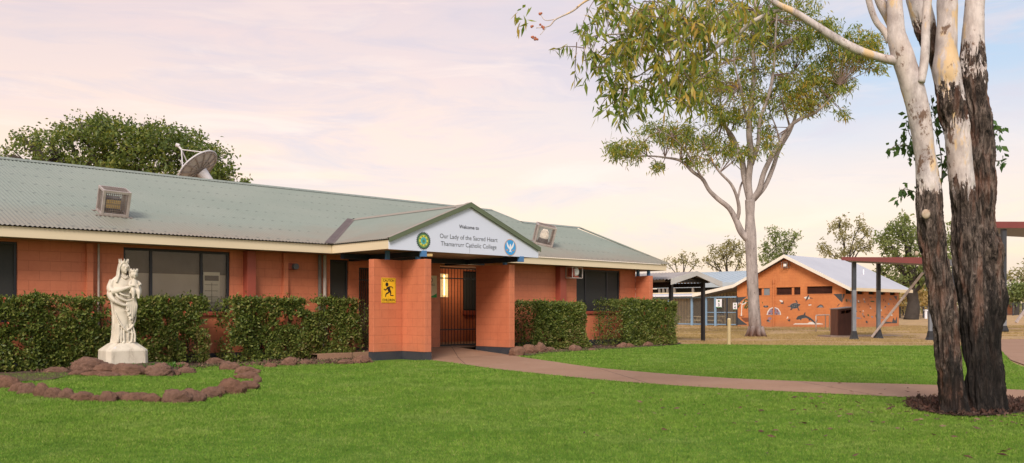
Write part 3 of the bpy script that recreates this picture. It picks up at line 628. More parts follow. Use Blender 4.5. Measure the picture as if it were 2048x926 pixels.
# roof: corrugated sheets as real waves
u_rt = on_v(972, HZ, VR)[0]; ur_a = on_roof(970, 424)[0]; pA = on_roof(1037, 443.5); pB = on_roof(1163, 458.5)
VL = (pA[1] + pB[1]) / 2; ZL = roofz(VL); uA, uB = 23.25, pB[0]
uA = min(max(pA[0], 22.6), 24.0)
def vtop(u):
    if u <= uA: return VR
    if u <= uB: return VL
    return VE + (VL - VE) * max(0.0, (UE + 0.1 - u) / (UE + 0.1 - uB)) if UE + 0.1 > uB else VE
PER, AMP = 0.088, 0.011
def corr_sheet(name, us, fa, fb, zf, rows, parent, mat=None, swap=False):
    """sheet with waves across us; each column runs from fa(u) to fb(u)"""
    us = np.array(us); V = []; n = rows + 1
    for u in us:
        w = AMP * math.sin(2*math.pi*u/PER); a, b_ = fa(u), fb(u)
        for k in range(n):
            v = a + (b_ - a) * k / rows; z = zf(u, v) + w
            V.append((v, u, z) if swap else (u, v, z))
    V = np.array(V); Fc = [(i*n+k, (i+1)*n+k, (i+1)*n+k+1, i*n+k+1) for i in range(len(us)-1) for k in range(rows)]
    o = raw_mesh(name, V, np.array(Fc), mat or M['roof'], parent, smooth=True); return o
us1 = np.arange(U0 - 0.9, uA, PER/5); us2 = np.arange(uA, UE + 0.1, PER/5)
EV = VE - 0.06
rf = corr_sheet("roof", us1, lambda u: EV, vtop, lambda u, v: roofz(v) + 0.03, 3, B)
corr_sheet("roof", us2, lambda u: EV, lambda u: max(vtop(u), EV + 0.02), lambda u, v: roofz(v) + 0.03, 3, B)
# back slopes, gable faces under the step
bk = MB(); bk.add([(U0-0.9, VR, ZR+0.03), (uA, VR, ZR+0.03), (uA, 31.4, roofz(VE)+0.0), (U0-0.9, 31.4, roofz(VE))], [(0, 1, 2, 3)])
bk.add([(uA, VL, ZL+0.03), (uB, VL, ZL+0.03), (UE, 2*VL-VE, ZT), (uA, 2*VL-VE, ZT)], [(0, 1, 2, 3)])
bk.build("roof", M['roof'], B, fix=False)
bk = MB(); bk.add([(uA-0.03, VL-0.02, ZL), (uA-0.03, VR, ZR), (uA-0.03, 31.4, ZT), (uA-0.03, VL, ZT)], [(0, 1, 2, 3)])
bk.build("gable_end", M['green_trim'], B, fix=False)
def ridge(p, q, name="ridge_cap", w=0.2, drop=0.06, side=None, mat=None, parent=None):
    p = np.array(p, float); q = np.array(q, float); d = (q-p)/np.linalg.norm(q-p); s = np.cross(d, (0, 0, 1)); s /= np.linalg.norm(s)
    m_ = MB(); dz = np.array([0, 0, drop])
    m_.add([p-s*w-dz, p, p+s*w-dz, q-s*w-dz, q, q+s*w-dz], [(0, 1, 4, 3), (1, 2, 5, 4)])
    return m_.build(name, mat or M['roof'], parent or rf, fix=False)
ridge((U0-0.9, VR, ZR+0.062), (uA, VR, ZR+0.062), drop=0.085); ridge((uA, VL, ZL+0.062), (uB, VL, ZL+0.062), drop=0.085)
ridge((uA, VL, ZL+0.055), (uA-0.02, VR, ZR+0.06), "verge_cap", 0.1, 0.02); MB().tube([(uB, VL, ZL+0.035), (UE+0.1, EV+0.02, ZT+0.025)], 0.035, 8).build("verge_cap", M["roof"], rf)
# fascia, soffit
PU0, PU1, PV = 12.05, 16.92, 16.52              # porch roof edges
ft = MB()
ft.box(U0-0.9, PU0, VE, VE+0.03, ZB, ZT-0.01); ft.box(PU1, UE, VE, VE+0.03, ZB, ZT-0.01); ft.box(PU0, PU0+0.03, PV+0.03, VE, ZB, ZT-0.01); ft.box(PU1-0.03, PU1, PV+0.03, VE, ZB, ZT-0.01)
ft.box(UE-0.03, UE, VE+0.03, 2*VL-VE, ZB, ZT-0.01)
ft.build("fascia", M['cream'], B, bevel=0.006)
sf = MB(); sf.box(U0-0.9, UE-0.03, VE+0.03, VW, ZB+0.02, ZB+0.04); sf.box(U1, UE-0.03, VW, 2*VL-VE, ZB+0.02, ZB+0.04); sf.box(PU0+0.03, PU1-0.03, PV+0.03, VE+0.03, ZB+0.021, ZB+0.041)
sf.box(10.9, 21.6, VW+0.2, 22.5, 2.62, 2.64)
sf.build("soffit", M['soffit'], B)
M['flash'] = pmat("valley_flashing", (0.14, 0.105, 0.095), (0.09, 0.06, 0.055), 5, 0.5, 0.3)
M['verge_dusty'] = pmat("dusty_capping", (0.27, 0.235, 0.195), (0.24, 0.21, 0.17), 5, 0.55)  # dusty beige, with the sun-lit paleness of the cappings put into the colour
# porch roof
UC = (PU0 + PU1) / 2; ZP = 3.78; PS = (ZP - ZT) / (UC - PU0)
def pz(u): return ZP - PS * abs(u - UC)
pf = PV - 0.05
def porch_half(sgn):
    ue = PU0 - 0.05 if sgn < 0 else PU1 + 0.05
    vmax = VE + (ZP - ZT) / SL
    vs = np.arange(pf, vmax - 0.02, PER/5)
    def fa(v):                                   # stop where the main roof rises through
        zm = roofz(v); x = UC - (ZP - zm) / PS if v > VE else PU0 - 0.05
        return x if sgn < 0 else 2*UC - x
    return corr_sheet("porch_roof", vs, fa, lambda v: UC, lambda v, u: pz(u) + 0.03, 2, B, swap=True)
pr = porch_half(-1); porch_half(1)
ridge((UC, pf, ZP+0.06), (UC, VE + (ZP-ZT)/SL - 0.15, ZP+0.06), parent=pr, w=0.17, drop=0.08, mat=M['verge_dusty'])
vm = VE + (ZP - ZT)/SL
for s in (-1, 1):
    e = np.array([PU0 if s < 0 else PU1, VE, ZT+0.045]); k = np.array([UC, vm, ZP+0.045]); d = (k-e)/np.linalg.norm(k-e)
    o1 = np.array([-0.13*s*-1*-1, 0, 0]) if False else np.array([s*0.16, 0.05, 0.02]); o2 = np.array([-s*0.06, -0.06, 0.02])
    m_ = MB(); m_.add([e-d*0.1+o1, e-d*0.1, e-d*0.1+o2, k+o1, k, k+o2], [(0, 1, 4, 3), (1, 2, 5, 4)]); m_.build("valley_flashing", M['flash'], rf, fix=False)
# barge capping along the gable
for s in (-1, 1):
    e = np.array([PU0-0.04 if s < 0 else PU1+0.04, 0, pz(PU0)+0.02 - PS*0.04]); k = np.array([UC, 0, ZP+0.05])
    cap = MB(); y0, y1 = PV-0.075, PV-0.045
    cap.add([(e[0], y0, e[2]-0.075), (k[0], y0, k[2]-0.085), (k[0], y0, k[2]+0.03), (e[0], y0, e[2]+0.03), (e[0], y1, e[2]-0.075), (k[0], y1, k[2]-0.085), (k[0], y1, k[2]+0.03), (e[0], y1, e[2]+0.03)],
            [(0, 1, 2, 3), (7, 6, 5, 4), (0, 4, 5, 1), (3, 2, 6, 7), (0, 3, 7, 4), (1, 5, 6, 2)]); cap.build("barge_capping", M['green_trim'], B)
    tp = MB(); tp.add([(e[0], y0-0.004, e[2]+0.034), (k[0], y0-0.004, k[2]+0.034), (k[0], y1+0.14, k[2]+0.034), (e[0], y1+0.14, e[2]+0.034)], [(0, 1, 2, 3)]); tp.build("barge_capping", M['verge_dusty'], B, fix=False)

# porch walls: an L on the left, a single leaf on the right, one at the far end
def wing(boxes, u0v0=None):
    w_ = MB(); p_ = MB()
    for (a, b_, c, d) in boxes:
        w_.box(a, b_, c, d, 0.21, 2.4); p_.box(a-0.004, b_+0.004, c-0.004, d+0.004, 0, 0.207)
    o = w_.build("wing_wall", M['wall'], B, bevel=0.008); p_.build("plinth", M['plinth'], o); return o
wing([(12.13, 12.96, 17.24, 17.44), (12.963, 13.155, 16.36, 17.44)])
wing([(16.2, 16.4, 16.88, 18.2)])
wing([(U1-0.005, U1+0.19, 18.98, VW-0.003)])
for (a, b_) in ((12.6, 17.34), (13.06, 16.75), (16.3, 17.15), (U1+0.1, 19.1), (U1-0.06+0.1, 19.52)):
    MB().box(a-0.045, a+0.045, b_-0.045, b_+0.045, 2.4, ZB+0.02).build("post", M['blue'], B, bevel=0.006)
for a in (13.06, 16.3):
    bm_ = MB().box(a-0.06, a+0.06, 16.6, 19.6, 2.47, 2.6).build("beam", M['dark_blue'], B)
    MB().box(a-0.075, a+0.075, 16.5, 16.597, 2.46, 2.605).build("bracket", M['blue'], bm_, bevel=0.005)
MB().box(12.2, 16.9, 18.62, 18.75, 2.47, 2.6).build("beam", M['dark_blue'], B)
cl = MB().cyl((14.1, 17.6, 2.565), (14.1, 17.6, 2.62), 0.07, n=20).build("ceiling_light", M['tube_box'], B); cl["label"] = "small round light under the porch ceiling"
# pilasters and pipes on the facade
def pil(p0, p1, v0=VW-0.14, mat='wall', z1=2.6):
    a0, a1 = u_at(p0, v0), u_at(p1, v0); MB().box(a0, a1, v0, VW, 0, z1).build("pilaster", M[mat], B, bevel=0.006)
pil(174, 187, VW-0.10); pil(495, 512, VW-0.22, 'pilaster'); pil(568, 577, VW-0.10); pil(1121, 1133, VW-0.22, 'pilaster')
def pipe(px, r, mat): 
    a = u_at(px, VW-0.06); MB().cyl((a, VW-0.05, 0.2), (a, VW-0.05, 2.6), r, n=10).build("downpipe", M[mat], B, smooth=False)
pipe(197.5, 0.022, 'pipe'); pipe(640, 0.045, 'pipe_grey'); pipe(650, 0.045, 'pipe')
ab = on_v(585, 533, VW-0.1)
sb = thing("siren_box", "small round-fronted alarm box on the orange wall above the middle hedge", "alarm box", (ab[0], VW-0.06, ab[2]), grid=True)
MB().box(ab[0]-0.11, ab[0]+0.05, VW-0.10, VW-0.003, ab[2]-0.08, ab[2]+0.08).build("case", M['pilaster'], sb, bevel=0.01)
MB().cyl((ab[0]+0.05, VW-0.06, ab[2]), (ab[0]+0.05, VW-0.2, ab[2]), 0.075, n=18).build("sounder", M['grey_metal'], sb)

# ================================================================== lettering and signs
def text_mb(mb, s, u, v, z, size, width=None, m=0, bold=0.0, align='CENTER', face=-1, ax='u', depth=0.003):
    cu = bpy.data.curves.new("txt", 'FONT'); cu.body = s; cu.size = size; cu.align_x = align; cu.offset = bold; cu.resolution_u = 4
    ob = bpy.data.objects.new("txt", cu); COL.objects.link(ob); dg = bpy.context.evaluated_depsgraph_get(); me = bpy.data.meshes.new_from_object(ob.evaluated_get(dg))
    co = np.array([x.co[:] for x in me.vertices]); fs = [tuple(p.vertices) for p in me.polygons]
    bpy.data.objects.remove(ob); bpy.data.curves.remove(cu); bpy.data.meshes.remove(me)
    sx = 1.0
    if width: sx = width / (co[:, 0].max() - co[:, 0].min())
    P = [(u + c[0]*sx, v, z + c[1]) for c in co] if ax == 'u' else [(u, v - c[0]*sx, z + c[1]) for c in co]
    mb.add(P, fs, m); return mb
def disc(mb, u, v, z, r, n=40, m=0, r2=None, teeth=0):
    pts = []
    for j in range(n):
        a = 2*math.pi*j/n; q = r
        if teeth: q = r * (1.0 if (j*teeth*2//n) % 2 == 0 else 0.9)
        pts.append((u + q*math.cos(a), v, z + q*math.sin(a)))
    return mb.add(pts, [tuple(range(n))], m)
SV = PV - 0.012
sg = thing("welcome_sign", "large white gable sign welcoming visitors to the college, over the porch", "sign", (UC, PV, ZB), grid=True)
side_z = pz(PU0) - 0.03
MB().slab([(PU0+0.0, PV-0.01, ZB-0.01), (PU1, PV-0.01, ZB-0.01), (PU1, PV-0.01, side_z), (UC, PV-0.01, ZP-0.02), (PU0, PV-0.01, side_z)], (0, 0.035, 0)).build("panel", M['sign'], sg)
SV = PV - 0.013
def spx(px, py): return on_v(px, py, SV)
L1a, L1b = spx(918.4, 456.6), spx(958, 459.4); L2a, L2b = spx(879.6, 475.0), spx(995, 485.0); L3a, L3b = spx(881.8, 490.4), spx(993, 499.0)
tb = MB(); text_mb(tb, "Welcome to", (L1a[0]+L1b[0])/2, SV, (L1a[2]+L1b[2])/2, 0.122, L1b[0]-L1a[0], bold=0.0025)
tb.build("lettering", M['ink'], sg, fix=False)
tb = MB(); text_mb(tb, "Our Lady of the Sacred Heart", (L2a[0]+L2b[0])/2, SV, (L2a[2]+L2b[2])/2, 0.155, L2b[0]-L2a[0])
tb.build("lettering", M['ink'], sg, fix=False); tb = MB(); text_mb(tb, "Thamarrurr Catholic College", (L3a[0]+L3b[0])/2, SV, (L3a[2]+L3b[2])/2, 0.155, L3b[0]-L3a[0]); tb.build("lettering", M['ink'], sg, fix=False)
e1 = spx(847, 481.5); em = MB()
disc(em, e1[0], SV-0.001, e1[2], 0.215, 216, 0, teeth=27); disc(em, e1[0], SV-0.002, e1[2], 0.172, 48, 1); disc(em, e1[0], SV-0.003, e1[2], 0.135, 48, 2)
for k in range(8):
    a = 2*math.pi*(k+0.5)/8; disc(em, e1[0]+0.112*math.cos(a), SV-0.004, e1[2]+0.112*math.sin(a), 0.017, 10, 0)
disc(em, e1[0], SV-0.005, e1[2], 0.085, 48, 3, teeth=0); disc(em, e1[0], SV-0.006, e1[2]-0.01, 0.045, 5, 1)
em.build("emblem", [M['logo_dark'], M['logo_green'], M['logo_yellow'], M['logo_teal']], sg, fix=False)["label"] = "round green and yellow toothed emblem"
e2 = spx(1020.5, 495); em = MB(); disc(em, e2[0], SV-0.001, e2[2], 0.215, 56, 0); disc(em, e2[0], SV-0.002, e2[2], 0.198, 56, 1)
def sh(mb, c, v, pts, sc, m): mb.add([(c[0]+x*sc, v, c[2]+y*sc) for x, y in pts], [tuple(range(len(pts)))], m)
for mir in (-1, 1):
    sh(em, e2, SV-0.003, [(mir*x, y) for x, y in ((0.06, -0.1), (0.2, 0.12), (0.42, 0.45), (0.62, 0.78), (0.66, 0.5), (0.62, 0.25), (0.48, 0.02), (0.25, -0.2))], 0.2, 2)
sh(em, e2, SV-0.004, [(0, 0.5), (0.1, 0.4), (0.12, 0.2), (0.2, 0.0), (0.2, -0.2), (0.12, -0.35), (0.25, -0.62), (0, -0.55), (-0.25, -0.62), (-0.12, -0.35), (-0.2, -0.2), (-0.2, 0.0), (-0.12, 0.2), (-0.1, 0.4)], 0.2, 2)
for mir in (-1, 1): sh(em, e2, SV-0.003, [(mir*0.4, -0.3), (mir*0.7, -0.25), (mir*0.68, -0.42), (mir*0.42, -0.45)], 0.2, 0)
em.build("emblem", [M['logo_orange'], M['logo_blue'], M['white']], sg, fix=False)["label"] = "round blue emblem with a white dove"
MB().box(UC-0.003, UC+0.003, PV-0.0125, PV-0.0105, ZB, ZB+0.18).build("panel_joint", M['paint_lightgrey'], sg)

# yellow caution sign on the left porch wall
cv = 17.24 - 0.012; c0 = on_v(763, 605.5, cv); c1 = on_v(791.5, 556, cv)
cs = thing("caution_sign", "yellow caution children sign with black running child on the porch wall", "sign", ((c0[0]+c1[0])/2, 17.23, c0[2]), grid=True)
MB().box(c0[0], c1[0], cv, 17.236, c0[2], c1[2]).build("plate", M['yellow'], cs)
cw, ch, cx = c1[0]-c0[0], c1[2]-c0[2], (c0[0]+c1[0])/2
tb = MB(); v1 = cv - 0.002
text_mb(tb, "CAUTION", cx, v1, c0[2]+ch*0.845, ch*0.135, cw*0.78, bold=0.002); tb.build("lettering", M['sblack'], cs, fix=False); tb = MB(); text_mb(tb, "CHILDREN", cx, v1, c0[2]+ch*0.065, ch*0.135, cw*0.84, bold=0.002); tb.build("lettering", M['sblack'], cs, fix=False)
fg = MB(); q = lambda x, y: (c0[0] + cw*(x-150)/(495-150), v1, c1[2] - ch*(y-175)/(770-175))
pts = [q(280 + 37*math.cos(a), 335 + 48*math.sin(a)) for a in np.linspace(0, 2*math.pi, 25)[:-1]]; fg.add(pts, [tuple(range(24))])
for poly in ([(275,405),(330,378),(352,385),(360,440),(382,500),(365,525),(320,528),(300,470)], [(330,378),(395,376),(420,400),(432,420),(412,428),(392,398),(350,402)], [(275,405),(252,450),(205,436),(198,452),(240,482),(262,476),(292,430)],
             [(300,515),(262,535),(248,560),(232,620),(250,632),(270,572),(330,540),(335,520)], [(348,520),(382,500),(384,540),(378,582),(440,586),(440,608),(362,606),(358,560)]):
    fg.add([q(*p) for p in poly], [tuple(range(len(poly)))])
fg.build("running_figure", M['sblack'], cs, fix=False)
br = MB(); t_ = 0.006
for (a0, a1, z0, z1) in ((c0[0]+.012, c1[0]-.012, c0[2]+.012, c0[2]+.012+t_), (c0[0]+.012, c1[0]-.012, c1[2]-.012-t_, c1[2]-.012), (c0[0]+.012, c0[0]+.012+t_, c0[2]+.02, c1[2]-.02), (c1[0]-.012-t_, c1[0]-.012, c0[2]+.02, c1[2]-.02)):
    br.box(a0, a1, cv-0.0015, cv-0.0005, z0, z1)
br.build("border", M['sblack'], cs)
# poster beside the gate
p1 = on_v(873.5, 595.5, VW-0.012); p0 = on_v(873.5, 551.5, VW-0.012)
ps = thing("wall_poster", "pale wall poster with green foot, half hidden beside the entrance gate", "sign", (p1[0]-0.3, VW-0.01, p1[2]), grid=True)
MB().box(p1[0]-0.62, p1[0], VW-0.014, VW-0.003, p1[2], p0[2]).build("plate", M['cream_wall'], ps)
hh = p0[2]-p1[2]; g_ = MB(); g_.add([(p1[0]-0.62, VW-0.016, p1[2]+0.003), (p1[0]-0.003, VW-0.016, p1[2]+0.003), (p1[0]-0.003, VW-0.016, p1[2]+hh*0.2), (p1[0]-0.15, VW-0.016, p1[2]+hh*0.09), (p1[0]-0.62, VW-0.016, p1[2]+hh*0.05)], [(0, 1, 2, 3, 4)]); g_.build("green_foot", M['sign_green'], ps, fix=False)
g_ = MB(); disc(g_, p1[0]-0.22, VW-0.016, p0[2]-hh*0.2, 0.075, 30, 0); disc(g_, p1[0]-0.22, VW-0.017, p0[2]-hh*0.2, 0.05, 30, 1); text_mb(g_, "OBO", p1[0]-0.17, VW-0.016, p0[2]-hh*0.46, 0.085, 0.2, 0); g_.box(p1[0]-0.3, p1[0]-0.21, VW-0.0165, VW-0.0145, p1[2]+hh*0.2, p0[2]-hh*0.55)
g_.build("print", [M['ink'], M['cream_wall']], ps, fix=False)

# ================================================================== caged floodlights, dish
def cage(label, base, w, d, h, rot, group, kind):
    """base: point of the roof (grid coords); the cage stands square on the sloping sheets"""
    root = bpy.data.objects.new("caged_floodlight", None); COL.objects.link(root); root.empty_display_size = 0.2
    root.location = tuple(W(*base)); root.rotation_euler = (Matrix.Rotation(GRID, 3, 'Z') @ Matrix.Rotation(math.atan(SL), 3, 'X') @ Matrix.Rotation(rot, 3, 'Z')).to_euler()
    ORG[root.name] = np.zeros(3); tag(root, label, "floodlight", group)
    f = MB(); t = 0.055
    xs = (-w/2, w/2); ys = (-d/2, d/2)
    for x in xs:
        for y in ys: f.box(x-t/2, x+t/2, y-t/2, y+t/2, 0, h)
    for z in (t/2, h-t/2):
        for x in xs: f.box(x-t/2+.002, x+t/2-.002, -d/2+t/2, d/2-t/2, z-t/2+.001, z+t/2-.001)
        for y in ys: f.box(-w/2+t/2, w/2-t/2, y-t/2+.002, y+t/2-.002, z-t/2+.001, z+t/2-.001)
    f.build("cage_frame", M['galv'], root, bevel=0.004)
    m_ = MB(); g = 0.04; r = 0.0035
    def grid2(p, a, b_, na, nb):
        p = np.array(p, float); a = np.array(a, float); b_ = np.array(b_, float)
        for i in range(1, na): m_.bar(p + a*i/na, p + a*i/na + b_, r*2)
        for j in range(1, nb): m_.bar(p + b_*j/nb, p + b_*j/nb + a, r*2)
    nw, nd, nh = int(w/g), int(d/g), int(h/g)
    grid2((-w/2, -d/2, 0), (w, 0, 0), (0, 0, h), nw, nh); grid2((-w/2, d/2, 0), (w, 0, 0), (0, 0, h), nw, nh)
    grid2((-w/2, -d/2, 0), (0, d, 0), (0, 0, h), nd, nh); grid2((w/2, -d/2, 0), (0, d, 0), (0, 0, h), nd, nh); grid2((-w/2, -d/2, h), (w, 0, 0), (0, d, 0), nw, nd)
    m_.build("wire_mesh", M['galv_rust'], root)
    fl = MB()
    for s in (-1, 1): fl.box(-w/2-0.12, w/2+0.12, s*d/2-0.03, s*d/2+0.03, -0.012, 0.0)
    fl.build("base_flashing", M['galv_rust'], root)
    if kind == 'wide':
        MB().box(-w*0.36, w*0.30, -0.06, 0.16, 0.10, 0.36).box(-0.04, 0.04, 0.0, 0.08, 0, 0.1).build("lamp_housing", M['grey_metal'], root, bevel=0.015)
        MB().box(-w*0.31, w*0.25, -0.068, -0.061, 0.14, 0.32).build("lamp_glass", M['lamp_amber'], root, bevel=0.004)
        MB().box(-w*0.31, w*0.25, -0.072, -0.069, 0.226, 0.236).build("lamp_bar", M['grey_metal'], root)
    else:
        MB().tube([(0, 0, 0.0), (0, 0, 0.05), (0, 0, 0.2)], [0.17, 0.17, 0.15], 18).build("lamp_housing", M['grey_metal'], root)
        MB().tube([(0, 0, 0.2), (0, -0.01, 0.3), (0, -0.01, 0.42), (0, 0, 0.5)], [0.14, 0.15, 0.12, 0.07], 18).build("lamp_glass", M['lamp_lit'], root, smooth=True)
    return root
GF = "wire-caged floodlights on the roof"
cb_ = on_roof(222, 430); cage("grey wire cage on the left roof slope with an amber-faced floodlight inside", (cb_[0], cb_[1]-0.06, roofz(cb_[1]-0.06)+0.045), 0.52, 0.42, 0.56, math.radians(-5), GF, 'wide')
cb_ = on_roof(1093, 494); cage("tilted grey wire cage right of the porch gable, white lamp inside", (cb_[0], cb_[1]+0.2, roofz(cb_[1]+0.2)+0.045), 0.58, 0.52, 0.64, math.radians(-38), GF, 'bulb')
# spotlight box on the right pilaster
sx = on_v(1143, 545, VW-0.3)
sp_ = thing("wall_spotlight", "boxed white wall spotlight on the pilaster between the right hedges", "spotlight", (sx[0], VW-0.22, sx[2]), grid=True)
f = MB(); a0, a1, z0, z1 = sx[0]-0.2, sx[0]+0.28, sx[2]-0.18, sx[2]+0.17; y0, y1 = VW-0.52, VW-0.24; t = 0.022
for a in (a0, a1):
    for y in (y0, y1): f.box(a-t/2, a+t/2, y-t/2, y+t/2, z0, z1)
for z in (z0, z1):
    for y in (y0, y1): f.box(a0+t/2, a1-t/2, y-t/2+.001, y+t/2-.001, z-t/2, z+t/2)
    for a in (a0, a1): f.box(a-t/2+.001, a+t/2-.001, y0+t/2, y1-t/2, z-t/2+.001, z+t/2-.001)
f.build("cage_frame", M['galv'], sp_)
MB().ball((sx[0]+0.1, VW-0.38, sx[2]+0.02), (0.13, 0.12, 0.15), 20).build("lamp_globe", M['lamp_white'], sp_, smooth=True)
MB().box(sx[0]-0.12, sx[0]-0.02, VW-0.46, VW-0.245, sx[2]-0.12, sx[2]+0.13).box(sx[0]-0.05, sx[0]+0.2, VW-0.44, VW-0.3, sx[2]-0.17, sx[2]-0.11).build("lamp_body", M['pilaster'], sp_, bevel=0.01)

def dish():
    c = at(400, 340, 34.0); ax = np.array([-0.66, 0.12, 0.70]); ax /= np.linalg.norm(ax)
    root = thing("satellite_dish", "big pale ribbed satellite dish with tripod feed behind the roof ridge", "satellite dish", (c[0]+0.45, c[1]+0.2, 0))
    e1 = np.cross(ax, (0, 0, 1)); e1 /= np.linalg.norm(e1); e2 = np.cross(e1, ax); R = 0.86; fd = 1.35
    d = MB(); nr, na = 8, 48; P = lambda r, a, off=0.0: c + e1*r*math.cos(a) + e2*r*math.sin(a) + ax*(r*r/(4*fd)+off)
    vs = [P(R*i/nr, 2*math.pi*j/na) for i in range(nr+1) for j in range(na)]
    d.add(vs, [(i*na+j, i*na+(j+1)%na, (i+1)*na+(j+1)%na, (i+1)*na+j) for i in range(nr) for j in range(na)]); d.build("dish", M['dish'], root, smooth=True, fix=False)
    d = MB(); d.tube([P(R, a) for a in np.linspace(0, 2*math.pi, 49)], 0.035, 6, cap=False); d.build("rim", M['dish_rim'], root, smooth=True)
    d = MB()
    for k in range(12):
        a = 2*math.pi*k/12; d.tube([P(r, a, -0.03) for r in np.linspace(0.15, R, 7)], 0.028, 4)
    for r in (0.45, 0.8): d.tube([P(r, a, -0.03) for a in np.linspace(0, 2*math.pi, 37)], 0.02, 4, cap=False)
    d.build("back_ribs", M['pipe'], root)
    f = at(334, 300, 34.0); f = c + ax * 1.36
    d = MB(); tip = c + ax*1.12
    for k in range(3):
        a = math.radians(75) + 2*math.pi*k/3; d.tube([P(R*0.97, a), tip], 0.022, 6)
    d.tube([tip, f], 0.04, 8); d.build("feed_arms", M['dish_rim'], root)
    d = MB(); s = np.array([0.75, 0, -0.45]); d.cyl(f - ax*0.05 - s*0.12, f + ax*0.05 - s*0.12 + s*0.26, 0.075, n=14); d.build("feed_horn", M['dish_rim'], root)
    d = MB(); b0 = c - ax*0.1; d.tube([b0, b0 + np.array([0.3, 0.1, -0.35])], [0.22, 0.14], 14); d.cyl(b0 + np.array([0.3, 0.1, -0.3]), np.array([b0[0]+0.3, b0[1]+0.1, 0.0]), 0.14, n=16); d.build("mount", M['dish_rim'], root)
dish()
# ================================================================== foliage
def leaf_mesh(name, C, D, L, Wd, mat, parent, fold=0.25, droop=0.0):
    """one folded lozenge per leaf: C bases (N,3), D unit directions, L lengths, Wd widths"""
    N_ = len(C); D = D / (np.linalg.norm(D, axis=1)[:, None] + 1e-9)
    R = RNG.normal(size=(N_, 3)); s = np.cross(D, R); s /= np.linalg.norm(s, axis=1)[:, None] + 1e-9; nn = np.cross(s, D)
    L = L[:, None]; Wd = Wd[:, None]; mid = C + D * L * 0.45 + np.array([0, 0, -1]) * L * droop * 0.2
    tip = C + D * L + np.array([0, 0, -1]) * L * droop
    V = np.stack([C, mid + s*Wd*0.5 + nn*Wd*fold, tip, mid - s*Wd*0.5 + nn*Wd*fold], 1).reshape(-1, 3)
    i = np.arange(N_) * 4; Fc = np.concatenate([np.stack([i, i+1, i+2], 1), np.stack([i, i+2, i+3], 1)])
    return raw_mesh(name, V, Fc, mat, parent)
def rdir(n, bias=(0, 0, 0.0), k=1.0):
    d = RNG.normal(size=(n, 3)) * k + np.array(bias); return d / (np.linalg.norm(d, axis=1)[:, None] + 1e-9)

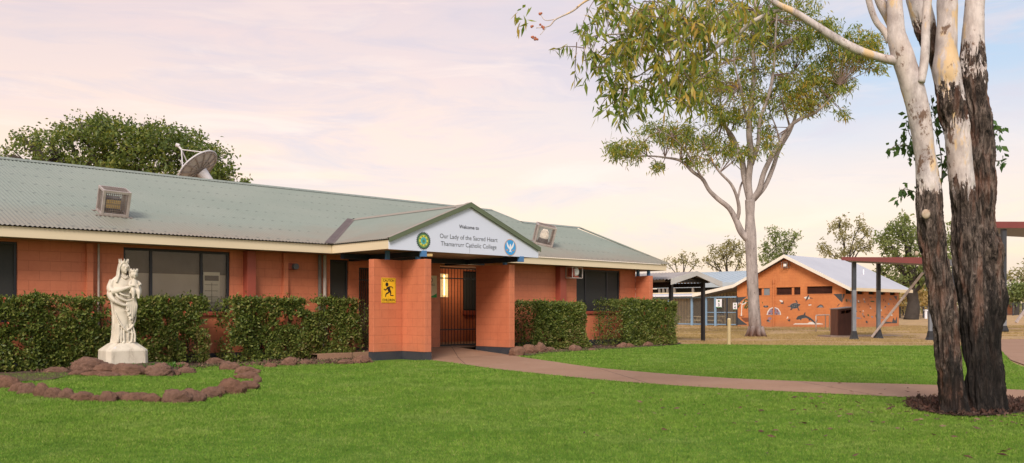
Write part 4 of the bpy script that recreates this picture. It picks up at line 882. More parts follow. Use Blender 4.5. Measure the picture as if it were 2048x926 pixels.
flower_me = None
def flower(parent, p, r=0.045):
    global flower_me
    if flower_me is None:
        m_ = MB()
        for k in range(16):
            a = random.random()*6.28; b_ = random.random()*1.3; d = np.array([math.cos(a)*math.sin(b_), math.sin(a)*math.sin(b_), math.cos(b_)])
            c = d * r * 0.8; e = np.cross(d, (0.3, 0.5, 0.8)); e /= np.linalg.norm(e); g = np.cross(d, e); q = r * 0.38
            m_.add([c+e*q, c+g*q, c-e*q, c-g*q], [(0, 1, 2, 3)])
        m_.tube([(0, 0, -0.06), (0, 0, 0.02)], 0.004, 4)
        o = m_.build("flower", M['flower'], None, fix=False); flower_me = o.data
    else: o = bpy.data.objects.new("flower", flower_me); COL.objects.link(o)
    o.parent = parent; o.location = tuple(np.array(p) - ORG[parent.name]); return o
def hedge(label, u0, u1, v0, v1, ztop, n, nfl, seed, taper=None, gaps=0.0, skirt=0.0):
    root = thing("hedge", label, "hedge", ((u0+u1)/2, (v0+v1)/2, 0), "clipped hedges in front of the school", grid=True)
    m = int(n * 2.2); P = np.column_stack([RNG.uniform(u0, u1, m), RNG.uniform(v0, v1, m), RNG.uniform(0.05, ztop, m)])
    d = np.minimum.reduce([P[:, 1]-v0, ztop-P[:, 2], P[:, 0]-u0+0.03, u1-P[:, 0]+0.03])
    keep = RNG.random(m) < np.exp(-d/0.10) + 0.05
    g = fbm(P*np.array([3.2, 3.2, 3.2]), 3, seed); keep &= g > -0.19 + gaps
    P = P[keep][:n]
    # resample on the skin until the count is reached
    k = n - len(P)
    if k > 0:
        Q = np.column_stack([RNG.uniform(u0, u1, k*2), v0 + RNG.exponential(0.07, k*2), RNG.uniform(0.04, ztop, k*2)])
        g = fbm(Q*3.2, 3, seed); Q = Q[(g > -0.17 + gaps) & (Q[:, 1] < v1)]; P = np.vstack([P, Q])
    # uneven skin: the clipped face bulges and dips, sprigs stick out of the top
    bul = fbm(np.column_stack([P[:, 0]*1.7, P[:, 2]*1.7, np.full(len(P), seed*3.1)]), 3, 5)
    P[:, 1] += bul*0.30 * np.clip(1-(P[:, 1]-v0)/0.4, 0, 1); P[:, 2] += fbm(np.column_stack([P[:, 0]*2.2, P[:, 1]*2, P[:, 0]*0]), 3, 9)*0.10*np.clip(P[:, 2]/ztop, 0, 1)
    endb = fbm(np.column_stack([P[:, 2]*2.5, P[:, 1]*2.5, P[:, 0]*0+seed]), 3, 15)
    P[:, 0] += endb * 0.16 * (np.exp(-(u1-P[:, 0])/0.25) - np.exp(-(P[:, 0]-u0)/0.25))
    if taper: P = P[taper(P)]
    sprig = RNG.random(len(P)) < 0.05; P[sprig, 2] += RNG.uniform(0, 0.13, sprig.sum()) * (P[sprig, 2] > ztop-0.2)
    D = rdir(len(P), (0.0, -0.45, 0.55)); Lf = RNG.uniform(0.03, 0.10, len(P))
    leaf_mesh("foliage", P, D, Lf, Lf*RNG.uniform(0.45, 0.65, len(P)), M['hedge_leaf'], root)
    st = MB(); ns = int((u1-u0)*5)
    for i in range(ns):
        x = random.uniform(u0+0.05, u1-0.05); y = random.uniform(v0+0.15, v1-0.1); px, py, pz_ = x, y, 0.0; pts = [(px, py, 0.0)]
        for k in range(4):
            px += random.uniform(-.1, .1); py += random.uniform(-.08, .06); pz_ += ztop*0.23; pts.append((px, py, pz_))
        st.tube(pts, [0.014, 0.011, 0.009, 0.006, 0.003], 5)
        for k in range(4):
            j = random.randint(1, 3); e = np.array(pts[j]) + np.array([random.uniform(-.22, .22), random.uniform(-.25, .1), random.uniform(.12, .3)]); st.tube([pts[j], e], [0.007, 0.003], 4)
    st.build("stems", M['stem'], root)
    for i in range(nfl):
        x = random.uniform(u0+0.1, u1-0.1); z = ztop*random.choice((0.97, 0.9, 0.8, 0.62, 0.45, 0.98)) + random.uniform(-.04, .04)
        flower(root, (x, v0 - 0.03 + 0.12*max(0, noise(np.array([x*1.7, z*1.7, seed*3.1]), 5)), z))
    return root
def hu(px, v): return u_at(px, v)
hedge("long clipped hedge with red flowers behind the white statue, left of the windowed wall gap", hu(-30, 18.7), hu(413, 18.75), 18.72, 19.48, 1.45, 26000, 14, 1)
hedge("dense clipped hedge with a bushy skirt directly left of the porch wall", hu(430, 19.4), hu(722, 18.65), 18.62, 19.45, 1.46, 19000, 8, 2, gaps=0.04)
hedge("darker clipped hedge just right of the porch, next to the porch wall", hu(1022, 19.0), hu(1166, 18.2), 18.0, 19.35, 1.41, 17500, 0, 13, gaps=-0.16)
hedge("squared clipped hedge at the far right corner of the school, bulging at its end", hu(1186, 19.3), hu(1346, 18.1), 17.98, 19.35, 1.52, 21000, 7, 4, gaps=-0.12)
def loose_plant(name, label, cat, p, n, spread, h, L, mat, stems=5, bias=(0, 0, 0.8), grid=True):
    root = thing(name, label, cat, p, grid=grid)
    p = np.array(p, float); st = MB(); C = []
    for i in range(stems):
        e = p + np.array([random.uniform(-spread, spread), random.uniform(-spread, spread)*0.6, h*random.uniform(0.7, 1.0)])
        mid = (p+e)/2 + np.array([random.uniform(-.1, .1)*h, 0, 0]); st.tube([p + np.array([random.uniform(-.04, .04), 0, 0]), mid, e], [0.012, 0.009, 0.004], 5)
        for k in range(n//stems):
            t = random.uniform(0.15, 1.0); q = p*(1-t)**2 + 2*t*(1-t)*mid + t*t*e; C.append(q + RNG.normal(size=3)*spread*0.16)
    st.build("stem", M['stem'], root); C = np.array(C); Lf = RNG.uniform(0.6, 1.1, len(C))*L
    leaf_mesh("foliage", C, rdir(len(C), bias), Lf, Lf*0.5, mat, root); return root
loose_plant("climbing_plant", "thin dark climbing plant on the narrow barred grille left of the porch", "climber", (hu(731, 19.4), 19.42, 0.05), 420, 0.22, 1.5, 0.06, M['hedge_leaf'], 6, (0, -0.5, 0.3))
gx = uvz(gr(512, 722)); loose_plant("young_shrub", "bright green broad-leaved young shrub at the foot of the middle hedge", "shrub", (gx[0], gx[1]+0.05, 0.03), 110, 0.26, 0.62, 0.13, M['bright_leaf'], 9, (0, -0.4, 0.6))
gx = uvz(gr(1318, 690)); loose_plant("bushy_shrub", "leafy bush leaning out past the end of the far right hedge", "shrub", (hu(1340, 18.05), 18.1, 0.03), 1300, 0.42, 1.12, 0.07, M['hedge_leaf'], 14, (0.3, -0.3, 0.5))
# low weeds round the statue
V_ = []
for i in range(900):
    a = random.uniform(-0.3, math.pi*1.1) + math.pi; r = random.uniform(0.45, 0.95); V_.append((MX + 0.25 + 1.05*r*math.cos(a), MY + 0.02 + 0.62*r*math.sin(a), 0.16 - 0.05*r))
V_ = np.array(V_); Lf = RNG.uniform(0.04, 0.10, len(V_)); tag(leaf_mesh("weeds", V_, rdir(len(V_), (0, 0, 1.2)), Lf, Lf*0.35, M['bright_leaf'], None), kind="stuff", label="low green weeds growing on the mound at the statue's foot", cat="weeds")

# ================================================================== rocks
def rock(label, c, sx, sy, sz, seed, group, rot=0.0):
    bm = bmesh.new(); bmesh.ops.create_icosphere(bm, subdivisions=4, radius=1.0); V = np.array([v.co[:] for v in bm.verts])
    n = V + 0; q = V*1.25 + seed*7.13
    r = 1 + 0.42*fbm(q, 2, seed) + 0.26*np.abs(fbm(V*3.1 + seed, 4, seed+50)) - 0.05
    cut = RNG.normal(size=(5, 3)); cut /= np.linalg.norm(cut, axis=1)[:, None]
    P = V * r[:, None]
    for k in cut:
        h = P @ k; lim = 0.80; P -= np.where(h > lim, (h-lim)*0.75, 0)[:, None] * k
    P += (fbm(P*5.5 + seed, 4, seed+9)*0.20)[:, None]*n
    P = P * np.array([sx/2, sy/2, sz/2])*np.array([1.2, 1.15, 1.05]); ca, sa = math.cos(rot), math.sin(rot); P = np.column_stack([P[:, 0]*ca-P[:, 1]*sa, P[:, 0]*sa+P[:, 1]*ca, P[:, 2]])
    P[:, 2] = np.maximum(P[:, 2], -sz*0.36)
    for v, co in zip(bm.verts, P): v.co = co
    me = bpy.data.meshes.new("rock"); bm.to_mesh(me); bm.free(); me.materials.append(M['rock']); me.polygons.foreach_set("use_smooth", [True]*len(me.polygons))
    o = bpy.data.objects.new("rock", me); COL.objects.link(o); o.location = tuple(c); return tag(o, label, "rock", group)
ZS = 540/2048.0
front = [(-20,300,150,80),(45,338,130,105),(118,365,105,85),(195,382,110,95),(298,404,108,108),(392,416,112,104),(490,420,115,84),(615,437,150,84),(722,437,95,58),(800,442,112,88),(895,432,125,88),(1010,436,175,84),(1145,446,115,78),(1255,440,80,48),(1322,449,185,122),(1440,442,150,112),(1585,411,135,92),(1742,380,190,122),(1640,392,95,84),(1862,347,140,84),(1948,297,52,62),(1866,267,140,62),(1862,226,150,62),(1740,196,125,62),(1618,152,112,56)]
desc = ["rounded","lumpy","blocky","flattish","knobbly"]
# the edging read from its left end: labels count along the curve
def rock_px(zx, zb, zw, zh, label, seed, group, z=0.0, hmul=1.0):
    px, py = zx*ZS, 690 + zb*ZS; p = gr(px, py, z); w = zw*ZS*p[1]/F; h = zh*ZS*p[1]/F*0.95
    d = w*random.uniform(0.65, 0.85); o = rock(label, (p[0], p[1]+d*0.42, z + h*0.30*hmul), w*1.08, d, h*1.35, seed, group, random.uniform(-.35, .35)); return o
for i, (zx, zb, zw, zh) in enumerate(front):
    pos = ORD[i] if i < len(ORD) else str(i)
    extra = ""
    rock_px(zx, zb, zw, zh, f"{desc[i % 5]} red-brown rock, {pos} from the left along the curved lawn edging" + ("," + extra if extra else ""), 100+i, "rocks edging the statue lawn")
ped = [(655,190,175,105,0.10,"large sloping rock at the back left of the statue base"),(645,218,125,88,0,"rounded rock leaning on the back left boulder by the statue"),(568,237,112,48,0,"small low rock at the far left of the statue's rock ring"),(690,244,150,46,0,"low flat rock at the front left of the statue's rock ring"),
       (775,212,152,66,0.06,"dark upper rock touching the pedestal's left front corner"),(800,247,132,48,0,"small grey rock under the pedestal's left front corner"),(960,242,235,104,0,"broadest rock in front of the statue pedestal, with a dark hollow"),(1185,245,200,106,0,"broad dark-streaked rock at the pedestal's right front corner"),(1312,238,95,52,0,"small weedy rock right of the statue's biggest rocks"),(1402,222,108,56,0,"outermost right rock of the statue's rock ring"),(1375,180,100,50,0.08,"mossy rock at the back right of the statue's rock ring")]
for i, (zx, zb, zw, zh, z, lab) in enumerate(ped): rock_px(zx, zb, zw, zh, lab, 200+i, "rocks round the statue base", z)
def rk(px, py, w, h, lab, seed, grp):
    p = gr(px, py); k = p[1]/F; return rock(lab, (p[0], p[1]+w*k*0.35, h*k*0.28), w*k*1.1, w*k*0.8, h*k*1.4, seed, grp, random.uniform(-.5, .5))
GB = "loose rocks in the garden beds"
for i, (px, py, w, h, lab) in enumerate([(577,733,26,18,"squat rock on the soil below the middle hedge"),(612,730,30,10,"flat low rock on soil beside the squat rock under the middle hedge"),(690,730,28,11,"flat dark rock under the right end of the middle hedge"),(722,728,32,18,"pale pointed rock against the porch wall's left foot"),(455,737,24,14,"small rock on soil under the left end of the middle hedge"),
        (105,748,40,12,"long flat rock on soil below the left end of the long hedge"),(540,736,20,10,"little rock on soil where lawn edging meets the middle hedge"),
        (1035,713,24,22,"pale rock nearest the path beside the right porch wall"),(1058,709,26,20,"rounded rock second from the path under the darker hedge"),(1081,706,22,20,"rock third from the path under the darker hedge"),(1101,703,14,9,"pebble-sized rock fourth from the path under the darker hedge"),(1150,703,20,13,"rock under the right end of the darker hedge"),(1184,702,14,5,"flat pale stone on the soil between the two right hedges"),
        (1245,696,18,10,"rock under the left half of the far right hedge"),(1258,695,14,9,"small rock beside another under the middle of the far right hedge"),(1297,693,16,10,"rock under the middle right of the far right hedge"),(1327,691,18,11,"rock at the outer corner foot of the far right hedge")]):
    rk(px, py, w, h, lab, 300+i, GB)
# leaf litter / clods on the soil
C_ = []
for i in range(2600):
    px = random.choice((random.uniform(60, 250), random.uniform(380, 735), random.uniform(520, 735), random.uniform(1030, 1345))); 
    if px < 740: py = 748 - (px-100)*0.030 - random.uniform(0, 12)
    else: py = 712 - (px-1030)*0.064 - random.uniform(1, 7)
    p = gr(px, py); C_.append((p[0], p[1], 0.035))
C_ = np.array(C_); Lf = RNG.uniform(0.03, 0.09, len(C_)); M['litter'] = leafmat("dry_leaf_litter", [(0.16, 0.09, 0.06), (0.09, 0.05, 0.04), (0.28, 0.19, 0.12)], 0.1, 0.9)
tag(leaf_mesh("leaf_litter", C_, rdir(len(C_), (0, 0, 0.25)), Lf, Lf*0.5, M['litter'], None), kind="stuff", label="dry leaf litter on the soil of the garden beds", cat="leaf litter")
mc = np.array([p[:2] for p in mp_c])

# ================================================================== statue
def statue():
    zb = 0.15; root = thing("statue", "white weathered statue of a crowned robed woman holding a crowned child", "statue", (STAT[0], STAT[1], zb))
    root.rotation_euler = (0, 0, GRID - math.radians(4)); ORG[root.name] = np.zeros(3)         # parts in the statue's own frame: -y is its front
    h = 0.36; s = MB(); a = 0.385; b_ = 0.335; c = 0.07
    def ring(x, y, cc, z): return [(-x+cc, -y, z), (x-cc, -y, z), (x, -y+cc, z), (x, y-cc, z), (x-cc, y, z), (-x+cc, y, z), (-x, y-cc, z), (-x, -y+cc, z)]
    rs = [ring(a, b_, c, -0.05), ring(a*0.985, b_*0.985, c, h*0.76), ring(a*0.95, b_*0.95, c, h*0.83), ring(a*0.62, b_*0.66, c*1.8, h*1.16), ring(a*0.5, b_*0.55, c*1.6, h*1.2)]
    s.add([p for r in rs for p in r], [(i*8+j, i*8+(j+1)%8, (i+1)*8+(j+1)%8, (i+1)*8+j) for i in range(4) for j in range(8)] + [tuple(range(32, 40))])
    s.build("pedestal", M['statue'], root, bevel=0.012)
    z0 = h*1.14; m_ = MB()
    # robe: stacked ellipses with drapery folds
    na = 120; prof = [(0.0, .215, .20, .0), (0.04, .205, .19, .0), (0.15, .20, .175, .0), (0.35, .205, .17, .0), (0.55, .215, .17, .005), (0.75, .235, .175, .01), (0.92, .255, .185, .01), (1.04, .262, .185, .01), (1.14, .25, .165, .012), (1.22, .215, .135, .015), (1.27, .15, .105, .015), (1.31, .09, .08, .01)]
    zs = np.linspace(0, 1.31, 80); pz_ = np.array([p[0] for p in prof]); V = []
    for z in zs:
        rx = np.interp(z, pz_, [p[1] for p in prof]); ry = np.interp(z, pz_, [p[2] for p in prof]); oy = np.interp(z, pz_, [p[3] for p in prof])
        amp = np.interp(z, [0, 0.3, 0.8, 1.0, 1.2], [0.10, 0.085, 0.05, 0.03, 0.0]); sway = 0.03*math.sin(z*2.2)
        for j in range(na):
            t = 2*math.pi*j/na; ph = t + 0.5*math.sin(z*1.7 + t*2) + z*0.25
            f = 1 + amp*(abs(math.sin(ph*5.5))*1.5-0.75 + 0.45*math.sin(ph*13+z*3)) + (0.04*math.sin(ph*21) if z < 0.6 else 0)
            V.append((rx*f*math.cos(t) + sway - 0.02, ry*f*math.sin(t) + oy, z0 + z))
    n = len(zs); m_.add(V, [(i*na+j, i*na+(j+1)%na, (i+1)*na+(j+1)%na, (i+1)*na+j) for i in range(n-1) for j in range(na)] + [tuple(range(na-1, -1, -1)), tuple((n-1)*na+j for j in range(na))])
    T = lambda pts, r, k=10: m_.tube([(x, y, z0+z) for x, y, z in smooth_curve(pts, 6)], np.interp(np.linspace(0, 1, (len(pts)-1)*6+1), np.linspace(0, 1, len(r)), r), k)
    def Bl(x, y, z, rx, ry, rz, k=16): m_.ball((x, y, z0+z), (rx, ry, rz), k)
    # neck, head looking down towards the child, veil
    T([(-.01, .0, 1.24), (0.0, -.02, 1.34), (.0, -.035, 1.40)], [.075, .058, .058])
    hx, hy, hz = 0.005, -0.045, 1.445
    Bl(hx, hy, hz, .078, .09, .112, 20); Bl(hx+.005, hy-.035, hz-.045, .055, .06, .06)
    Bl(hx+.01, hy-.098, hz-.012, .013, .02, .032, 10); Bl(hx+.01, hy-.1, hz-.028, .017, .017, .012, 10)
    Bl(hx+.01, hy-.088, hz-.056, .024, .012, .008, 10); Bl(hx+.01, hy-.086, hz-.068, .019, .013, .008, 10); Bl(hx+.012, hy-.077, hz-.092, .02, .018, .016, 10)
    for s_ in (-1, 1): Bl(hx+.01+s_*.034, hy-.078, hz+.012, .02, .016, .009, 10); T([(hx+.01+s_*.014, hy-.092, hz+.027), (hx+.01+s_*.036, hy-.088, hz+.034), (hx+.01+s_*.058, hy-.07, hz+.026)], [.007, .008, .006], 6)
    Vv = []; na2, nz2 = 40, 26       # veil: an open shell from the crown down over the shoulders
    for i in range(nz2):
        t = i/(nz2-1); z = 1.575 - t*0.62; rx = np.interp(t, [0, .08, .25, .45, .6, .8, 1], [.03, .09, .115, .135, .19, .265, .275]); ry = np.interp(t, [0, .08, .25, .45, .6, .8, 1], [.03, .09, .12, .12, .13, .165, .185]); op = np.interp(t, [0, .1, .25, .5, 1], [0.0, .6, .95, 1.15, 1.25])
        for j in range(na2):
            a_ = -math.pi/2 + op + (2*math.pi-2*op)*j/(na2-1); f = 1 + 0.04*math.sin(j*1.3+t*3)*t + 0.02*math.sin(j*0.7); Vv.append((rx*f*math.cos(a_) + .0, ry*f*math.sin(a_) - .012 + 0.02*t, z0+z))
    fv = [(i*na2+j, i*na2+j+1, (i+1)*na2+j+1, (i+1)*na2+j) for i in range(nz2-1) for j in range(na2-1)]
    k = len(Vv); inner = [(x*0.86, (y+.01)*0.86-.01, z) for x, y, z in Vv]; fi = [tuple(q+k for q in f[::-1]) for f in fv]
    edge = []; bl = [i*na2 for i in range(nz2)]; br_ = [i*na2+na2-1 for i in range(nz2)]; bt = list(range(na2)); bb = [(nz2-1)*na2+j for j in range(na2)]
    for L_, flip in ((bl, 0), (br_, 1), (bt, 1), (bb, 0)):
        for a_, c_ in zip(L_[:-1], L_[1:]): edge.append((a_, c_, c_+k, a_+k))
    m_.add(Vv + inner, fv + fi + edge)
    for s_ in (-1, 1): T([(s_*.05, -.10, 1.53), (s_*.088, -.09, 1.47), (s_*.10, -.08, 1.38), (s_*.12, -.10, 1.28), (s_*.17, -.13, 1.16)], [.014, .018, .02, .024, .02], 8)
    T([(-.07, -.10, 1.30), (0, -.135, 1.24), (.07, -.10, 1.30)], [.012, .014, .012], 8)
    # her crown
    def crown(x, y, z, r, hgt, npt):
        T([(x+r*math.cos(t), y+r*math.sin(t), z) for t in np.linspace(0, 2*math.pi, 13)], [.014]*4, 8)
        T([(x+r*1.02*math.cos(t), y+r*1.02*math.sin(t), z+hgt*.4) for t in np.linspace(0, 2*math.pi, 13)], [.010]*4, 8)
        for q in range(npt):
            t = 2*math.pi*(q+.5)/npt; c0 = np.array([x+r*math.cos(t), y+r*math.sin(t), z]); c1 = np.array([x+r*1.14*math.cos(t), y+r*1.14*math.sin(t), z+hgt])
            T([c0, (c0+c1)/2, c1], [.020, .018, .008], 8); Bl(c1[0], c1[1], c1[2], .013, .013, .015, 8)
            e = np.array([-math.sin(t), math.cos(t), 0])*r*0.33; T([c0, c0+(c1-c0)*.55+e], [.014, .010], 6) if False else None
    crown(hx, hy+.02, 1.54, .080, .066, 9); Bl(hx, hy+.02, 1.55, .075, .075, .03)
    # child seated on her left forearm
    cx, cy = 0.16, -0.17
    T([(cx-.02, cy+.0, 1.02), (cx, cy-.01, 1.12), (cx, cy-.01, 1.215)], [.085, .082, .062], 14)
    T([(cx, cy-.01, 1.2), (cx, cy-.015, 1.265)], [.034, .032], 8); Bl(cx, cy-.03, 1.322, .064, .07, .076, 18)
    Bl(cx-.004, cy-.098, 1.312, .010, .014, .018, 8); Bl(cx-.004, cy-.09, 1.283, .018, .010, .006, 8); Bl(cx-.004, cy-.08, 1.262, .018, .016, .014, 8)
    for s_ in (-1, 1): Bl(cx-.004+s_*.024, cy-.084, 1.326, .015, .012, .008, 8); Bl(cx+s_*.052, cy-.02, 1.315, .022, .05, .05, 10)
    crown(cx, cy-.02, 1.372, .058, .048, 8); Bl(cx, cy-.02, 1.38, .055, .055, .025)
    T([(cx-.065, cy-.02, 1.19), (cx-.10, cy-.06, 1.12), (cx-.05, cy-.115, 1.105)], [.030, .027, .022]); T([(cx+.065, cy-.02, 1.19), (cx+.115, cy-.05, 1.13), (cx+.075, cy-.11, 1.12)], [.030, .027, .022])
    for ax_, s_ in ((cx-.05, 1), (cx+.075, -1)):
        Bl(ax_+s_*.012, cy-.122, 1.107, .018, .016, .014, 10)
        for q in range(4): T([(ax_+s_*.018, cy-.128, 1.098+q*.007), (ax_+s_*.034, cy-.136, 1.096+q*.007)], [.0055, .0045], 6)
    T([(cx-.045, cy-.03, 1.03), (cx-.05, cy-.105, 1.01), (cx-.045, cy-.12, .93), (cx-.05, cy-.115, .87)], [.052, .045, .034, .024]); T([(cx+.045, cy-.03, 1.03), (cx+.06, cy-.10, 1.0), (cx+.06, cy-.115, .93), (cx+.055, cy-.12, .88)], [.052, .045, .034, .024])
    for q in (-.05, .055): T([(cx+q, cy-.11, .875), (cx+q-.005, cy-.155, .862)], [.022, .015], 8)
    for q in np.linspace(-.07, .07, 6): T([(cx+q*.7, cy-.075, 1.13), (cx+q, cy-.10, 1.02), (cx+q*1.1, cy-.10, .945)], [.008, .013, .011], 6)
    # her arms: right forearm crosses to the child, left arm carries it
    T([(-.20, .0, 1.19), (-.265, -.03, 1.06), (-.245, -.10, .985)], [.072, .068, .066]); T([(-.245, -.10, .985), (-.11, -.20, 1.02), (.03, -.245, 1.07)], [.066, .05, .030])
    Bl(.06, -.258, 1.078, .042, .020, .026, 12)
    for q in range(4): T([(.082, -.266, 1.098-q*.0145), (.115, -.272, 1.098-q*.0145), (.138-.004*q, -.262, 1.092-q*.0145)], [.0095, .0085, .007], 8)
    T([(.05, -.262, 1.098), (.07, -.272, 1.122), (.088, -.27, 1.135)], [.0105, .009, .007], 8)
    T([(.20, .0, 1.19), (.285, -.04, 1.05), (.27, -.10, .955)], [.07, .068, .06]); T([(.27, -.10, .955), (.21, -.20, .965), (.13, -.245, .985)], [.058, .045, .03])
    Bl(.105, -.25, .985, .034, .022, .024, 12)
    for q in range(4): T([(.088, -.258, 1.003-q*.012), (.06, -.262, .998-q*.012), (.045, -.25, .99-q*.012)], [.009, .008, .007], 8)
    # mantle: sleeve fall, swag across the waist, hanging tail with zigzag hem, diagonal hem
    T([(-.25, -.06, 1.0), (-.27, -.10, .90), (-.20, -.18, .80), (-.06, -.22, .735), (.05, -.215, .74)], [.055, .05, .035, .03, .026]); T([(-.26, -.04, 1.06), (-.285, -.06, .93), (-.25, -.13, .82), (-.12, -.20, .74)], [.05, .05, .03, .02])
    T([(-.20, -.15, .97), (-.15, -.21, .88), (-.02, -.225, .82), (.10, -.22, .83)], [.022, .024, .022, .02]); T([(-.17, -.16, 1.0), (-.08, -.22, .93), (.05, -.235, .90)], [.018, .02, .016])
    for q, (x, zt2, zl) in enumerate(((.00, .80, .62), (.035, .82, .54), (.075, .84, .46), (.115, .86, .40), (.15, .86, .50), (.185, .88, .58))): T([(x*.8+.01, -.215, zt2), (x+.01, -.225, (zt2+zl)/2), (x, -.205, zl)], [.016, .024, .020], 8)
    for zz, x in ((.62, .01), (.54, .03), (.46, .06)): T([(x-.02, -.215, zz+.05), (x+.02, -.235, zz+.015), (x-.015, -.225, zz-.015)], [.016, .022, .012], 8)
    T([(-.20, -.10, .62), (-.13, -.17, .42), (.0, -.19, .25), (.15, -.15, .18)], [.012, .018, .02, .016]); T([(.22, -.08, .75), (.20, -.14, .48), (.12, -.18, .32), (.0, -.19, .235)], [.015, .02, .018, .014])
    for x, tw in ((-.15, .02), (-.09, .0), (-.03, -.01), (.04, .01), (.10, .03), (.16, .02)): T([(x*.85, -.155, .36), (x+tw, -.18, .18), (x*1.08, -.185, .02)], [.013, .02, .024], 8)
    for x in (-.05, .075): T([(x, -.16, .018), (x*1.1, -.225, .012)], [.032, .022], 10)
    m_.v = [(x*0.92, y, z) for x, y, z in m_.v]
    o = m_.build("figure", M['statue'], root, fix=False)
    md = o.modifiers.new("remesh", 'REMESH'); md.mode = 'VOXEL'; md.voxel_size = 0.0075
    sm = o.modifiers.new("smooth", 'SMOOTH'); sm.factor = 0.5; sm.iterations = 2
    dg = bpy.context.evaluated_depsgraph_get(); me = bpy.data.meshes.new_from_object(o.evaluated_get(dg)); o.modifiers.clear(); o.data = me
    me.polygons.foreach_set("use_smooth", [True]*len(me.polygons))
    if not me.materials: me.materials.append(M['statue'])
statue()

# ================================================================== grass
def in_poly(P, poly):
    x, y = P[:, 0], P[:, 1]; inside = np.zeros(len(P), bool); q = np.array([p[:2] for p in poly]); j = len(q)-1
    for i in range(len(q)):
        c = ((q[i, 1] > y) != (q[j, 1] > y)) & (x < (q[j, 0]-q[i, 0])*(y-q[i, 1])/(q[j, 1]-q[i, 1]+1e-12)+q[i, 0]); inside ^= c; j = i
    return inside
def grass(n):
    # even on the ground near the path edge of view, thinning with distance
    Y = np.exp(RNG.uniform(math.log(5.0), math.log(31.5), n)); X = RNG.uniform(-0.85, 0.85, n)*Y; P = np.column_stack([X, Y])
    k = in_poly(P, lawn_poly) & ~in_poly(P + RNG.normal(size=P.shape)*0.035, path_poly) & ~in_poly(P, mc) & ~in_poly(P, [p[:2] for p in rp])
    v = P @ VS[:2]; u = P @ US[:2]; bed_v = np.where(u < 12, np.interp(u, [3, 5.5, 8.2, 9.5, 12], [18.1, 18.15, 18.55, 18.42, 18.15]), np.interp(u, [16, 20, 26], [17.3, 17.75, 17.72]))
    k &= (v < bed_v + fbm(np.column_stack([P*2.5, P[:, :1]*0]), 3, 4)*0.25) & ~((u > 12.0) & (u < 16.4) & (v > 16.4))
    k &= ((P[:, 0]-MX)/1.1)**2 + ((P[:, 1]-MY)/0.75)**2 > 0.9
    P = P[k]; N_ = len(P); sc = np.clip(P[:, 1]/9.0, 0.8, 2.6)
    h = RNG.uniform(0.012, 0.032, N_) * (1 + 0.35*fbm(np.column_stack([P*1.2, P[:, :1]*0]), 3, 8)) * np.clip(sc, 0.8, 1.3); a = RNG.uniform(0, 2*math.pi, N_); w = RNG.uniform(0.0028, 0.0055, N_)*sc
    lean = RNG.normal(size=(N_, 2))*0.6*h[:, None]; z0 = np.full(N_, 0.01)
    d = np.column_stack([np.cos(a), np.sin(a)])*w[:, None]
    V = np.stack([np.column_stack([P-d, z0]), np.column_stack([P+d, z0]), np.column_stack([P+lean, z0+h])], 1).reshape(-1, 3)
    tag(raw_mesh("grass", V, np.arange(N_*3).reshape(-1, 3), M['blade']), kind="stuff", label="short mown green grass blades of the school lawn", cat="grass")
grass(1400000)

def dry_grass(n):
    Y = RNG.uniform(30.3, 66, n); X = RNG.uniform(0.15, 0.62, n)*Y; P = np.column_stack([X, Y]); cl = fbm(np.column_stack([P*np.array([0.35, 0.9]), P[:, :1]*0]), 4, 21)
    k = (cl > 0.02) & ~in_poly(P, lawn_poly) & ~in_poly(P, [p[:2] for p in rp]); P = P[k]; N_ = len(P); sc = P[:, 1]/34
    h = RNG.uniform(0.03, 0.09, N_); a = RNG.uniform(0, 2*math.pi, N_); w = 0.007*sc; d = np.column_stack([np.cos(a), np.sin(a)])*w[:, None]; z0 = ground_z(P[:, 1]); lean = RNG.normal(size=(N_, 2))*0.9*h[:, None]
    V = np.stack([np.column_stack([P-d, z0]), np.column_stack([P+d, z0]), np.column_stack([P+lean, z0+h])], 1).reshape(-1, 3)
    M['straw'] = leafmat("dry_grass_blades", [(0.30, 0.21, 0.10), (0.46, 0.34, 0.17), (0.22, 0.155, 0.08)], 0.3, 0.9)
    tag(raw_mesh("dry_grass", V, np.arange(N_*3).reshape(-1, 3), M['straw']), kind="stuff", label="sparse dry straw-coloured grass of the bare yard", cat="dry grass")
dry_grass(200000)
# ================================================================== trees
def limb(mb, pts, rad, n=10, k=5, rough=0.0, seed=0):
    P = smooth_curve(pts, k); R = np.interp(np.linspace(0, 1, len(P)), np.linspace(0, 1, len(rad)), rad)
    if rough: R = R * (1 + rough*fbm(P*1.5, 3, seed))
    return mb.tube(P, R, n)
def pxs(path, Y): return [at(p[0], p[1], Y + (p[2] if len(p) > 2 else 0)) for p in path]
def ell_pts(cx, cy, rx, ry, n, Y, dz):
    out = []
    while len(out) < n:
        a, b_, c = RNG.uniform(-1, 1, 3)
        if a*a+b_*b_+c*c <= 1: out.append(at(cx+a*rx, cy+b_*ry, Y + c*dz))
    return np.array(out)
def sprays(C, per, spread, L, w, mat, parent, droop=0.35, bias=(0, 0, -0.5), name="crown", twigs=None):
    """around every point of C a twig with a tuft of leaves"""
    n = len(C); D0 = rdir(n, (0, 0, 0.1)); base = np.repeat(C, per, 0); t = RNG.uniform(-0.5, 1.0, n*per)[:, None]
    P = base + np.repeat(D0, per, 0)*t*spread + RNG.normal(size=(n*per, 3))*spread*0.28
    Lf = RNG.uniform(0.65, 1.15, n*per)*L; return leaf_mesh(name, P, rdir(n*per, bias), Lf, Lf*w, mat, parent, 0.12, droop)

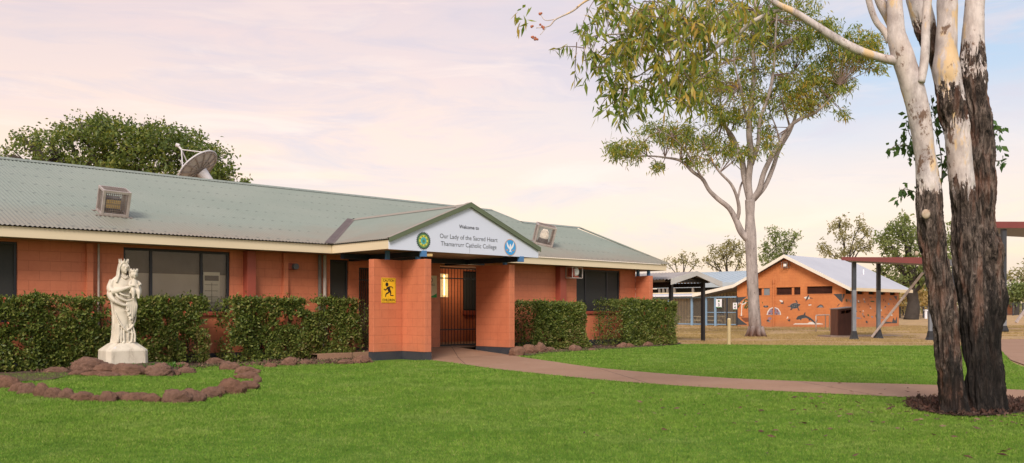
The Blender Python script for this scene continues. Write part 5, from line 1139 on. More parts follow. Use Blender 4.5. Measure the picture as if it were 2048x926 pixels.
# ---- gum tree in the dry yard
def mid_gum():
    Y = 39.4; g = gr(1512, 674); root = thing("gum_tree", "tall slender gum tree with pale trunk standing before the painted shed", "tree", g)
    s = Y/F; t = MB()
    limb(t, pxs([(1512, 676), (1510, 650), (1507, 600), (1503, 520), (1501, 470), (1500, 430), (1500, 400)], Y), [14.5*s, 12*s, 11.4*s, 10.6*s, 10.8*s, 8.8*s, 9.6*s], 20, 8, 0.10, 1)
    for i in range(7):                            # root flare
        a = 2*math.pi*i/7 + 0.3; t.tube([g + np.array([0.22*math.cos(a), 0.22*math.sin(a), 0.45]), g + np.array([0.32*math.cos(a), 0.32*math.sin(a), 0.14]), g + np.array([0.5*math.cos(a), 0.5*math.sin(a), -0.06])], [0.12, 0.12, 0.04], 8)
    L = [([(1500, 482), (1483, 464), (1472, 440), (1458, 416), (1436, 398), (1418, 380), (1405, 358), (1385, 343), (1362, 322), (1330, 315), (1295, 312), (1255, 316)], [11, 9.5, 8, 6.5, 6, 5.5, 5, 4.5, 3.6, 2.6, 2, 1.2], 0.0),
         ([(1474, 442), (1478, 420), (1474, 395), (1462, 368), (1440, 345), (1424, 322), (1412, 300)], [6, 5, 4.4, 3.8, 3, 2.4, 1.4], -0.6),
         ([(1475, 400), (1482, 370), (1492, 350), (1490, 325)], [3.5, 2.8, 2.2, 1.2], 0.7),
         ([(1405, 358), (1392, 335), (1370, 300), (1345, 275), (1320, 262)], [3.2, 2.6, 2.2, 1.6, 1], -0.5),
         ([(1500, 405), (1497, 360), (1502, 310), (1498, 260), (1503, 200), (1508, 140), (1505, 80), (1510, 20), (1512, -60)], [10, 9, 8.4, 7.6, 6.4, 5.6, 4.6, 3.6, 2], 0.0),
         ([(1498, 400), (1488, 355), (1482, 315), (1466, 275), (1445, 245), (1430, 215), (1405, 185), (1385, 150), (1360, 120)], [7.5, 6.8, 6, 5.4, 4.8, 4, 3.2, 2.4, 1.4], 0.6),
         ([(1482, 315), (1470, 300), (1455, 265), (1442, 220), (1440, 180), (1432, 130), (1428, 80)], [4, 3.6, 3.2, 2.8, 2.4, 1.8, 1.2], 1.3),
         ([(1503, 402), (1518, 380), (1528, 345), (1545, 310), (1560, 285), (1578, 255), (1600, 238), (1625, 228), (1642, 216), (1660, 198), (1680, 170)], [8, 7.5, 7, 6.2, 5.6, 5, 4.6, 4, 3.4, 2.6, 1.4], -0.5),
         ([(1508, 400), (1530, 372), (1546, 335), (1558, 300), (1580, 262), (1592, 228), (1600, 190), (1622, 160), (1660, 140), (1700, 118), (1735, 95)], [6, 6.4, 6, 5.4, 4.8, 4.2, 3.6, 3, 2.4, 1.8, 1.1], 0.8),
         ([(1503, 330), (1516, 290), (1520, 240), (1536, 195), (1546, 150), (1550, 95), (1553, 40), (1560, -20)], [6, 5.6, 5, 4.4, 3.8, 3, 2.2, 1.4], -0.8),
         ([(1498, 260), (1488, 215), (1480, 170), (1468, 120), (1470, 60)], [4, 3.4, 2.8, 2, 1.2], -1.0),
         ([(1560, 285), (1552, 255), (1540, 225)], [3, 2.2, 1.2], 0.3), ([(1580, 255), (1570, 220), (1560, 190)], [3, 2.4, 1.2], -1.0), ([(1536, 195), (1560, 165), (1590, 140), (1605, 110)], [3, 2.4, 1.8, 1], 1.0)]
    tips = []
    for i, (p, r, dy) in enumerate(L):
        q = [(a, b_, dy*k/(len(p)-1)*2.2) for k, (a, b_) in enumerate(p)]; limb(t, pxs(q, Y), [x*s*0.74 for x in r], 10, 5, 0.12, i)
        tips += [(a, b_, c) for a, b_, c in q[len(q)//2:]]
    t.build("trunk", M['gum_bark'], root, smooth=True)
    E = [(1262, 292, 50, 26, 26), (1330, 268, 55, 30, 34), (1380, 275, 45, 28, 26), (1430, 290, 40, 24, 22), (1225, 303, 28, 12, 10), (1395, 322, 45, 14, 12), (1452, 190, 75, 50, 50), (1400, 160, 60, 50, 46), (1500, 120, 75, 62, 70), (1565, 70, 85, 52, 56), (1490, 40, 75, 42, 50), (1600, 170, 62, 36, 46), (1565, 205, 45, 28, 26),
         (1650, 145, 52, 40, 40), (1720, 85, 46, 34, 34), (1740, 118, 40, 26, 26), (1690, 108, 40, 34, 22), (1640, 200, 34, 18, 14), (1536, 282, 18, 34, 16), (1478, 305, 34, 16, 16), (1692, 228, 12, 6, 4), (1620, 70, 60, 36, 30), (1440, 235, 40, 18, 16), (1590, 10, 60, 30, 26), (1500, 230, 40, 26, 20), (1320, 330, 14, 6, 5), (1660, 60, 26, 26, 12), (1610, 215, 40, 16, 12), (1680, 170, 26, 20, 14)]
    C = np.concatenate([ell_pts(cx, cy, rx, ry, int(n*1.42), Y, 1.8) for cx, cy, rx, ry, n in E])
    C = C[C[:, 2] > 0]
    tw = MB(); Tp = np.array(pxs(tips, Y))
    for c in C[::2]:
        j = np.argmin(((Tp-c)**2).sum(1)); a = Tp[j]
        if np.linalg.norm(a-c) < 2.2: tw.tube([a, (a+c)/2 + np.array([0, 0, 0.08]) + RNG.normal(size=3)*0.08, c], [0.02, 0.014, 0.006], 4)
    tw.build("twigs", M['twig'], root)
    sprays(C, 24, 0.36, 0.25, 0.22, M['gum_leaf'], root, 0.25, (0, 0, -0.55))
mid_gum()

# ---- big tree by the path
def bark_limb(pts, rad, seed, amp=0.055, n=160, per=0.013):
    """trunk with furrowed bark; pts in world space, rad in metres"""
    P = smooth_curve(pts, max(4, int(np.linalg.norm(np.array(pts[-1])-np.array(pts[0]))/per/len(pts)))); k = len(P)
    R = np.interp(np.linspace(0, 1, k), np.linspace(0, 1, len(rad)), rad); t = np.gradient(P, axis=0); t /= np.linalg.norm(t, axis=1)[:, None]
    a = np.cross(t, np.array([0.0, 1.0, 0.0])); a /= np.linalg.norm(a, axis=1)[:, None]; b_ = np.cross(t, a); th = np.linspace(0, 2*math.pi, n, endpoint=False)
    ca, sa = np.cos(th), np.sin(th)
    V = P[:, None, :] + (a[:, None, :]*ca[None, :, None] + b_[:, None, :]*sa[None, :, None])*R[:, None, None]
    nrm = a[:, None, :]*ca[None, :, None] + b_[:, None, :]*sa[None, :, None]
    return V, nrm, P, R, k, n
def near_tree():
    Y = 10.1; s = Y/F; g = gr(1950, 824); root = thing("eucalyptus_tree", "large twin-stemmed eucalyptus with black furrowed butt and smooth white upper limbs", "tree", (g[0], Y, 0))
    ORG[root.name] = np.array([g[0], Y, 0.0])
    def stem(path, rad, dy, mat, seed, rough_top=99, bumps=(), patches=(), name="trunk"):
        pts = [at(p[0], p[1], Y + dy + (p[2] if len(p) > 2 else 0)) for p in path]
        V, nr, P, R, k, n = bark_limb(pts, [r*s for r in rad], seed)
        q = V*np.array([15, 15, 2.2]); rid = 1-np.abs(fbm(q + seed*5, 4, seed))*3.2; lump = fbm(V*1.7 + seed, 3, seed+3)
        z = V[..., 2] + 0.25*fbm(V*2.5, 3, seed+7); m = 1/(1+np.exp((z-rough_top)/0.04))
        for z0, z1, kind in patches:
            bnd = 1/(1+np.exp(-(z-z0)/0.04))/(1+np.exp((z-z1)/0.04)); m = m*(1-bnd) if kind == 'white' else np.maximum(m, bnd)
        flare = np.exp(-np.maximum(V[..., 2], 0)/0.14)*0.045
        d = m*(np.clip(rid-0.95, -1.3, 1)*0.036 + fbm(V*np.array([26, 26, 7]), 2, seed)*0.010) + lump*0.045*(0.3+m*0.7) + flare*(1+0.8*fbm(np.stack([np.arctan2(nr[..., 1], nr[..., 0])*2.2, V[..., 2]*0, V[..., 2]*0+seed], -1), 2, seed)) + (1-m)*fbm(V*4, 3, seed)*0.012
        V = V + nr*d[..., None]
        for bz, bpx, br, bh in bumps:
            c = at(bpx, bz, Y+dy-0.12); dist = np.linalg.norm(V-c, axis=-1); V = V + nr*(np.exp(-(dist/br)**2)*bh)[..., None]
        i = np.arange(k-1)[:, None]*n; j = np.arange(n)[None, :]; Fc = np.stack([i+j, i+(j+1) % n, i+n+(j+1) % n, i+n+j], -1).reshape(-1, 4)
        return raw_mesh(name, V.reshape(-1, 3), Fc[:, ::-1], mat, root, smooth=True)
    zt = lambda py: at(0, py, Y)[2]
    stem([(1909, 832), (1906, 790), (1895, 700), (1887, 620), (1876, 550), (1866, 490), (1861, 440), (1857, 385), (1850, 310), (1838, 230), (1824, 170), (1806, 115), (1793, 70), (1790, 20), (1790, -50), (1786, -160), (1780, -300)],
         [27, 24, 26, 27, 27, 27.5, 24, 23.5, 19.5, 20.5, 21.5, 21, 17, 15, 14, 11, 8], 0.0, bark_near("stem_bark_left", zt(378), (), -0.25), 3, zt(378), ((440, 1856, 0.12, 0.04), (512, 1842, 0.10, 0.05)))
    stem([(1958, 830), (1956, 780), (1951, 700), (1946, 600), (1933, 500), (1927, 410), (1920, 330), (1913, 265), (1903, 205), (1893, 145), (1892, 100), (1894, 40), (1895, -40), (1900, -160), (1905, -300)],
         [27, 25, 25, 28, 28, 25.5, 24, 25, 27, 26, 20.5, 19.5, 18.5, 15, 10], 0.12, bark_near("stem_bark_middle", zt(180), ((zt(360), zt(252), 'white'),), 0.25), 5, zt(180), ((205, 1898, 0.14, 0.03),), ((zt(360), zt(252), 'white'),))
    stem([(1982, 830), (1979, 780), (1975, 690), (1977, 600), (1970, 510), (1963, 440), (1964, 380), (1958, 300), (1952, 220), (1947, 150), (1946, 95), (1948, 40), (1954, -40), (1962, -160), (1970, -300)],
         [33, 30, 29, 32, 30, 27, 28, 29, 29, 27, 22, 18.5, 18, 15, 10], 0.22, bark_near("stem_bark_right", zt(92), ((zt(140), zt(120), 'white'),), 0.4), 8, zt(92), ((500, 1996, 0.16, 0.05), (590, 2008, 0.14, 0.05), (600, 1965, 0.16, 0.04)))
    stem([(1886, 190), (1880, 140), (1866, 95), (1850, 50), (1836, 0), (1820, -70), (1800, -160)], [13, 17, 20, 22, 22, 18, 12], 0.5, bark_near("stem_bark_behind", zt(25), ((zt(150), zt(110), 'white'),)), 11, zt(25), (), ((zt(150), zt(110), 'white'),), "branch")
    white = bark_near("branch_bark", -5)
    def br(path, rad, dy, seed):
        m_ = MB(); limb(m_, [at(p[0], p[1], Y+dy+(p[2] if len(p) > 2 else 0)) for p in path], [r*s for r in rad], 14, 6, 0.14, seed); return m_.build("branch", white, root, smooth=True)
    br([(1794, 122), (1760, 115), (1715, 100), (1670, 76), (1630, 50), (1590, 25), (1555, 8), (1525, -15), (1480, -60)], [10, 8.5, 9, 8.5, 7.5, 7, 6, 5, 3], 0.0, 1)
    br([(1570, 18, 0), (1545, 24, .1), (1505, 44, .2), (1478, 66, .3), (1445, 84, .35), (1415, 112, .4), (1388, 126, .5), (1355, 150, .6), (1335, 168, .7)], [5, 4.4, 4.6, 4, 3.4, 3.4, 2.6, 2.2, 1.6], 0.0, 2)
    br([(1418, -40, .2), (1416, 20, .3), (1408, 50, .3), (1418, 85, .35), (1412, 104, .4), (1380, 110, .5), (1340, 122, .6), (1300, 138, .7), (1272, 155, .8)], [4, 3.6, 3.4, 3, 2.6, 2.2, 2, 1.6, 1], 0.1, 3)
    br([(1340, -30, 0), (1325, 30, .2), (1300, 52, .3), (1270, 62, .4), (1235, 68, .4), (1200, 70, .4), (1162, 78, .4)], [3, 2.6, 2.2, 1.9, 1.5, 1.2, .8], 0.3, 4)
    br([(1300, -60, 0), (1240, -28, .1), (1175, 0, .2), (1145, 22, .2), (1112, 38, .2), (1098, 52, .2), (1072, 56, .2)], [3, 2.6, 2.2, 2, 1.7, 1.3, .7], 0.0, 5)
    br([(1112, 38, .2), (1090, 40, .2), (1078, 22, .2)], [1, .8, .5], 0.0, 6); br([(1092, 56, .2), (1080, 70, .2)], [.8, .5], 0.0, 7)
    br([(1450, -60, 0), (1400, -20, .5), (1370, 20, .6), (1330, 60, .7), (1290, 90, .8)], [4, 3, 2.4, 1.8, 1], 0.4, 8)
    br([(1780, 84), (1768, 62), (1752, 42), (1740, 10), (1732, -30)], [7, 6.5, 6, 6, 6], 0.05, 9); br([(1792, 60), (1776, 30), (1760, 0), (1745, -50)], [12, 10.5, 10, 9], 0.2, 10)
    br([(1842, 165), (1848, 128), (1851, 85), (1852, 40), (1857, -20)], [7, 8, 8, 8, 8], -0.12, 11)
    # pale scars where limbs were sawn off
    for (px, py, rx, ry) in ((1852, 428, 0.05, 0.055), (1833, 507, 0.022, 0.03)):
        c = at(px, py, Y-0.165 if px > 1840 else Y-0.06); MB().ball(c, (rx, 0.022, ry), 14).build("cut_scar", M['scar'], root, smooth=True)
    # leaves: hanging bunches
    E = [(1235, 48, 62, 46, 30), (1292, 112, 95, 62, 62), (1345, 40, 85, 50, 50), (1262, 172, 44, 34, 20), (1322, 182, 66, 34, 30), (1420, 25, 70, 38, 36), (1500, 6, 60, 22, 16), (1380, 90, 60, 40, 34), (1215, 5, 40, 28, 16), (1178, 70, 24, 30, 10), (1212, 118, 40, 30, 14), (1258, 218, 26, 16, 6), (1150, 108, 16, 18, 4), (1300, 20, 60, 30, 20), (1400, 150, 40, 24, 12)]
    C = np.concatenate([ell_pts(cx, cy, rx, ry, int(n*0.64), Y+0.4, 0.8) for cx, cy, rx, ry, n in E])
    n0 = len(C); per = 13; D0 = rdir(n0, (0, 0, -0.15)); tt = np.tile(np.linspace(0, 1, per), n0)[:, None]
    P = np.repeat(C, per, 0) + np.repeat(D0, per, 0)*tt*0.30 - np.array([0, 0, 0.10])*tt**2 + RNG.normal(size=(n0*per, 3))*0.02
    tw = MB()
    for c, d in zip(C, D0): tw.tube([c - d*0.12, c, c + d*0.15 - np.array([0, 0, .025]), c + d*0.30 - np.array([0, 0, .10])], [0.006, 0.005, 0.004, 0.002], 4)
    tw.build("twigs", M['twig'], root)
    Lf = RNG.uniform(0.10, 0.17, len(P)); leaf_mesh("crown", P, rdir(len(P), (0, 0, -1.3)), Lf, Lf*RNG.uniform(0.2, 0.3, len(P)), M['near_leaf'], root, 0.1, 0.15)
    # end of the low twig: a few leaves and dry fruit
    C = np.array([at(1045+RNG.uniform(-16, 20), 42+RNG.uniform(-30, 16), Y+.2) for i in range(18)]); Lf = RNG.uniform(0.10, 0.15, 18); leaf_mesh("leaves", C, rdir(18, (-.3, 0, -1.3)), Lf, Lf*0.28, M['near_leaf'], root, 0.1, 0.1)
    fr = MB()
    for (px, py) in ((1068, 76), (1064, 74), (1072, 80), (1083, 52), (1088, 55), (1064, 55), (1082, 26)):
        for k in range(3): fr.ball(at(px+RNG.uniform(-3, 3), py+RNG.uniform(-3, 3), Y+.2), 0.014, 8)
    fr.build("gumnuts", M['flower_dry'], root, smooth=True)
    # coppice shoots on the trunks
    for (pth, m_n) in (([(1872, 400), (1850, 330), (1820, 270), (1812, 240)], 26), ([(1880, 400), (1884, 330), (1872, 250), (1862, 190)], 30), ([(1868, 385), (1835, 385), (1808, 378), (1796, 395)], 14), ([(1880, 400), (1850, 310), (1800, 290), (1778, 300)], 20), ([(1890, 330), (1905, 300), (1895, 260)], 10), ([(1850, 360), (1842, 320), (1832, 300), (1815, 320)], 12), ([(1982, 300), (1994, 262), (2006, 262)], 6), ([(1984, 320), (1998, 322), (2010, 318)], 6), ([(1978, 260), (1986, 245), (1980, 232)], 5), ([(1984, 330), (1990, 300), (2000, 290)], 5), ([(1895, 250), (1912, 215), (1925, 205)], 5)):
        d_ = 0.45; pts = [at(a, b_, Y + d_) for a, b_ in pth]; tw = MB(); P = smooth_curve(pts, 8); tw.tube(P, np.linspace(0.008, 0.003, len(P)), 5); tw.build("shoot", M['twig'], root)
        i = RNG.integers(len(P)//5, len(P), m_n*2); C = P[i] + RNG.normal(size=(m_n*2, 3))*0.035; Lf = RNG.uniform(0.07, 0.12, len(C)); leaf_mesh("leaves", C, rdir(len(C), (0, 0, -0.7), 0.8), Lf, Lf*0.55, M['coppice_leaf'], root, 0.08, 0.12)
    # mulch chips
    N_ = 5200; x0, x1, y0, y1 = mc[:, 0].min(), mc[:, 0].max(), mc[:, 1].min(), mc[:, 1].max(); P = np.column_stack([RNG.uniform(x0, x1, N_), RNG.uniform(y0, y1, N_)]); P = P[in_poly(P, mc)]
    C = np.column_stack([P, np.full(len(P), 0.04)]); Lf = RNG.uniform(0.03, 0.085, len(C)); M['chip'] = leafmat("mulch_chips", [(0.03, 0.02, 0.016), (0.09, 0.042, 0.03), (0.05, 0.03, 0.024), (0.20, 0.13, 0.10)], 0.05, 0.9)
    tag(leaf_mesh("mulch_chips", C, rdir(len(C), (0, 0, 0.2)), Lf, Lf*0.4, M['chip'], None), kind="stuff", label="dark bark chips covering the ring round the big eucalyptus", cat="mulch")
M['scar'] = pmat("pale_wood_scar", (0.52, 0.45, 0.36), (0.26, 0.15, 0.09), 14, 0.8)
M['flower_dry'] = pmat("dry_gumnuts", (0.42, 0.14, 0.07), (0.3, 0.1, 0.06), 20, 0.8)
near_tree()

# ---- shade tree behind the school and the far trees
def crown_tree(name, label, trunk_px, Yt, clumps, mat, leaf, per, dz, trunk_r, group=None, base_py=None, w=0.45, spread=None, twig_r=0.03):
    x = at(trunk_px, HZ, Yt)[0]; z0 = float(ground_z(Yt)); base = np.array([x, Yt, z0]); root = thing(name, label, "tree", base, group)
    t = MB(); cz = np.mean([at(c[0], c[1], Yt)[2] for c in clumps]); lo = min(at(c[0], c[1]+c[3], Yt)[2] for c in clumps)
    fork = np.array([x, Yt, max(z0 + 0.6, min(lo, cz*0.55))])
    limb(t, [base - np.array([0, 0, .1]), base + (fork-base)*0.5 + np.array([trunk_r*0.4, 0, 0]), fork], [trunk_r*1.25, trunk_r, trunk_r*0.85], 12, 6, 0.15, int(trunk_px))
    Cs = []
    for c in clumps:
        n = int(c[4]*(0.92 if name == 'shade_tree' else 1)); P = ell_pts(c[0], c[1], c[2], c[3], n, Yt, dz*min(1, c[2]/60+.4)); Cs.append(P); cen = at(c[0], c[1], Yt + RNG.uniform(-dz, dz)*.4); m = (fork+cen)/2 + np.array([0, 0, (cen[2]-fork[2])*0.12]) + RNG.normal(size=3)*0.25
        limb(t, [fork - np.array([0, 0, trunk_r]), m, cen], [trunk_r*0.55, trunk_r*0.32, twig_r*1.5], 8, 5, 0.2, int(c[0]))
        for p in P[::3]: t.tube([cen*0.75+m*0.25, (cen+p)/2 + RNG.normal(size=3)*0.15, p], [twig_r, twig_r*.7, twig_r*.35], 4)
    t.build("trunk", M['far_bark'], root, smooth=True)
    sprays(np.concatenate(Cs), per, spread or leaf*1.5, leaf, w, mat, root, 0.15, (0, 0, -0.15)); return root
crown_tree("shade_tree", "broad dense dark green shade tree rising behind the left roof", 215, 46,
    [(58, 285, 34, 20, 16), (100, 300, 46, 38, 46), (165, 268, 56, 32, 60), (225, 262, 52, 28, 50), (255, 300, 80, 44, 110), (325, 288, 62, 36, 70), (375, 300, 50, 40, 60), (425, 330, 42, 36, 50), (450, 352, 24, 16, 14), (180, 330, 80, 30, 70), (300, 340, 80, 30, 70), (25, 310, 26, 12, 8), (120, 340, 60, 20, 40), (195, 242, 30, 10, 10), (290, 258, 40, 14, 16), (400, 350, 60, 20, 30), (130, 255, 14, 10, 4), (40, 272, 14, 8, 4)], M['big_leaf'], 0.23, 26, 3.0, 0.42, w=0.5, spread=0.55, twig_r=0.04)
crown_tree("shade_tree", "small tree top just showing over the ridge right of the dish", 492, 62, [(490, 368, 14, 7, 14)], M['big_leaf'], 0.28, 18, 1.0, 0.2, w=0.5)
FG = "gum trees far behind the yard"
FT = [("sparse thin-leaved tree above the grey shelter roof, nearest the school", 1365, 128, [(1350, 525, 22, 16, 12), (1375, 520, 20, 16, 12), (1392, 528, 16, 12, 6), (1362, 508, 10, 6, 3), (1338, 530, 10, 8, 3)], 'far_leaf', 0.4, 14, 0.2),
      ("rounded olive tree immediately left of the gum trunk in the yard", 1458, 120, [(1445, 510, 34, 20, 34), (1470, 496, 24, 16, 16), (1428, 522, 20, 14, 12), (1480, 520, 18, 20, 14), (1455, 486, 14, 8, 5), (1412, 525, 10, 8, 3)], 'far_leaf', 0.42, 16, 0.25),
      ("upright fresher green tree rising directly behind the left gable slope of the painted shed", 1560, 112, [(1550, 470, 18, 18, 18), (1568, 480, 24, 22, 26), (1545, 505, 24, 20, 20), (1592, 472, 12, 10, 7), (1528, 500, 14, 24, 12), (1570, 510, 22, 14, 12), (1535, 525, 20, 16, 12)], 'far_green', 0.42, 16, 0.22),
      ("airy tree with two rounded tufts above the shed's ridge", 1692, 112, [(1676, 448, 24, 16, 20), (1690, 472, 20, 16, 16), (1722, 448, 16, 14, 10), (1735, 465, 16, 12, 8), (1720, 492, 26, 14, 18), (1652, 495, 16, 14, 12), (1670, 510, 28, 10, 12), (1740, 490, 14, 12, 6), (1695, 505, 20, 10, 8)], 'far_leaf', 0.42, 15, 0.22),
      ("big dark full tree with thick forked trunk behind the shed's right end", 1822, 84, [(1775, 478, 24, 24, 30), (1800, 460, 28, 26, 36), (1825, 478, 30, 30, 40), (1785, 520, 30, 26, 36), (1830, 530, 34, 30, 44), (1855, 500, 26, 30, 26), (1765, 545, 20, 20, 14), (1800, 560, 34, 16, 26), (1850, 560, 28, 18, 22), (1805, 440, 16, 10, 8), (1880, 520, 26, 30, 22)], 'far_green', 0.40, 16, 0.55),
      ("tall tree glimpsed between the two stems of the big eucalyptus", 1905, 100, [(1900, 470, 18, 26, 20), (1908, 520, 18, 26, 20), (1890, 560, 26, 20, 16), (1915, 440, 12, 14, 6)], 'far_green', 0.42, 15, 0.3),
      ("pale feathery tree at the far right behind the tall shelter post", 2034, 118, [(2030, 548, 20, 12, 12), (2050, 555, 20, 18, 14), (2020, 560, 12, 10, 6), (2070, 545, 30, 26, 22)], 'far_leaf', 0.45, 15, 0.2)]
for lab, tx, Yt, cl, mt, lf, per, tr in FT: crown_tree("gum_tree", lab, tx, Yt, cl, M[mt], lf, per, 2.4, tr, FG, w=0.4, spread=lf*1.6, twig_r=0.04)
def bush(label, px, Y, clumps, mat): crown_tree("bush", label, px, Y, clumps, M[mat], 0.5, 16, 2.0, 0.12, "bushes along the far fence", w=0.5, spread=0.8)
bush("yellowing bush behind the far fence, right of the thick dark trunk", 1856, 100, [(1850, 600, 20, 22, 24), (1870, 590, 18, 24, 22), (1845, 580, 16, 14, 10)], 'far_yellow')
bush("yellow-brown bush behind the far fence, left of the thick dark trunk", 1805, 102, [(1802, 605, 14, 18, 14), (1812, 590, 12, 14, 8)], 'far_yellow')
bush("green bush beyond the tall shelter post at the far right edge", 2030, 110, [(2022, 590, 18, 18, 20), (2046, 585, 20, 20, 24), (2070, 585, 26, 26, 26), (2030, 572, 14, 10, 8)], 'far_green')
bush("dull bush seen under the big shed roof beyond the shelter", 1390, 105, [(1380, 592, 26, 14, 22), (1420, 595, 26, 12, 18), (1350, 596, 20, 12, 12)], 'far_yellow')
# bushland along the horizon
C = []
for i in range(2600):
    x = random.uniform(-0.62, 1.0); Yb = random.uniform(135, 190); hgt = 2.5 + 3.5*abs(noise(np.array([x*22, 0.5, 3.3]), 2)) + 2*abs(noise(np.array([x*60, 0.5, 3.3]), 4)); C.append((x*Yb, Yb, 0.5 + hgt*random.random()))
C = np.array(C); P = np.repeat(C, 8, 0) + RNG.normal(size=(len(C)*8, 3))*0.6; Lf = RNG.uniform(0.5, 0.9, len(P))
tag(leaf_mesh("bushland", P, rdir(len(P), (0, 0, .2)), Lf, Lf*0.55, M['far_leaf'], None), kind="stuff", label="low bushland along the horizon behind the school grounds", cat="bushland")

# dry leaves dropped on the grass under the big tree
N_ = 420; a = RNG.uniform(0, 2*math.pi, N_); r = np.abs(RNG.normal(size=N_))*2.2 + 0.5; C = np.column_stack([5.2 + r*np.cos(a), 10.2 + r*0.8*np.sin(a), np.full(N_, 0.035)]); C = C[(C[:, 1] > 6)]
Lf = RNG.uniform(0.05, 0.10, len(C)); tag(leaf_mesh("fallen_leaves", C, rdir(len(C), (0, 0, 0), 1.0)*np.array([1, 1, .15]), Lf, Lf*0.28, M['litter'], None), kind="stuff", label="dry gum leaves scattered on the grass round the big eucalyptus", cat="fallen leaves")
# ================================================================== painted shed, classrooms, hall, shelters
UMB, VMB = None, None
c_ = uvz(np.array([22.0, 59.0, 0])); UM, VM0 = c_[0], c_[1]          # near corner of the painted shed (grid coords)
c2_ = on_u(1474, HZ, UM); VM1 = c2_[1]
UM2 = UM + 9.0
zpk = on_u(1568, 511, UM-0.35); VP = on_u(1574, 513, UM)[1]; VP = (VM0 + VM1)/2
def mu(px, py, du=0.0): return on_u(px, py, UM - du)
ZE = 2.95; ZPK = 4.95
D = thing("painted_shed", "bright orange gabled shed with pale roof and sea animals painted on its walls", "shed", (UM, VM0, 0), grid=True)
# gable wall with openings
wz0, wz1 = 2.28, 2.95
hol = []
for a, b_, y0, y1 in ((1494, 1540, 576, 591), (1553, 1601, 574, 590), (1614, 1665, 572, 588)):
    p, q = mu(a, y1), mu(b_, y0); hol.append((q[1], p[1], min(p[2], 2.3), max(q[2], 2.75)))
m_ = MB(); wall_grid(m_, 'v', UM, 0.2, VM0, VM1, 0, ZE, hol)
m_.slab([(UM, VM0, ZE+0.001), (UM, VM1, ZE+0.001), (UM, VP, ZPK-0.12)], (0.2, 0, 0)); gw = m_.build("wall", M['mural_wall'], D)
m_ = MB(); hs = [(UM+0.45+k*1.75, UM+0.45+k*1.75+0.95, 2.28, 2.78) for k in range(5)]; wall_grid(m_, 'u', VM0, 0.2, UM+0.2, UM2, 0, ZE, hs); sw = m_.build("wall", M['mural_wall'], D)
m_ = MB(); wall_grid(m_, 'u', VM1-0.2, 0.2, UM+0.2, UM2, 0, ZE, []); wall_grid(m_, 'v', UM2-0.2, 0.2, VM0+0.2, VM1-0.2, 0, ZE, []); m_.build("wall", M['mural_wall'], D)
for i, h in enumerate(hol):
    b = MB(); b.box(UM+0.12, UM+0.16, h[0], h[1], h[2], h[3]); w_ = b.build("louvre_window", M['dark'], D)
    b = MB(); nl = 6
    for k in range(nl): z = h[2] + (h[3]-h[2])*(k+.5)/nl; b.add([(UM+0.05, h[0], z-0.03), (UM+0.05, h[1], z-0.03), (UM+0.10, h[1], z+0.03), (UM+0.10, h[0], z+0.03)], [(0, 1, 2, 3)])
    b.build("louvres", M['brown_dark'], w_, fix=False)
    fr = MB(); t = 0.05; fr.box(UM-0.02, UM+0.05, h[0]-t, h[0], h[2]-t, h[3]+t).box(UM-0.02, UM+0.05, h[1], h[1]+t, h[2]-t, h[3]+t).box(UM-0.02, UM+0.05, h[0], h[1], h[3], h[3]+t).box(UM-0.02, UM+0.05, h[0], h[1], h[2]-t, h[2]); fr.build("frame", M['mural_wall'], w_)
    x = h[0] + (h[1]-h[0])*(0.3 if i < 2 else 0.0)
    if i < 2: MB().box(UM+0.03, UM+0.07, x-0.05, x+0.12, h[2], h[3]).build("mullion", M['mural_wall'], w_)
    if i == 0: MB().box(UM+0.045, UM+0.055, h[0], h[0]+0.5, h[2], h[3]).build("pale_blind", M['paint_lightgrey'], w_)
for h in hs: MB().box(h[0], h[1], VM0+0.12, VM0+0.16, h[2], h[3]).build("louvre_window", M['dark'], D)
# roof: steep over the shed, flatter over the verandah on the left, end rake hipped away at the back
OV = 0.45; zr = lambda v: ZPK - (ZPK-ZE)/(VM1-VP)*abs(v-VP)
VV = on_u(1392, HZ, UM)[1]; ZV = 2.30
er = VM0 - 0.75
def slab_roof(poly, name, mat, th=0.09): return MB().slab(poly, (0, 0, th)).build(name, mat, D)
slab_roof([(UM-OV, VP, ZPK), (UM2+0.6, VP, ZPK), (UM2+0.6, er, zr(er)), (UM-OV, er, zr(er))], "roof", M['white_roof'])
slab_roof([(UM-OV, VP, ZPK), (UM2+0.6, VP, ZPK), (UM2+0.6, VM1, ZE), (UM-OV, VM1, ZE)], "roof", M['white_roof'])
slab_roof([(UM-OV, VM1, ZE), (UM2+0.6, VM1, ZE), (UM2+0.6, VV, ZV), (UM-OV, VV, ZV)], "verandah_roof", M['white_roof'])
for (a, za, b_, zb_) in ((er, zr(er), VP, ZPK), (VP, ZPK, VM1, ZE), (VM1, ZE, VV, ZV)):
    MB().slab([(UM-OV-0.02, a, za-0.12), (UM-OV-0.02, b_, zb_-0.12), (UM-OV-0.02, b_, zb_+0.11), (UM-OV-0.02, a, za+0.11)], (-0.03, 0, 0)).build("barge_board", M['cream_white'], D)
MB().box(UM-OV, UM2+0.6, er-0.03, er+0.0, zr(er)-0.12, zr(er)+0.10).build("gutter", M['cream'], D)
fl = mu(1571, 530, 0.2); f = thing("wall_floodlight", "small boxed floodlight high in the painted shed's gable", "floodlight", (UM-0.01, fl[1], fl[2]), grid=True)
b = MB(); y0, y1, z0, z1 = fl[1]-0.22, fl[1]+0.22, fl[2]-0.2, fl[2]+0.2; t = 0.025
for y in (y0, y1):
    for x in (UM-0.36, UM-0.03): b.box(x-t/2, x+t/2, y-t/2, y+t/2, z0, z1)
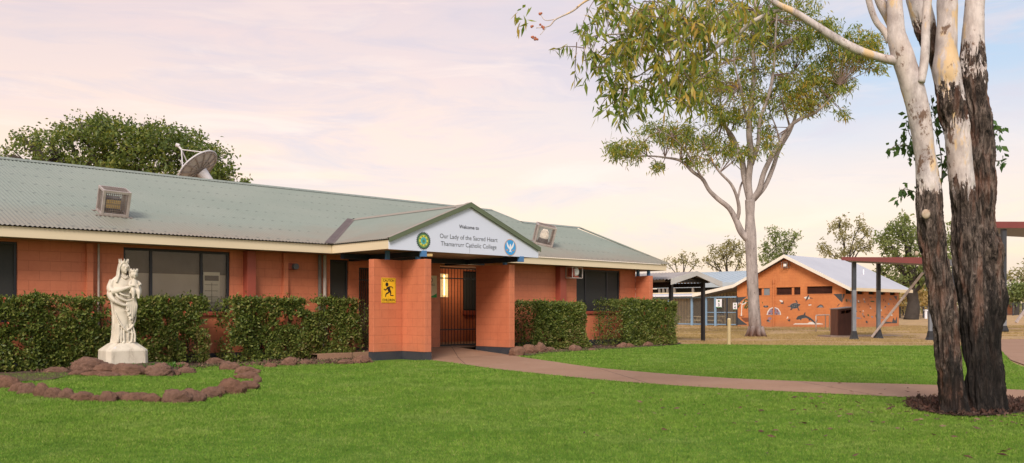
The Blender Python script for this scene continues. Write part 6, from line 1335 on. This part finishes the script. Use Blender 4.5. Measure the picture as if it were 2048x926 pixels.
for z in (z0, z1):
    for x in (UM-0.36, UM-0.03): b.box(x-t/2+.001, x+t/2-.001, y0+t/2, y1-t/2, z-t/2, z+t/2)
    for y in (y0, y1): b.box(UM-0.345, UM-0.045, y-t/2+.001, y+t/2-.001, z-t/2+.001, z+t/2-.001)
b.build("cage_frame", M['galv_rust'], f); MB().box(UM-0.28, UM-0.12, fl[1]-0.13, fl[1]+0.13, fl[2]-0.12, fl[2]+0.1).build("housing", M['grey_metal'], f, bevel=0.02); MB().box(UM-0.295, UM-0.281, fl[1]-0.11, fl[1]+0.11, fl[2]-0.1, fl[2]+0.08).build("lamp_glass", M['lamp_white'], f)
pp = mu(1547, 600, .1); MB().cyl((UM-0.07, pp[1], 0.0), (UM-0.07, pp[1], 3.1), 0.05, n=10).cyl((UM-0.07, pp[1], 3.1), (UM-0.07, pp[1], 3.35), 0.08, n=10).build("downpipe", M['mural_wall'], D)
vp_ = on_v(1735, 556, VM0+1.2); MB().cyl((vp_[0], VM0+1.5, zr(VM0+1.5)), (vp_[0], VM0+1.5, zr(VM0+1.5)+0.45), 0.05, n=10).build("vent_pipe", M['white'], D)

# ---- painted animals: flat paint on the two walls
Z3 = lambda zx, zy: (1460 + zx*180/1587.0, 560 + zy*105/926.0)       # read from an enlarged view of the wall
Z6 = lambda zx, zy: (1440 + zx*420/1768.0, 480 + zy*220/926.0)
Z4 = lambda zx, zy: (1660 + zx*200/1425.0, 560 + zy*130/926.0)
def paint(name, polys, conv, plane='u', layer=0, label=None):
    """polys: (material, [(x, y), ...]) ; the wall plane is pushed out 4 mm per layer"""
    mats = []; b = MB()
    for k, (mt, pts) in enumerate(polys):
        if mt not in mats: mats.append(mt)
        o = 0.004 + 0.004*layer + 0.002*k; P = []
        for x, y in pts:
            px, py = conv(x, y); P.append(tuple(on_u(px, py, UM - o)) if plane == 'u' else tuple(on_v(px, py, VM0 - o)))
        b.add(P, [tuple(range(len(P)))], mats.index(mt))
    ob = b.build(name, [M[x] for x in mats], gw if plane == 'u' else sw, fix=False)
    if label: ob["label"] = label
def el(cx, cy, rx, ry, n=18, rot=0): 
    return [(cx + rx*math.cos(t)*math.cos(rot) - ry*math.sin(t)*math.sin(rot), cy + rx*math.cos(t)*math.sin(rot) + ry*math.sin(t)*math.cos(rot)) for t in np.linspace(0, 2*math.pi, n+1)[:-1]]
paint("painted_corner", [("paint_grey", [(120, 305), (300, 292), (205, 365), (135, 445)])], Z3); paint("painted_corner", [("paint_grey", [(133, 655), (200, 712), (310, 792), (133, 792)])], Z3)
paint("painted_corner", [("paint_grey", [(955, 455), (1027, 452), (1027, 527)])], Z6)
paint("painted_tree", [("paint_white", [(188, 632), (196, 560), (200, 470), (205, 420), (218, 420), (216, 470), (210, 560), (212, 632)]), ("paint_white", [(205, 430), (160, 400), (145, 440), (150, 395), (205, 412)]), ("paint_white", [(214, 440), (270, 420), (300, 380), (255, 400), (214, 420)]), ("paint_white", [(210, 420), (225, 375), (275, 355), (222, 392), (216, 424)]), ("paint_brown", [(150, 632), (262, 632), (240, 642), (170, 642)])]
      + [("paint_green", el(x, y, 12, 20, 8, a)) for x, y, a in ((265, 350, .4), (295, 345, -.4), (318, 350, .2), (250, 375, .6), (300, 400, .1), (320, 420, .5), (335, 430, -.3), (290, 440, .3), (262, 480, .2), (285, 490, -.3), (310, 470, .4), (275, 455, .9), (160, 450, .5), (150, 470, -.3), (325, 385, .7), (240, 395, 1.2))], Z3, label="painted white tree with dark leaves")
paint("painted_reef", [("paint_brown", [(190, 660), (360, 665), (350, 735), (270, 740), (225, 705)])], Z3)
paint("painted_turtle", [("paint_lightgrey", el(1138, 455, 84, 50, 24, -0.15)), ("paint_grey", el(1138, 455, 76, 44, 24, -0.15)), ("paint_grey", [(1060, 470), (1015, 470), (1020, 460), (1075, 455)]), ("paint_grey", el(1222, 435, 18, 14)), ("paint_grey", [(1180, 410), (1150, 352), (1172, 358), (1198, 405)]), ("paint_grey", [(1195, 465), (1228, 540), (1212, 540), (1180, 480)]), ("paint_grey", [(1085, 490), (1060, 525), (1085, 532), (1105, 500)])]
      + [("paint_lightgrey", el(x, y, 10, 8, 6)) for x, y in ((1105, 450), (1135, 440), (1165, 435), (1110, 475), (1140, 470), (1170, 462))], Z3, label="painted grey sea turtle")
paint("painted_dolphin", [("paint_lightgrey", [(1165, 690), (1240, 640), (1330, 625), (1420, 665), (1480, 715), (1440, 705), (1350, 668), (1280, 680), (1230, 700)]), ("paint_grey", [(1165, 685), (1195, 640), (1250, 620), (1295, 612), (1320, 568), (1332, 572), (1328, 620), (1400, 655), (1460, 700), (1500, 740), (1552, 695), (1530, 740), (1505, 785), (1488, 760), (1420, 710), (1390, 722), (1385, 690), (1340, 662), (1265, 675), (1250, 718), (1232, 690), (1180, 702)])], Z3, label="painted leaping dolphin")
paint("painted_wave", [("paint_white", [(1110, 785), (1150, 765), (1370, 765), (1400, 742), (1470, 735), (1500, 760), (1585, 762), (1640, 775), (1640, 782)])], Z3)
paint("painted_magpie_goose", [("paint_white", [(1300, 310), (1330, 295), (1370, 290), (1405, 300), (1400, 335), (1370, 340), (1320, 325)]), ("paint_grey", [(1385, 262), (1395, 280), (1375, 335), (1330, 378), (1338, 340), (1355, 300)]), ("paint_grey", [(1400, 305), (1465, 320), (1455, 328), (1400, 322)])], Z3, label="painted black and white bird in flight")
paint("painted_rainbow_shell", [("paint_white", [(645, 615), (660, 555), (700, 500), (775, 472), (850, 500), (890, 560), (900, 615)]), ("paint_mauve", [(662, 612), (676, 560), (712, 512), (775, 488), (838, 512), (874, 565), (884, 612)])] + [("paint_blue" if k % 2 else "paint_brown", el(x, y, 15, 11, 8)) for k, (x, y) in enumerate(((700, 590), (720, 550), (750, 520), (800, 520), (835, 545), (855, 585), (760, 585), (800, 570), (780, 545), (735, 600), (820, 600)))], Z3, label="painted dome of patterned colours")
paint("painted_crab", [("paint_grey", [(585, 465), (595, 448), (625, 455), (660, 448), (680, 462), (665, 485), (600, 485)]), ("paint_lightgrey", el(632, 462, 18, 10))], Z3); paint("painted_ray", [("paint_grey", [(840, 560-0), (860, 548)]) if False else ("paint_grey", [(815, 568), (845, 542), (875, 568), (845, 565)])], Z6)
paint("painted_duck", [("paint_white", el(905, 372, 34, 16, 12, .4)), ("paint_grey", el(922, 408, 30, 13, 12)), ("paint_brown", el(940, 385, 12, 10, 8))], Z3); paint("painted_fish", [("paint_mauve", el(700, 680, 34, 26)), ("paint_grey", el(668, 715, 24, 18)), ("paint_lightgrey", el(690, 735, 24, 10)), ("paint_lightgrey", el(715, 665, 14, 10))], Z3)
paint("painted_bird", [("paint_white", [(995, 685), (1015, 640), (1030, 660), (1015, 680)]), ("paint_grey", el(1040, 712, 28, 14, 10, .4)), ("paint_brown", el(1055, 695, 12, 18, 8))], Z3); paint("painted_shell", [("paint_white", el(1410, 440, 30, 10, 12, -.1)), ("paint_brown", el(1405, 425, 14, 8))], Z3)
paint("painted_stingray", [("paint_grey", [(810, 568), (842, 543), (860, 545), (876, 568)]), ("paint_lightgrey", [(825, 568), (842, 550), (858, 552), (868, 568)])], Z6); paint("painted_feather", [("paint_grey", [(985, 555), (1005, 535), (1008, 540), (990, 560)])], Z6); paint("painted_leaf", [("paint_green", el(572, 400, 8, 16, 8))], Z3); paint("painted_seed", [("paint_brown", el(352, 598, 10, 18, 8))], Z3)
SIDE = [(235, 290, 12, 34, 0, "paint_green"), (262, 285, 6, 28, .1, "paint_lightgrey"), (290, 300, 8, 34, 0, "paint_lightgrey"), (245, 385, 14, 8, 0, "paint_grey"), (405, 300, 10, 26, -.1, "paint_white"), (412, 322, 22, 8, 0, "paint_grey"), (484, 275, 7, 22, 0, "paint_white"), (494, 310, 10, 20, -.2, "paint_blue"), (575, 245, 28, 7, .1, "paint_grey"), (584, 250, 6, 26, 0, "paint_lightgrey"), (605, 305, 30, 16, 0, "paint_green"), (545, 345, 6, 22, .3, "paint_brown"), (572, 380, 8, 30, -.3, "paint_brown"), (580, 400, 8, 14, .2, "paint_white"), (650, 245, 22, 6, 0, "paint_grey"),
        (765, 280, 8, 26, .2, "paint_brown"), (790, 300, 6, 22, -.2, "paint_brown"), (860, 272, 16, 16, 0, "paint_lightgrey"), (835, 340, 10, 26, -.2, "paint_blue"), (788, 375, 14, 12, .6, "paint_grey"), (782, 395, 8, 16, .2, "paint_blue"), (910, 345, 6, 18, -.2, "paint_brown"), (415, 385, 10, 10, 0, "paint_brown"), (376, 445, 10, 16, .3, "paint_grey"), (430, 450, 14, 16, 0, "paint_brown"), (472, 440, 7, 16, 0, "paint_white"), (468, 485, 6, 34, 0, "paint_lightgrey"), (486, 520, 10, 26, -.5, "paint_grey"), (545, 500, 12, 26, -.5, "paint_green"), (405, 542, 32, 14, .1, "paint_blue"), (600, 525, 14, 16, .3, "paint_blue"), (660, 515, 12, 40, -.1, "paint_green"), (523, 597, 14, 30, -.2, "paint_grey"), (728, 430, 7, 22, 0, "paint_white"), (746, 525, 16, 12, 0, "paint_grey"), (748, 545, 22, 8, 0, "paint_blue"), (800, 488, 30, 4, 0, "paint_green"), (878, 500, 12, 20, -.4, "paint_white"), (905, 545, 8, 12, 0, "paint_brown"), (640, 445, 6, 10, 0, "paint_grey"), (900, 460, 8, 14, .4, "paint_brown"), (830, 440, 6, 10, .2, "paint_brown")]
for i, (x, y, rx, ry, rot, mt) in enumerate(SIDE):
    paint("painted_animal", [(mt, el(x, y, rx, ry*0.62, 10, rot)), (mt, [(x-rx*.4, y+ry*.3), (x+rx*1.5, y+ry*.75), (x+rx*.6, y+ry*.1)])], Z4, 'v')
paint("painted_corner", [("paint_grey", [(178, 197), (216, 197), (172, 322)])], Z4, 'v'); paint("painted_corner", [("paint_grey", [(905, 228), (955, 228), (950, 285), (930, 262)])], Z4, 'v'); paint("painted_corner", [("paint_grey", [(955, 515), (955, 615), (880, 615), (900, 545), (930, 580)])], Z4, 'v'); paint("painted_island", [("paint_grey", [(740, 612), (780, 592), (880, 600), (880, 615), (760, 622)])], Z4, 'v')

# ---- classroom verandah joined on behind: blue posts, mesh, cream cladding
K = thing("classroom_block", "low classroom block with blue verandah posts and pale cladding left of the painted shed", "classroom", (UM, VM1+1, 0), grid=True)
VE1 = on_u(1262, HZ, UM)[1]
for px in (1338, 1384, 1411, 1431): 
    q = on_u(px, HZ, UM); w = 0.09 if px != 1411 else 0.14; MB().box(UM-0.05, UM+0.05, q[1]-w, q[1]+w, 0, 2.2).build("post", M['blue_light'], K)
for px in (1454, 1474): 
    q = on_u(px, HZ, UM); MB().box(UM-0.05, UM+0.05, q[1]-0.06, q[1]+0.06, 0, 2.2).build("post", M['post_dark'], K)
MB().box(UM-0.06, UM+0.06, VM1+0.03, VE1, 2.1, 2.21).box(UM-0.03, UM+0.03, VM1+0.03, VE1, 0.1, 0.17).box(UM-0.02, UM+0.02, VM1+0.03, on_u(1411, HZ, UM)[1], 1.0, 1.05).build("rail", M['blue_light'], K)
MB().box(UM+0.0, UM+0.004, VM1+0.03, VE1, 0.18, 2.1).build("mesh_screen", M['veil'], K)
MB().slab([(UM-0.35, VV+0.02, 2.26), (UM-0.35, VE1, 2.26), (UM+3, VE1, 2.5), (UM+3, VV+0.02, 2.5)], (0, 0, 0.07)).build("roof", M['white_roof'], K)
MB().box(UM-0.40, UM-0.35, VV+0.02, VE1, 2.24, 2.34).build("fascia", M['white'], K)
m_ = MB(); ub = UM+2.2; wall_grid(m_, 'v', ub, 0.15, VM1, VE1, 0, 2.6, []); m_.build("wall", M['cream_wall'], K, fix=False)
b = MB(); v = VM1
while v < VE1: b.box(ub-0.02, ub-0.002, v, v+0.03, 0.05, 2.5); v += 0.28
b.build("cover_strips", M['grey_wall'], K)
for (a, c, z0, z1, mt, nm) in ((1313, 1341, 0.6, 2.0, 'screen', "window"), (1385, 1412, 0.75, 2.1, 'grey_wall', "window"), (1417, 1428, 0.15, 2.1, 'grey_wall', "door"), (1432, 1449, 0.85, 2.0, 'screen', "window")):
    p, q = on_u(a, HZ, ub), on_u(c, HZ, ub); w_ = MB().box(ub-0.05, ub-0.025, q[1], p[1], z0, z1).build(nm, M[mt], K)
    fr = MB(); t = 0.06; fr.box(ub-0.07, ub-0.03, q[1]-t, q[1], z0-t, z1+t).box(ub-0.07, ub-0.03, p[1], p[1]+t, z0-t, z1+t).box(ub-0.07, ub-0.03, q[1], p[1], z1, z1+t).box(ub-0.07, ub-0.03, q[1], p[1], z0-t, z0); fr.build("frame", M['white'] if mt == 'screen' else M['grey_wall'], w_)
def num_sign(a, b_, y0, y1, s_, label):
    p, q = on_u(a, y1, UM-0.08), on_u(b_, y0, UM-0.08); r = thing("number_sign", label, "sign", (UM-0.07, (p[1]+q[1])/2, p[2]), "numbered door signs on the verandah", grid=True)
    MB().box(UM-0.085, UM-0.065, q[1], p[1], p[2], q[2]).build("plate", M['white'], r); h = q[2]-p[2]; cv_ = (p[1]+q[1])/2
    t = MB(); text_mb(t, s_, UM-0.089, cv_, p[2]+h*0.14, h*0.5, None, 0, 0.012, ax='v'); t.v = [(UM-0.089, y, z) for (_, _, _), (x, y, z) in zip(t.v, t.v)] if False else t.v
    t.build("numeral", M['ink'], r, fix=False)
    d_ = MB(); n = 20; d_.add([(UM-0.089, cv_+h*.13*math.cos(k*2*math.pi/n), p[2]+h*.76+h*.13*math.sin(k*2*math.pi/n)) for k in range(n)], [tuple(range(n))]); d_.build("emblem", M['logo_green'], r, fix=False)
    MB().box(UM-0.091, UM-0.086, q[1]+0.01, p[1]-0.01, p[2]+0.005, p[2]+h*0.06).build("green_foot", M['sign_green'], r)
num_sign(1432, 1443.5, 598, 615, "3", "white verandah sign with a green emblem reading 3"); num_sign(1466, 1474, 605.5, 619, "4", "white verandah sign reading 4 beside the painted shed")
for (y, pxa, pxb, d) in ((0, 1376, 1452, 0.9),):
    p, q = on_u(pxa, HZ, UM+d), on_u(pxb, HZ, UM+d); t = thing("picnic_table", "long pale picnic table with bench on the classroom verandah", "table", (UM+d, (p[1]+q[1])/2, 0), grid=True)
    MB().box(UM+d-0.1, UM+d+0.6, q[1], p[1], 0.68, 0.73).build("table_top", M['cream_wall'], t); MB().box(UM+d-0.5, UM+d-0.2, q[1]+.2, p[1]-.2, 0.40, 0.45).build("bench", M['cream_wall'], t)
    for vv in (q[1]+0.5, p[1]-0.5):
        MB().bar((UM+d-0.4, vv, 0), (UM+d+0.25, vv, 0.68), 0.06).build("leg", M['galv'], t); MB().bar((UM+d+0.7, vv, 0), (UM+d+0.1, vv, 0.68), 0.06).build("leg", M['galv'], t)

# ---- covered hall far behind
HU = uvz(at(1430, HZ, 92)); ha = on_v(1285, HZ, HU[1])[0]
H = thing("covered_hall", "large open hall with blue-grey sheet roof far behind the shelter", "hall", (HU[0], HU[1], 0), grid=True)
Hu = on_u(1430, HZ, HU[0])[0]; zt1 = on_u(1500, 566, Hu)[2]; za = on_u(1415, 547, Hu+7); zb2 = on_u(1500, 535, Hu+7)
va, vb = on_u(1250, HZ, Hu)[1], on_u(1530, HZ, Hu)[1]
zt2 = za[2]
MB().slab([(Hu, va, zt1), (Hu, vb, zt1), (Hu+7, vb, zt2), (Hu+7, va, zt2)], (0, 0, 0.12)).build("roof", M['blue_roof'], H)
b = MB(); v = vb
while v < va: b.bar((Hu+.02, v, zt1+0.14), (Hu+6.98, v, zt2+0.14), 0.05, 0.04); v += 0.75
b.build("roof_ribs", M['blue_roof'], H)
MB().slab([(Hu+7.2, va, zt2+0.05), (Hu+7.2, vb, zt2+0.05), (Hu+14, vb, zt1), (Hu+14, va, zt1)], (0, 0, 0.12)).build("roof", M['blue_roof'], H)
MB().box(Hu-0.03, Hu+0.05, vb, va, zt1-0.35, zt1+0.02).build("gutter", M['blue_roof'], H)
gz = float(ground_z(95)); MB().box(Hu+6, Hu+6.15, vb, va, 2.6, zt1+0.2).build("wall", M['grey_wall'], H); MB().box(Hu+1, Hu+6, vb, va, zt1-0.75, zt1-0.4).build("truss", M['dark'], H)  # solid dark box paints in the shaded interior below the hall roof
for px in (1318, 1326, 1334, 1348, 1385, 1470): q = on_u(px, HZ, Hu); MB().box(Hu, Hu+0.2, q[1]-0.1, q[1]+0.1, gz-.3, zt1-0.35).build("post", M['grey_wall'], H)
q1, q2 = on_u(1308, HZ, Hu+3), on_u(1342, HZ, Hu+3); MB().box(Hu+3, Hu+3.1, q2[1], q1[1], gz, zt1-0.8).build("screen_wall", M['dark'], H)

# ---- gabled shelter next to the school
def shelter():
    p1_, p2_ = gr(1406, 683), None; g1 = uvz(p1_); v0 = g1[1]; u1 = g1[0]; u0 = u_at(1342, v0)
    T = thing("walkway_shelter", "black-posted gabled walkway shelter with pale corrugated roof beside the school", "shelter", (u1, v0, 0), grid=True)
    zb = on_v(1406, 566, v0)[2]; vf = v0-0.35; pk = on_v(1393, 546, vf); ucn = pk[0]; zpk = pk[2]+0.02; hw = max(u1-ucn, ucn-u0)+0.55; zev = zb+0.02
    eL = on_v(1342, 560, vf); eR = on_v(1444, 566, vf); Lng = 8.0
    for s_, e in ((-1, eL), (1, eR)):
        us = np.arange(0, Lng, 0.03)
        V = np.array([(e[0]*(1-t)+ucn*t, vf+x, e[2]*(1-t)+zpk*t + 0.018*math.sin(x*2*math.pi/0.15)+0.03) for x in us for t in (0, .5, 1)]); Fc = np.array([(i*3+k, i*3+k+1, i*3+k+4, i*3+k+3) for i in range(len(us)-1) for k in range(2)])
        raw_mesh("roof", V, Fc, M['shelter_roof'], T, smooth=True)
        MB().slab([(e[0], vf-0.02, e[2]-0.17), (ucn, vf-0.02, zpk-0.12), (ucn, vf-0.02, zpk+0.055), (e[0], vf-0.02, e[2]+0.05)], (0, 0.03, 0)).build("barge_board", M['shelter_trim'], T)
    for vv in (v0, v0+3.6, v0+7.2):
        for uu in (u0, u1): MB().box(uu-0.06, uu+0.06, vv-0.06, vv+0.06, 0, zb).build("post", M['black'], T)
        MB().box(u0-0.3, u1+0.3, vv-0.05, vv+0.05, zb, zb+0.12).build("beam", M['black'], T)
        MB().bar((u0, vv, zb+0.1), (ucn, vv, zpk-0.15), 0.08).bar((u1, vv, zb+0.1), (ucn, vv, zpk-0.15), 0.08).bar(((u0+ucn)/2, vv, zb+0.12), ((u0+ucn)/2, vv, (zb+zpk)/2-.1), 0.06).build("truss", M['black'], T)
    for uu in (u0, u1): MB().box(uu-0.05, uu+0.05, v0+0.06, v0+7.5, zb-0.15, zb-0.002).build("beam", M['black'], T)
shelter()

# ---- steel-post shelters with red roofs
def post(T, x, Y, top, zg=0.0, w=0.14, split=0.64):
    zs = zg + (top-zg)*split
    p = MB().box(x-w/2, x+w/2, Y-w/2, Y+w/2, zg+0.1, zs).build("post", M['post_grey'], T); MB().box(x-w/2-.002, x+w/2+.002, Y-w/2-.002, Y+w/2+.002, zs, top).build("post_top", M['post_dark'], p)
    b = MB(); h = 0.36
    b.add([(x-.165, Y-.165, zg), (x+.165, Y-.165, zg), (x+.165, Y+.165, zg), (x-.165, Y+.165, zg), (x-w/2-.01, Y-w/2-.01, zg+h), (x+w/2+.01, Y-w/2-.01, zg+h), (x+w/2+.01, Y+w/2+.01, zg+h), (x-w/2-.01, Y+w/2+.01, zg+h), (x-w*.86, Y-w*.86, zg+.1), (x+w*.86, Y-w*.86, zg+.1), (x+w*.86, Y+w*.86, zg+.1), (x-w*.86, Y+w*.86, zg+.1)],
          [(0, 1, 9, 8), (1, 2, 10, 9), (2, 3, 11, 10), (3, 0, 8, 11), (8, 9, 5, 4), (9, 10, 6, 5), (10, 11, 7, 6), (11, 8, 4, 7)]); b.build("boot", M['black'], p)
def red_shelter():
    a = gr(1708, 679); T = thing("steel_shelter", "low steel-post shelter with dark red fascia in the dry yard", "shelter", (a[0], a[1], 0))
    for (px, py, top) in ((1708, 680, 524), (1757, 676.5, 527), (1861, 680, 530), (1908, 672, 532)):
        g = gr(px, py); post(T, g[0], g[1], at(px, top, g[1])[2])
    Yf = 35.0; A0, A1 = at(1683, 514, Yf), at(1683, 520.5, Yf); B0, B1 = at(1845, 514.5, Yf), at(1845, 527.5, Yf); e = at(1914, 520, Yf+7)
    MB().slab([A1, B1, B0, A0], (0.04, 0.05, 0)).build("fascia", M['red_metal'], T)
    MB().slab([B1 + np.array([0.002, 0.01, 0]), at(1912, 532, 40.5), at(1912, 520, 40.5), B0 + np.array([0.002, 0.01, 0])], (-0.05, 0.02, 0)).build("fascia", M['post_grey'], T)
    MB().slab([A1 + np.array([0.06, 0.06, .03]), B1 + np.array([0.0, 0.06, .03]), at(1846, 531, Yf+6), at(1700, 525, Yf+6)], (0, 0, 0.08)).build("roof", M['post_grey'], T)
    MB().bar(at(1744, 674, 37.6), at(1846, 545, 36.4), 0.09).build("stay", M['galv'], T)
red_shelter()
def tall_shelter():
    a = gr(2007, 665); T = thing("steel_shelter", "tall steel-post shelter with dark red fascia at the right edge", "shelter", (a[0], a[1], 0)); Y = a[1]
    post(T, a[0], Y, at(2007, 458, Y)[2], 0, 0.22, 0.12)
    A0, A1 = at(1978, 443, Y-.3), at(1978, 455.5, Y-.3); B0, B1 = at(2120, 443.5, Y-.3), at(2120, 456.5, Y-.3)
    MB().slab([A1, B1, B0, A0], (0, 0.06, 0)).build("fascia", M['red_metal'], T); MB().slab([A1 + np.array([0, .08, .05]), B1 + np.array([0, .08, .05]), at(2120, 478, Y+9), at(2003, 472, Y+9)], (0, 0, 0.1)).build("roof", M['post_grey'], T)
    g = gr(2110, 665); post(T, g[0], Y, at(2110, 458, Y)[2], 0, 0.22, 0.12)
    MB().bar(at(2032, 645, Y+1), at(2080, 580, Y+1), 0.12).build("stay", M['galv'], T)
tall_shelter()

# ---- bin enclosure, rail, stake, fence and far odds and ends
def bin_box():
    g = gr(1683, 672); T = thing("bin_enclosure", "brown plywood bin enclosure with sloping lid and slot on a concrete pad", "bin enclosure", g)
    # seen edge on: left face (pale) and front face (dark)
    a, b_, c = gr(1661, 672.5), gr(1676.5, 673.5), gr(1705, 672.5); Yb = b_[1]; d = np.array([0.67, 0.06, 0.0])
    dn = d/np.linalg.norm(d); en = np.array([-dn[1], dn[0], 0]); L = np.linalg.norm(d); Wd = 0.72
    zl, zh = at(1676, 619, Yb)[2], at(1704, 615, Yb)[2]; z0 = 0.06
    Bx = lambda x, y, z: b_ + dn*x + en*y + np.array([0, 0, z-b_[2]])
    f = MB(); f.slab([Bx(0, 0, z0), Bx(L, 0, z0), Bx(L, 0, zh-.22), Bx(0, 0, zl-.22)], en*0.03); f.slab([Bx(0, 0, zl-.08), Bx(L, 0, zh-.08), Bx(L, 0, zh), Bx(0, 0, zl)], en*0.03); f.slab([Bx(0, 0, zl-.219), Bx(.14, 0, zl-.219), Bx(.14, 0, zl-.081), Bx(0, 0, zl-.081)], en*0.03); f.slab([Bx(L*.8, 0, zl-.219), Bx(L, 0, zl-.219), Bx(L, 0, zl-.081), Bx(L*.8, 0, zl-.081)], en*0.028)
    f.build("front_panel", M['brown_dark'], T)
    MB().slab([Bx(-.004, .002, z0), Bx(-.004, Wd, z0), Bx(-.004, Wd, zl), Bx(-.004, .002, zl)], -dn*0.03).build("side_panel", M['brown'], T); MB().slab([Bx(L+.004, .002, z0), Bx(L+.004, Wd, z0), Bx(L+.004, Wd, zh), Bx(L+.004, .002, zh)], dn*0.03).build("side_panel", M['brown'], T)
    MB().slab([Bx(0, Wd, z0), Bx(L, Wd, z0), Bx(L, Wd, zh), Bx(0, Wd, zl)], en*0.03).build("back_panel", M['brown_dark'], T)
    MB().slab([Bx(-.06, -.06, zl+.005), Bx(L+.06, -.06, zh+.005), Bx(L+.06, Wd+.06, zh+.005), Bx(-.06, Wd+.06, zl+.005)], (0, 0, 0.035)).build("lid", M['galv_rust'], T)
    MB().slab([Bx(-.5, -.35, 0.0), Bx(L+2.2, -.35, 0.0), Bx(L+2.2, Wd+.3, 0.0), Bx(-.5, Wd+.3, 0.0)], (0, 0, 0.055)).build("pad", M['conc'], T)
bin_box()
def hoop_rail():
    g = gr(1645, 662); T = thing("pipe_rail", "thin bent pipe rail standing in front of the painted dolphin", "rail", g); r = 0.03
    a, b_ = gr(1632, 664.5), gr(1659, 662); c = gr(1651, 659); z = 0.92
    up = lambda p, z: p + np.array([0, 0, z]); MB().tube([a, up(a, z-.05), up(a*.97+b_*.03, z), up(b_*.97+a*.03, z), up(b_, z-.05), b_], r, 8).build("hoop", M['pipe'], T, smooth=True)
    MB().tube([up(a, z*.99), up(c, z*.99), c], r*.9, 8).build("hoop", M['pipe'], T, smooth=True)
hoop_rail()
g = gr(1458, 690.5); T = thing("timber_stake", "short pale timber stake at the edge of the lawn", "stake", g)
k = g[1]/F; MB().tube([g - np.array([0, 0, .05]), g + np.array([0, 0, 52*k])], 3.6*k, 12).build("shaft", M['timber'], T, bevel=0.01); MB().tube([g + np.array([0, 0, 52*k+.001]), g + np.array([0, 0, 54*k])], [3.4*k, 2.6*k], 12).build("top", M['cream_wall'], T)
def fence(label, pxs_, Y, h, mat='fence_green'):
    x0 = at(pxs_[0], HZ, Y)[0]; z0 = float(ground_z(Y)); T = thing("mesh_fence", label, "fence", (x0, Y, z0)); x1 = at(pxs_[-1], HZ, Y)[0]
    for p in pxs_: x = at(p, HZ, Y)[0]; MB().box(x-.06, x+.06, Y-.06, Y+.06, z0-.1, z0+h).build("post", M['post_dark'], T)
    MB().box(x0, x1, Y-.025, Y+.025, z0+h-.05, z0+h).box(x0, x1, Y-.02, Y+.02, z0+.08, z0+.12).build("rail", M['post_dark'], T)
    b = MB(); x = x0
    while x < x1: b.box(x-.008, x+.008, Y-.008, Y+.008, z0+.1, z0+h); x += 0.14
    z = z0+.25
    while z < z0+h-.1: b.box(x0, x1, Y-.007, Y+.007, z, z+.014); z += 0.2
    b.build("mesh_panel", M['post_dark'], T)
fence("dark wire mesh fence behind the yard, right of the painted shed", [1770, 1800, 1847, 1890, 1940, 1985], 90.0, 1.15); fence("wire fence at the far right behind the tall shelter post", [2013, 2026, 2046, 2075, 2110], 104.0, 1.5)
def ob(name, label, cat, px, Y, parts):
    z = float(ground_z(Y)); p = at(px, HZ, Y); T = thing(name, label, cat, (p[0], Y, z))
    for n_, m, (w, d, z0, z1) in parts: MB().box(p[0]-w/2, p[0]+w/2, Y-d/2, Y+d/2, z+z0, z+z1).build(n_, M[m], T, bevel=0.02)
ob("bollard", "small white bollard by the far mesh fence", "bollard", 1851.5, 86, [("shaft", 'white', (.22, .22, 0, .75)), ("cap", 'white', (.3, .3, .753, .9))])
def hut():
    Y = 112; z = float(ground_z(Y)); a, b_ = at(2009, HZ, Y), at(2027, HZ, Y); T = thing("brick_hut", "small far reddish hut at the right edge behind the shelter post", "hut", (a[0], Y, z))
    MB().box(a[0], b_[0], Y, Y+3, z, z+1.75).build("wall", M['mural_wall'], T); MB().slab([(a[0]-.2, Y-.2, z+1.76), (b_[0]+.2, Y-.2, z+1.76), (b_[0]+.2, Y+3.2, z+2.0), (a[0]-.2, Y+3.2, z+2.0)], (0, 0, .1)).build("roof", M['galv_rust'], T)
hut()
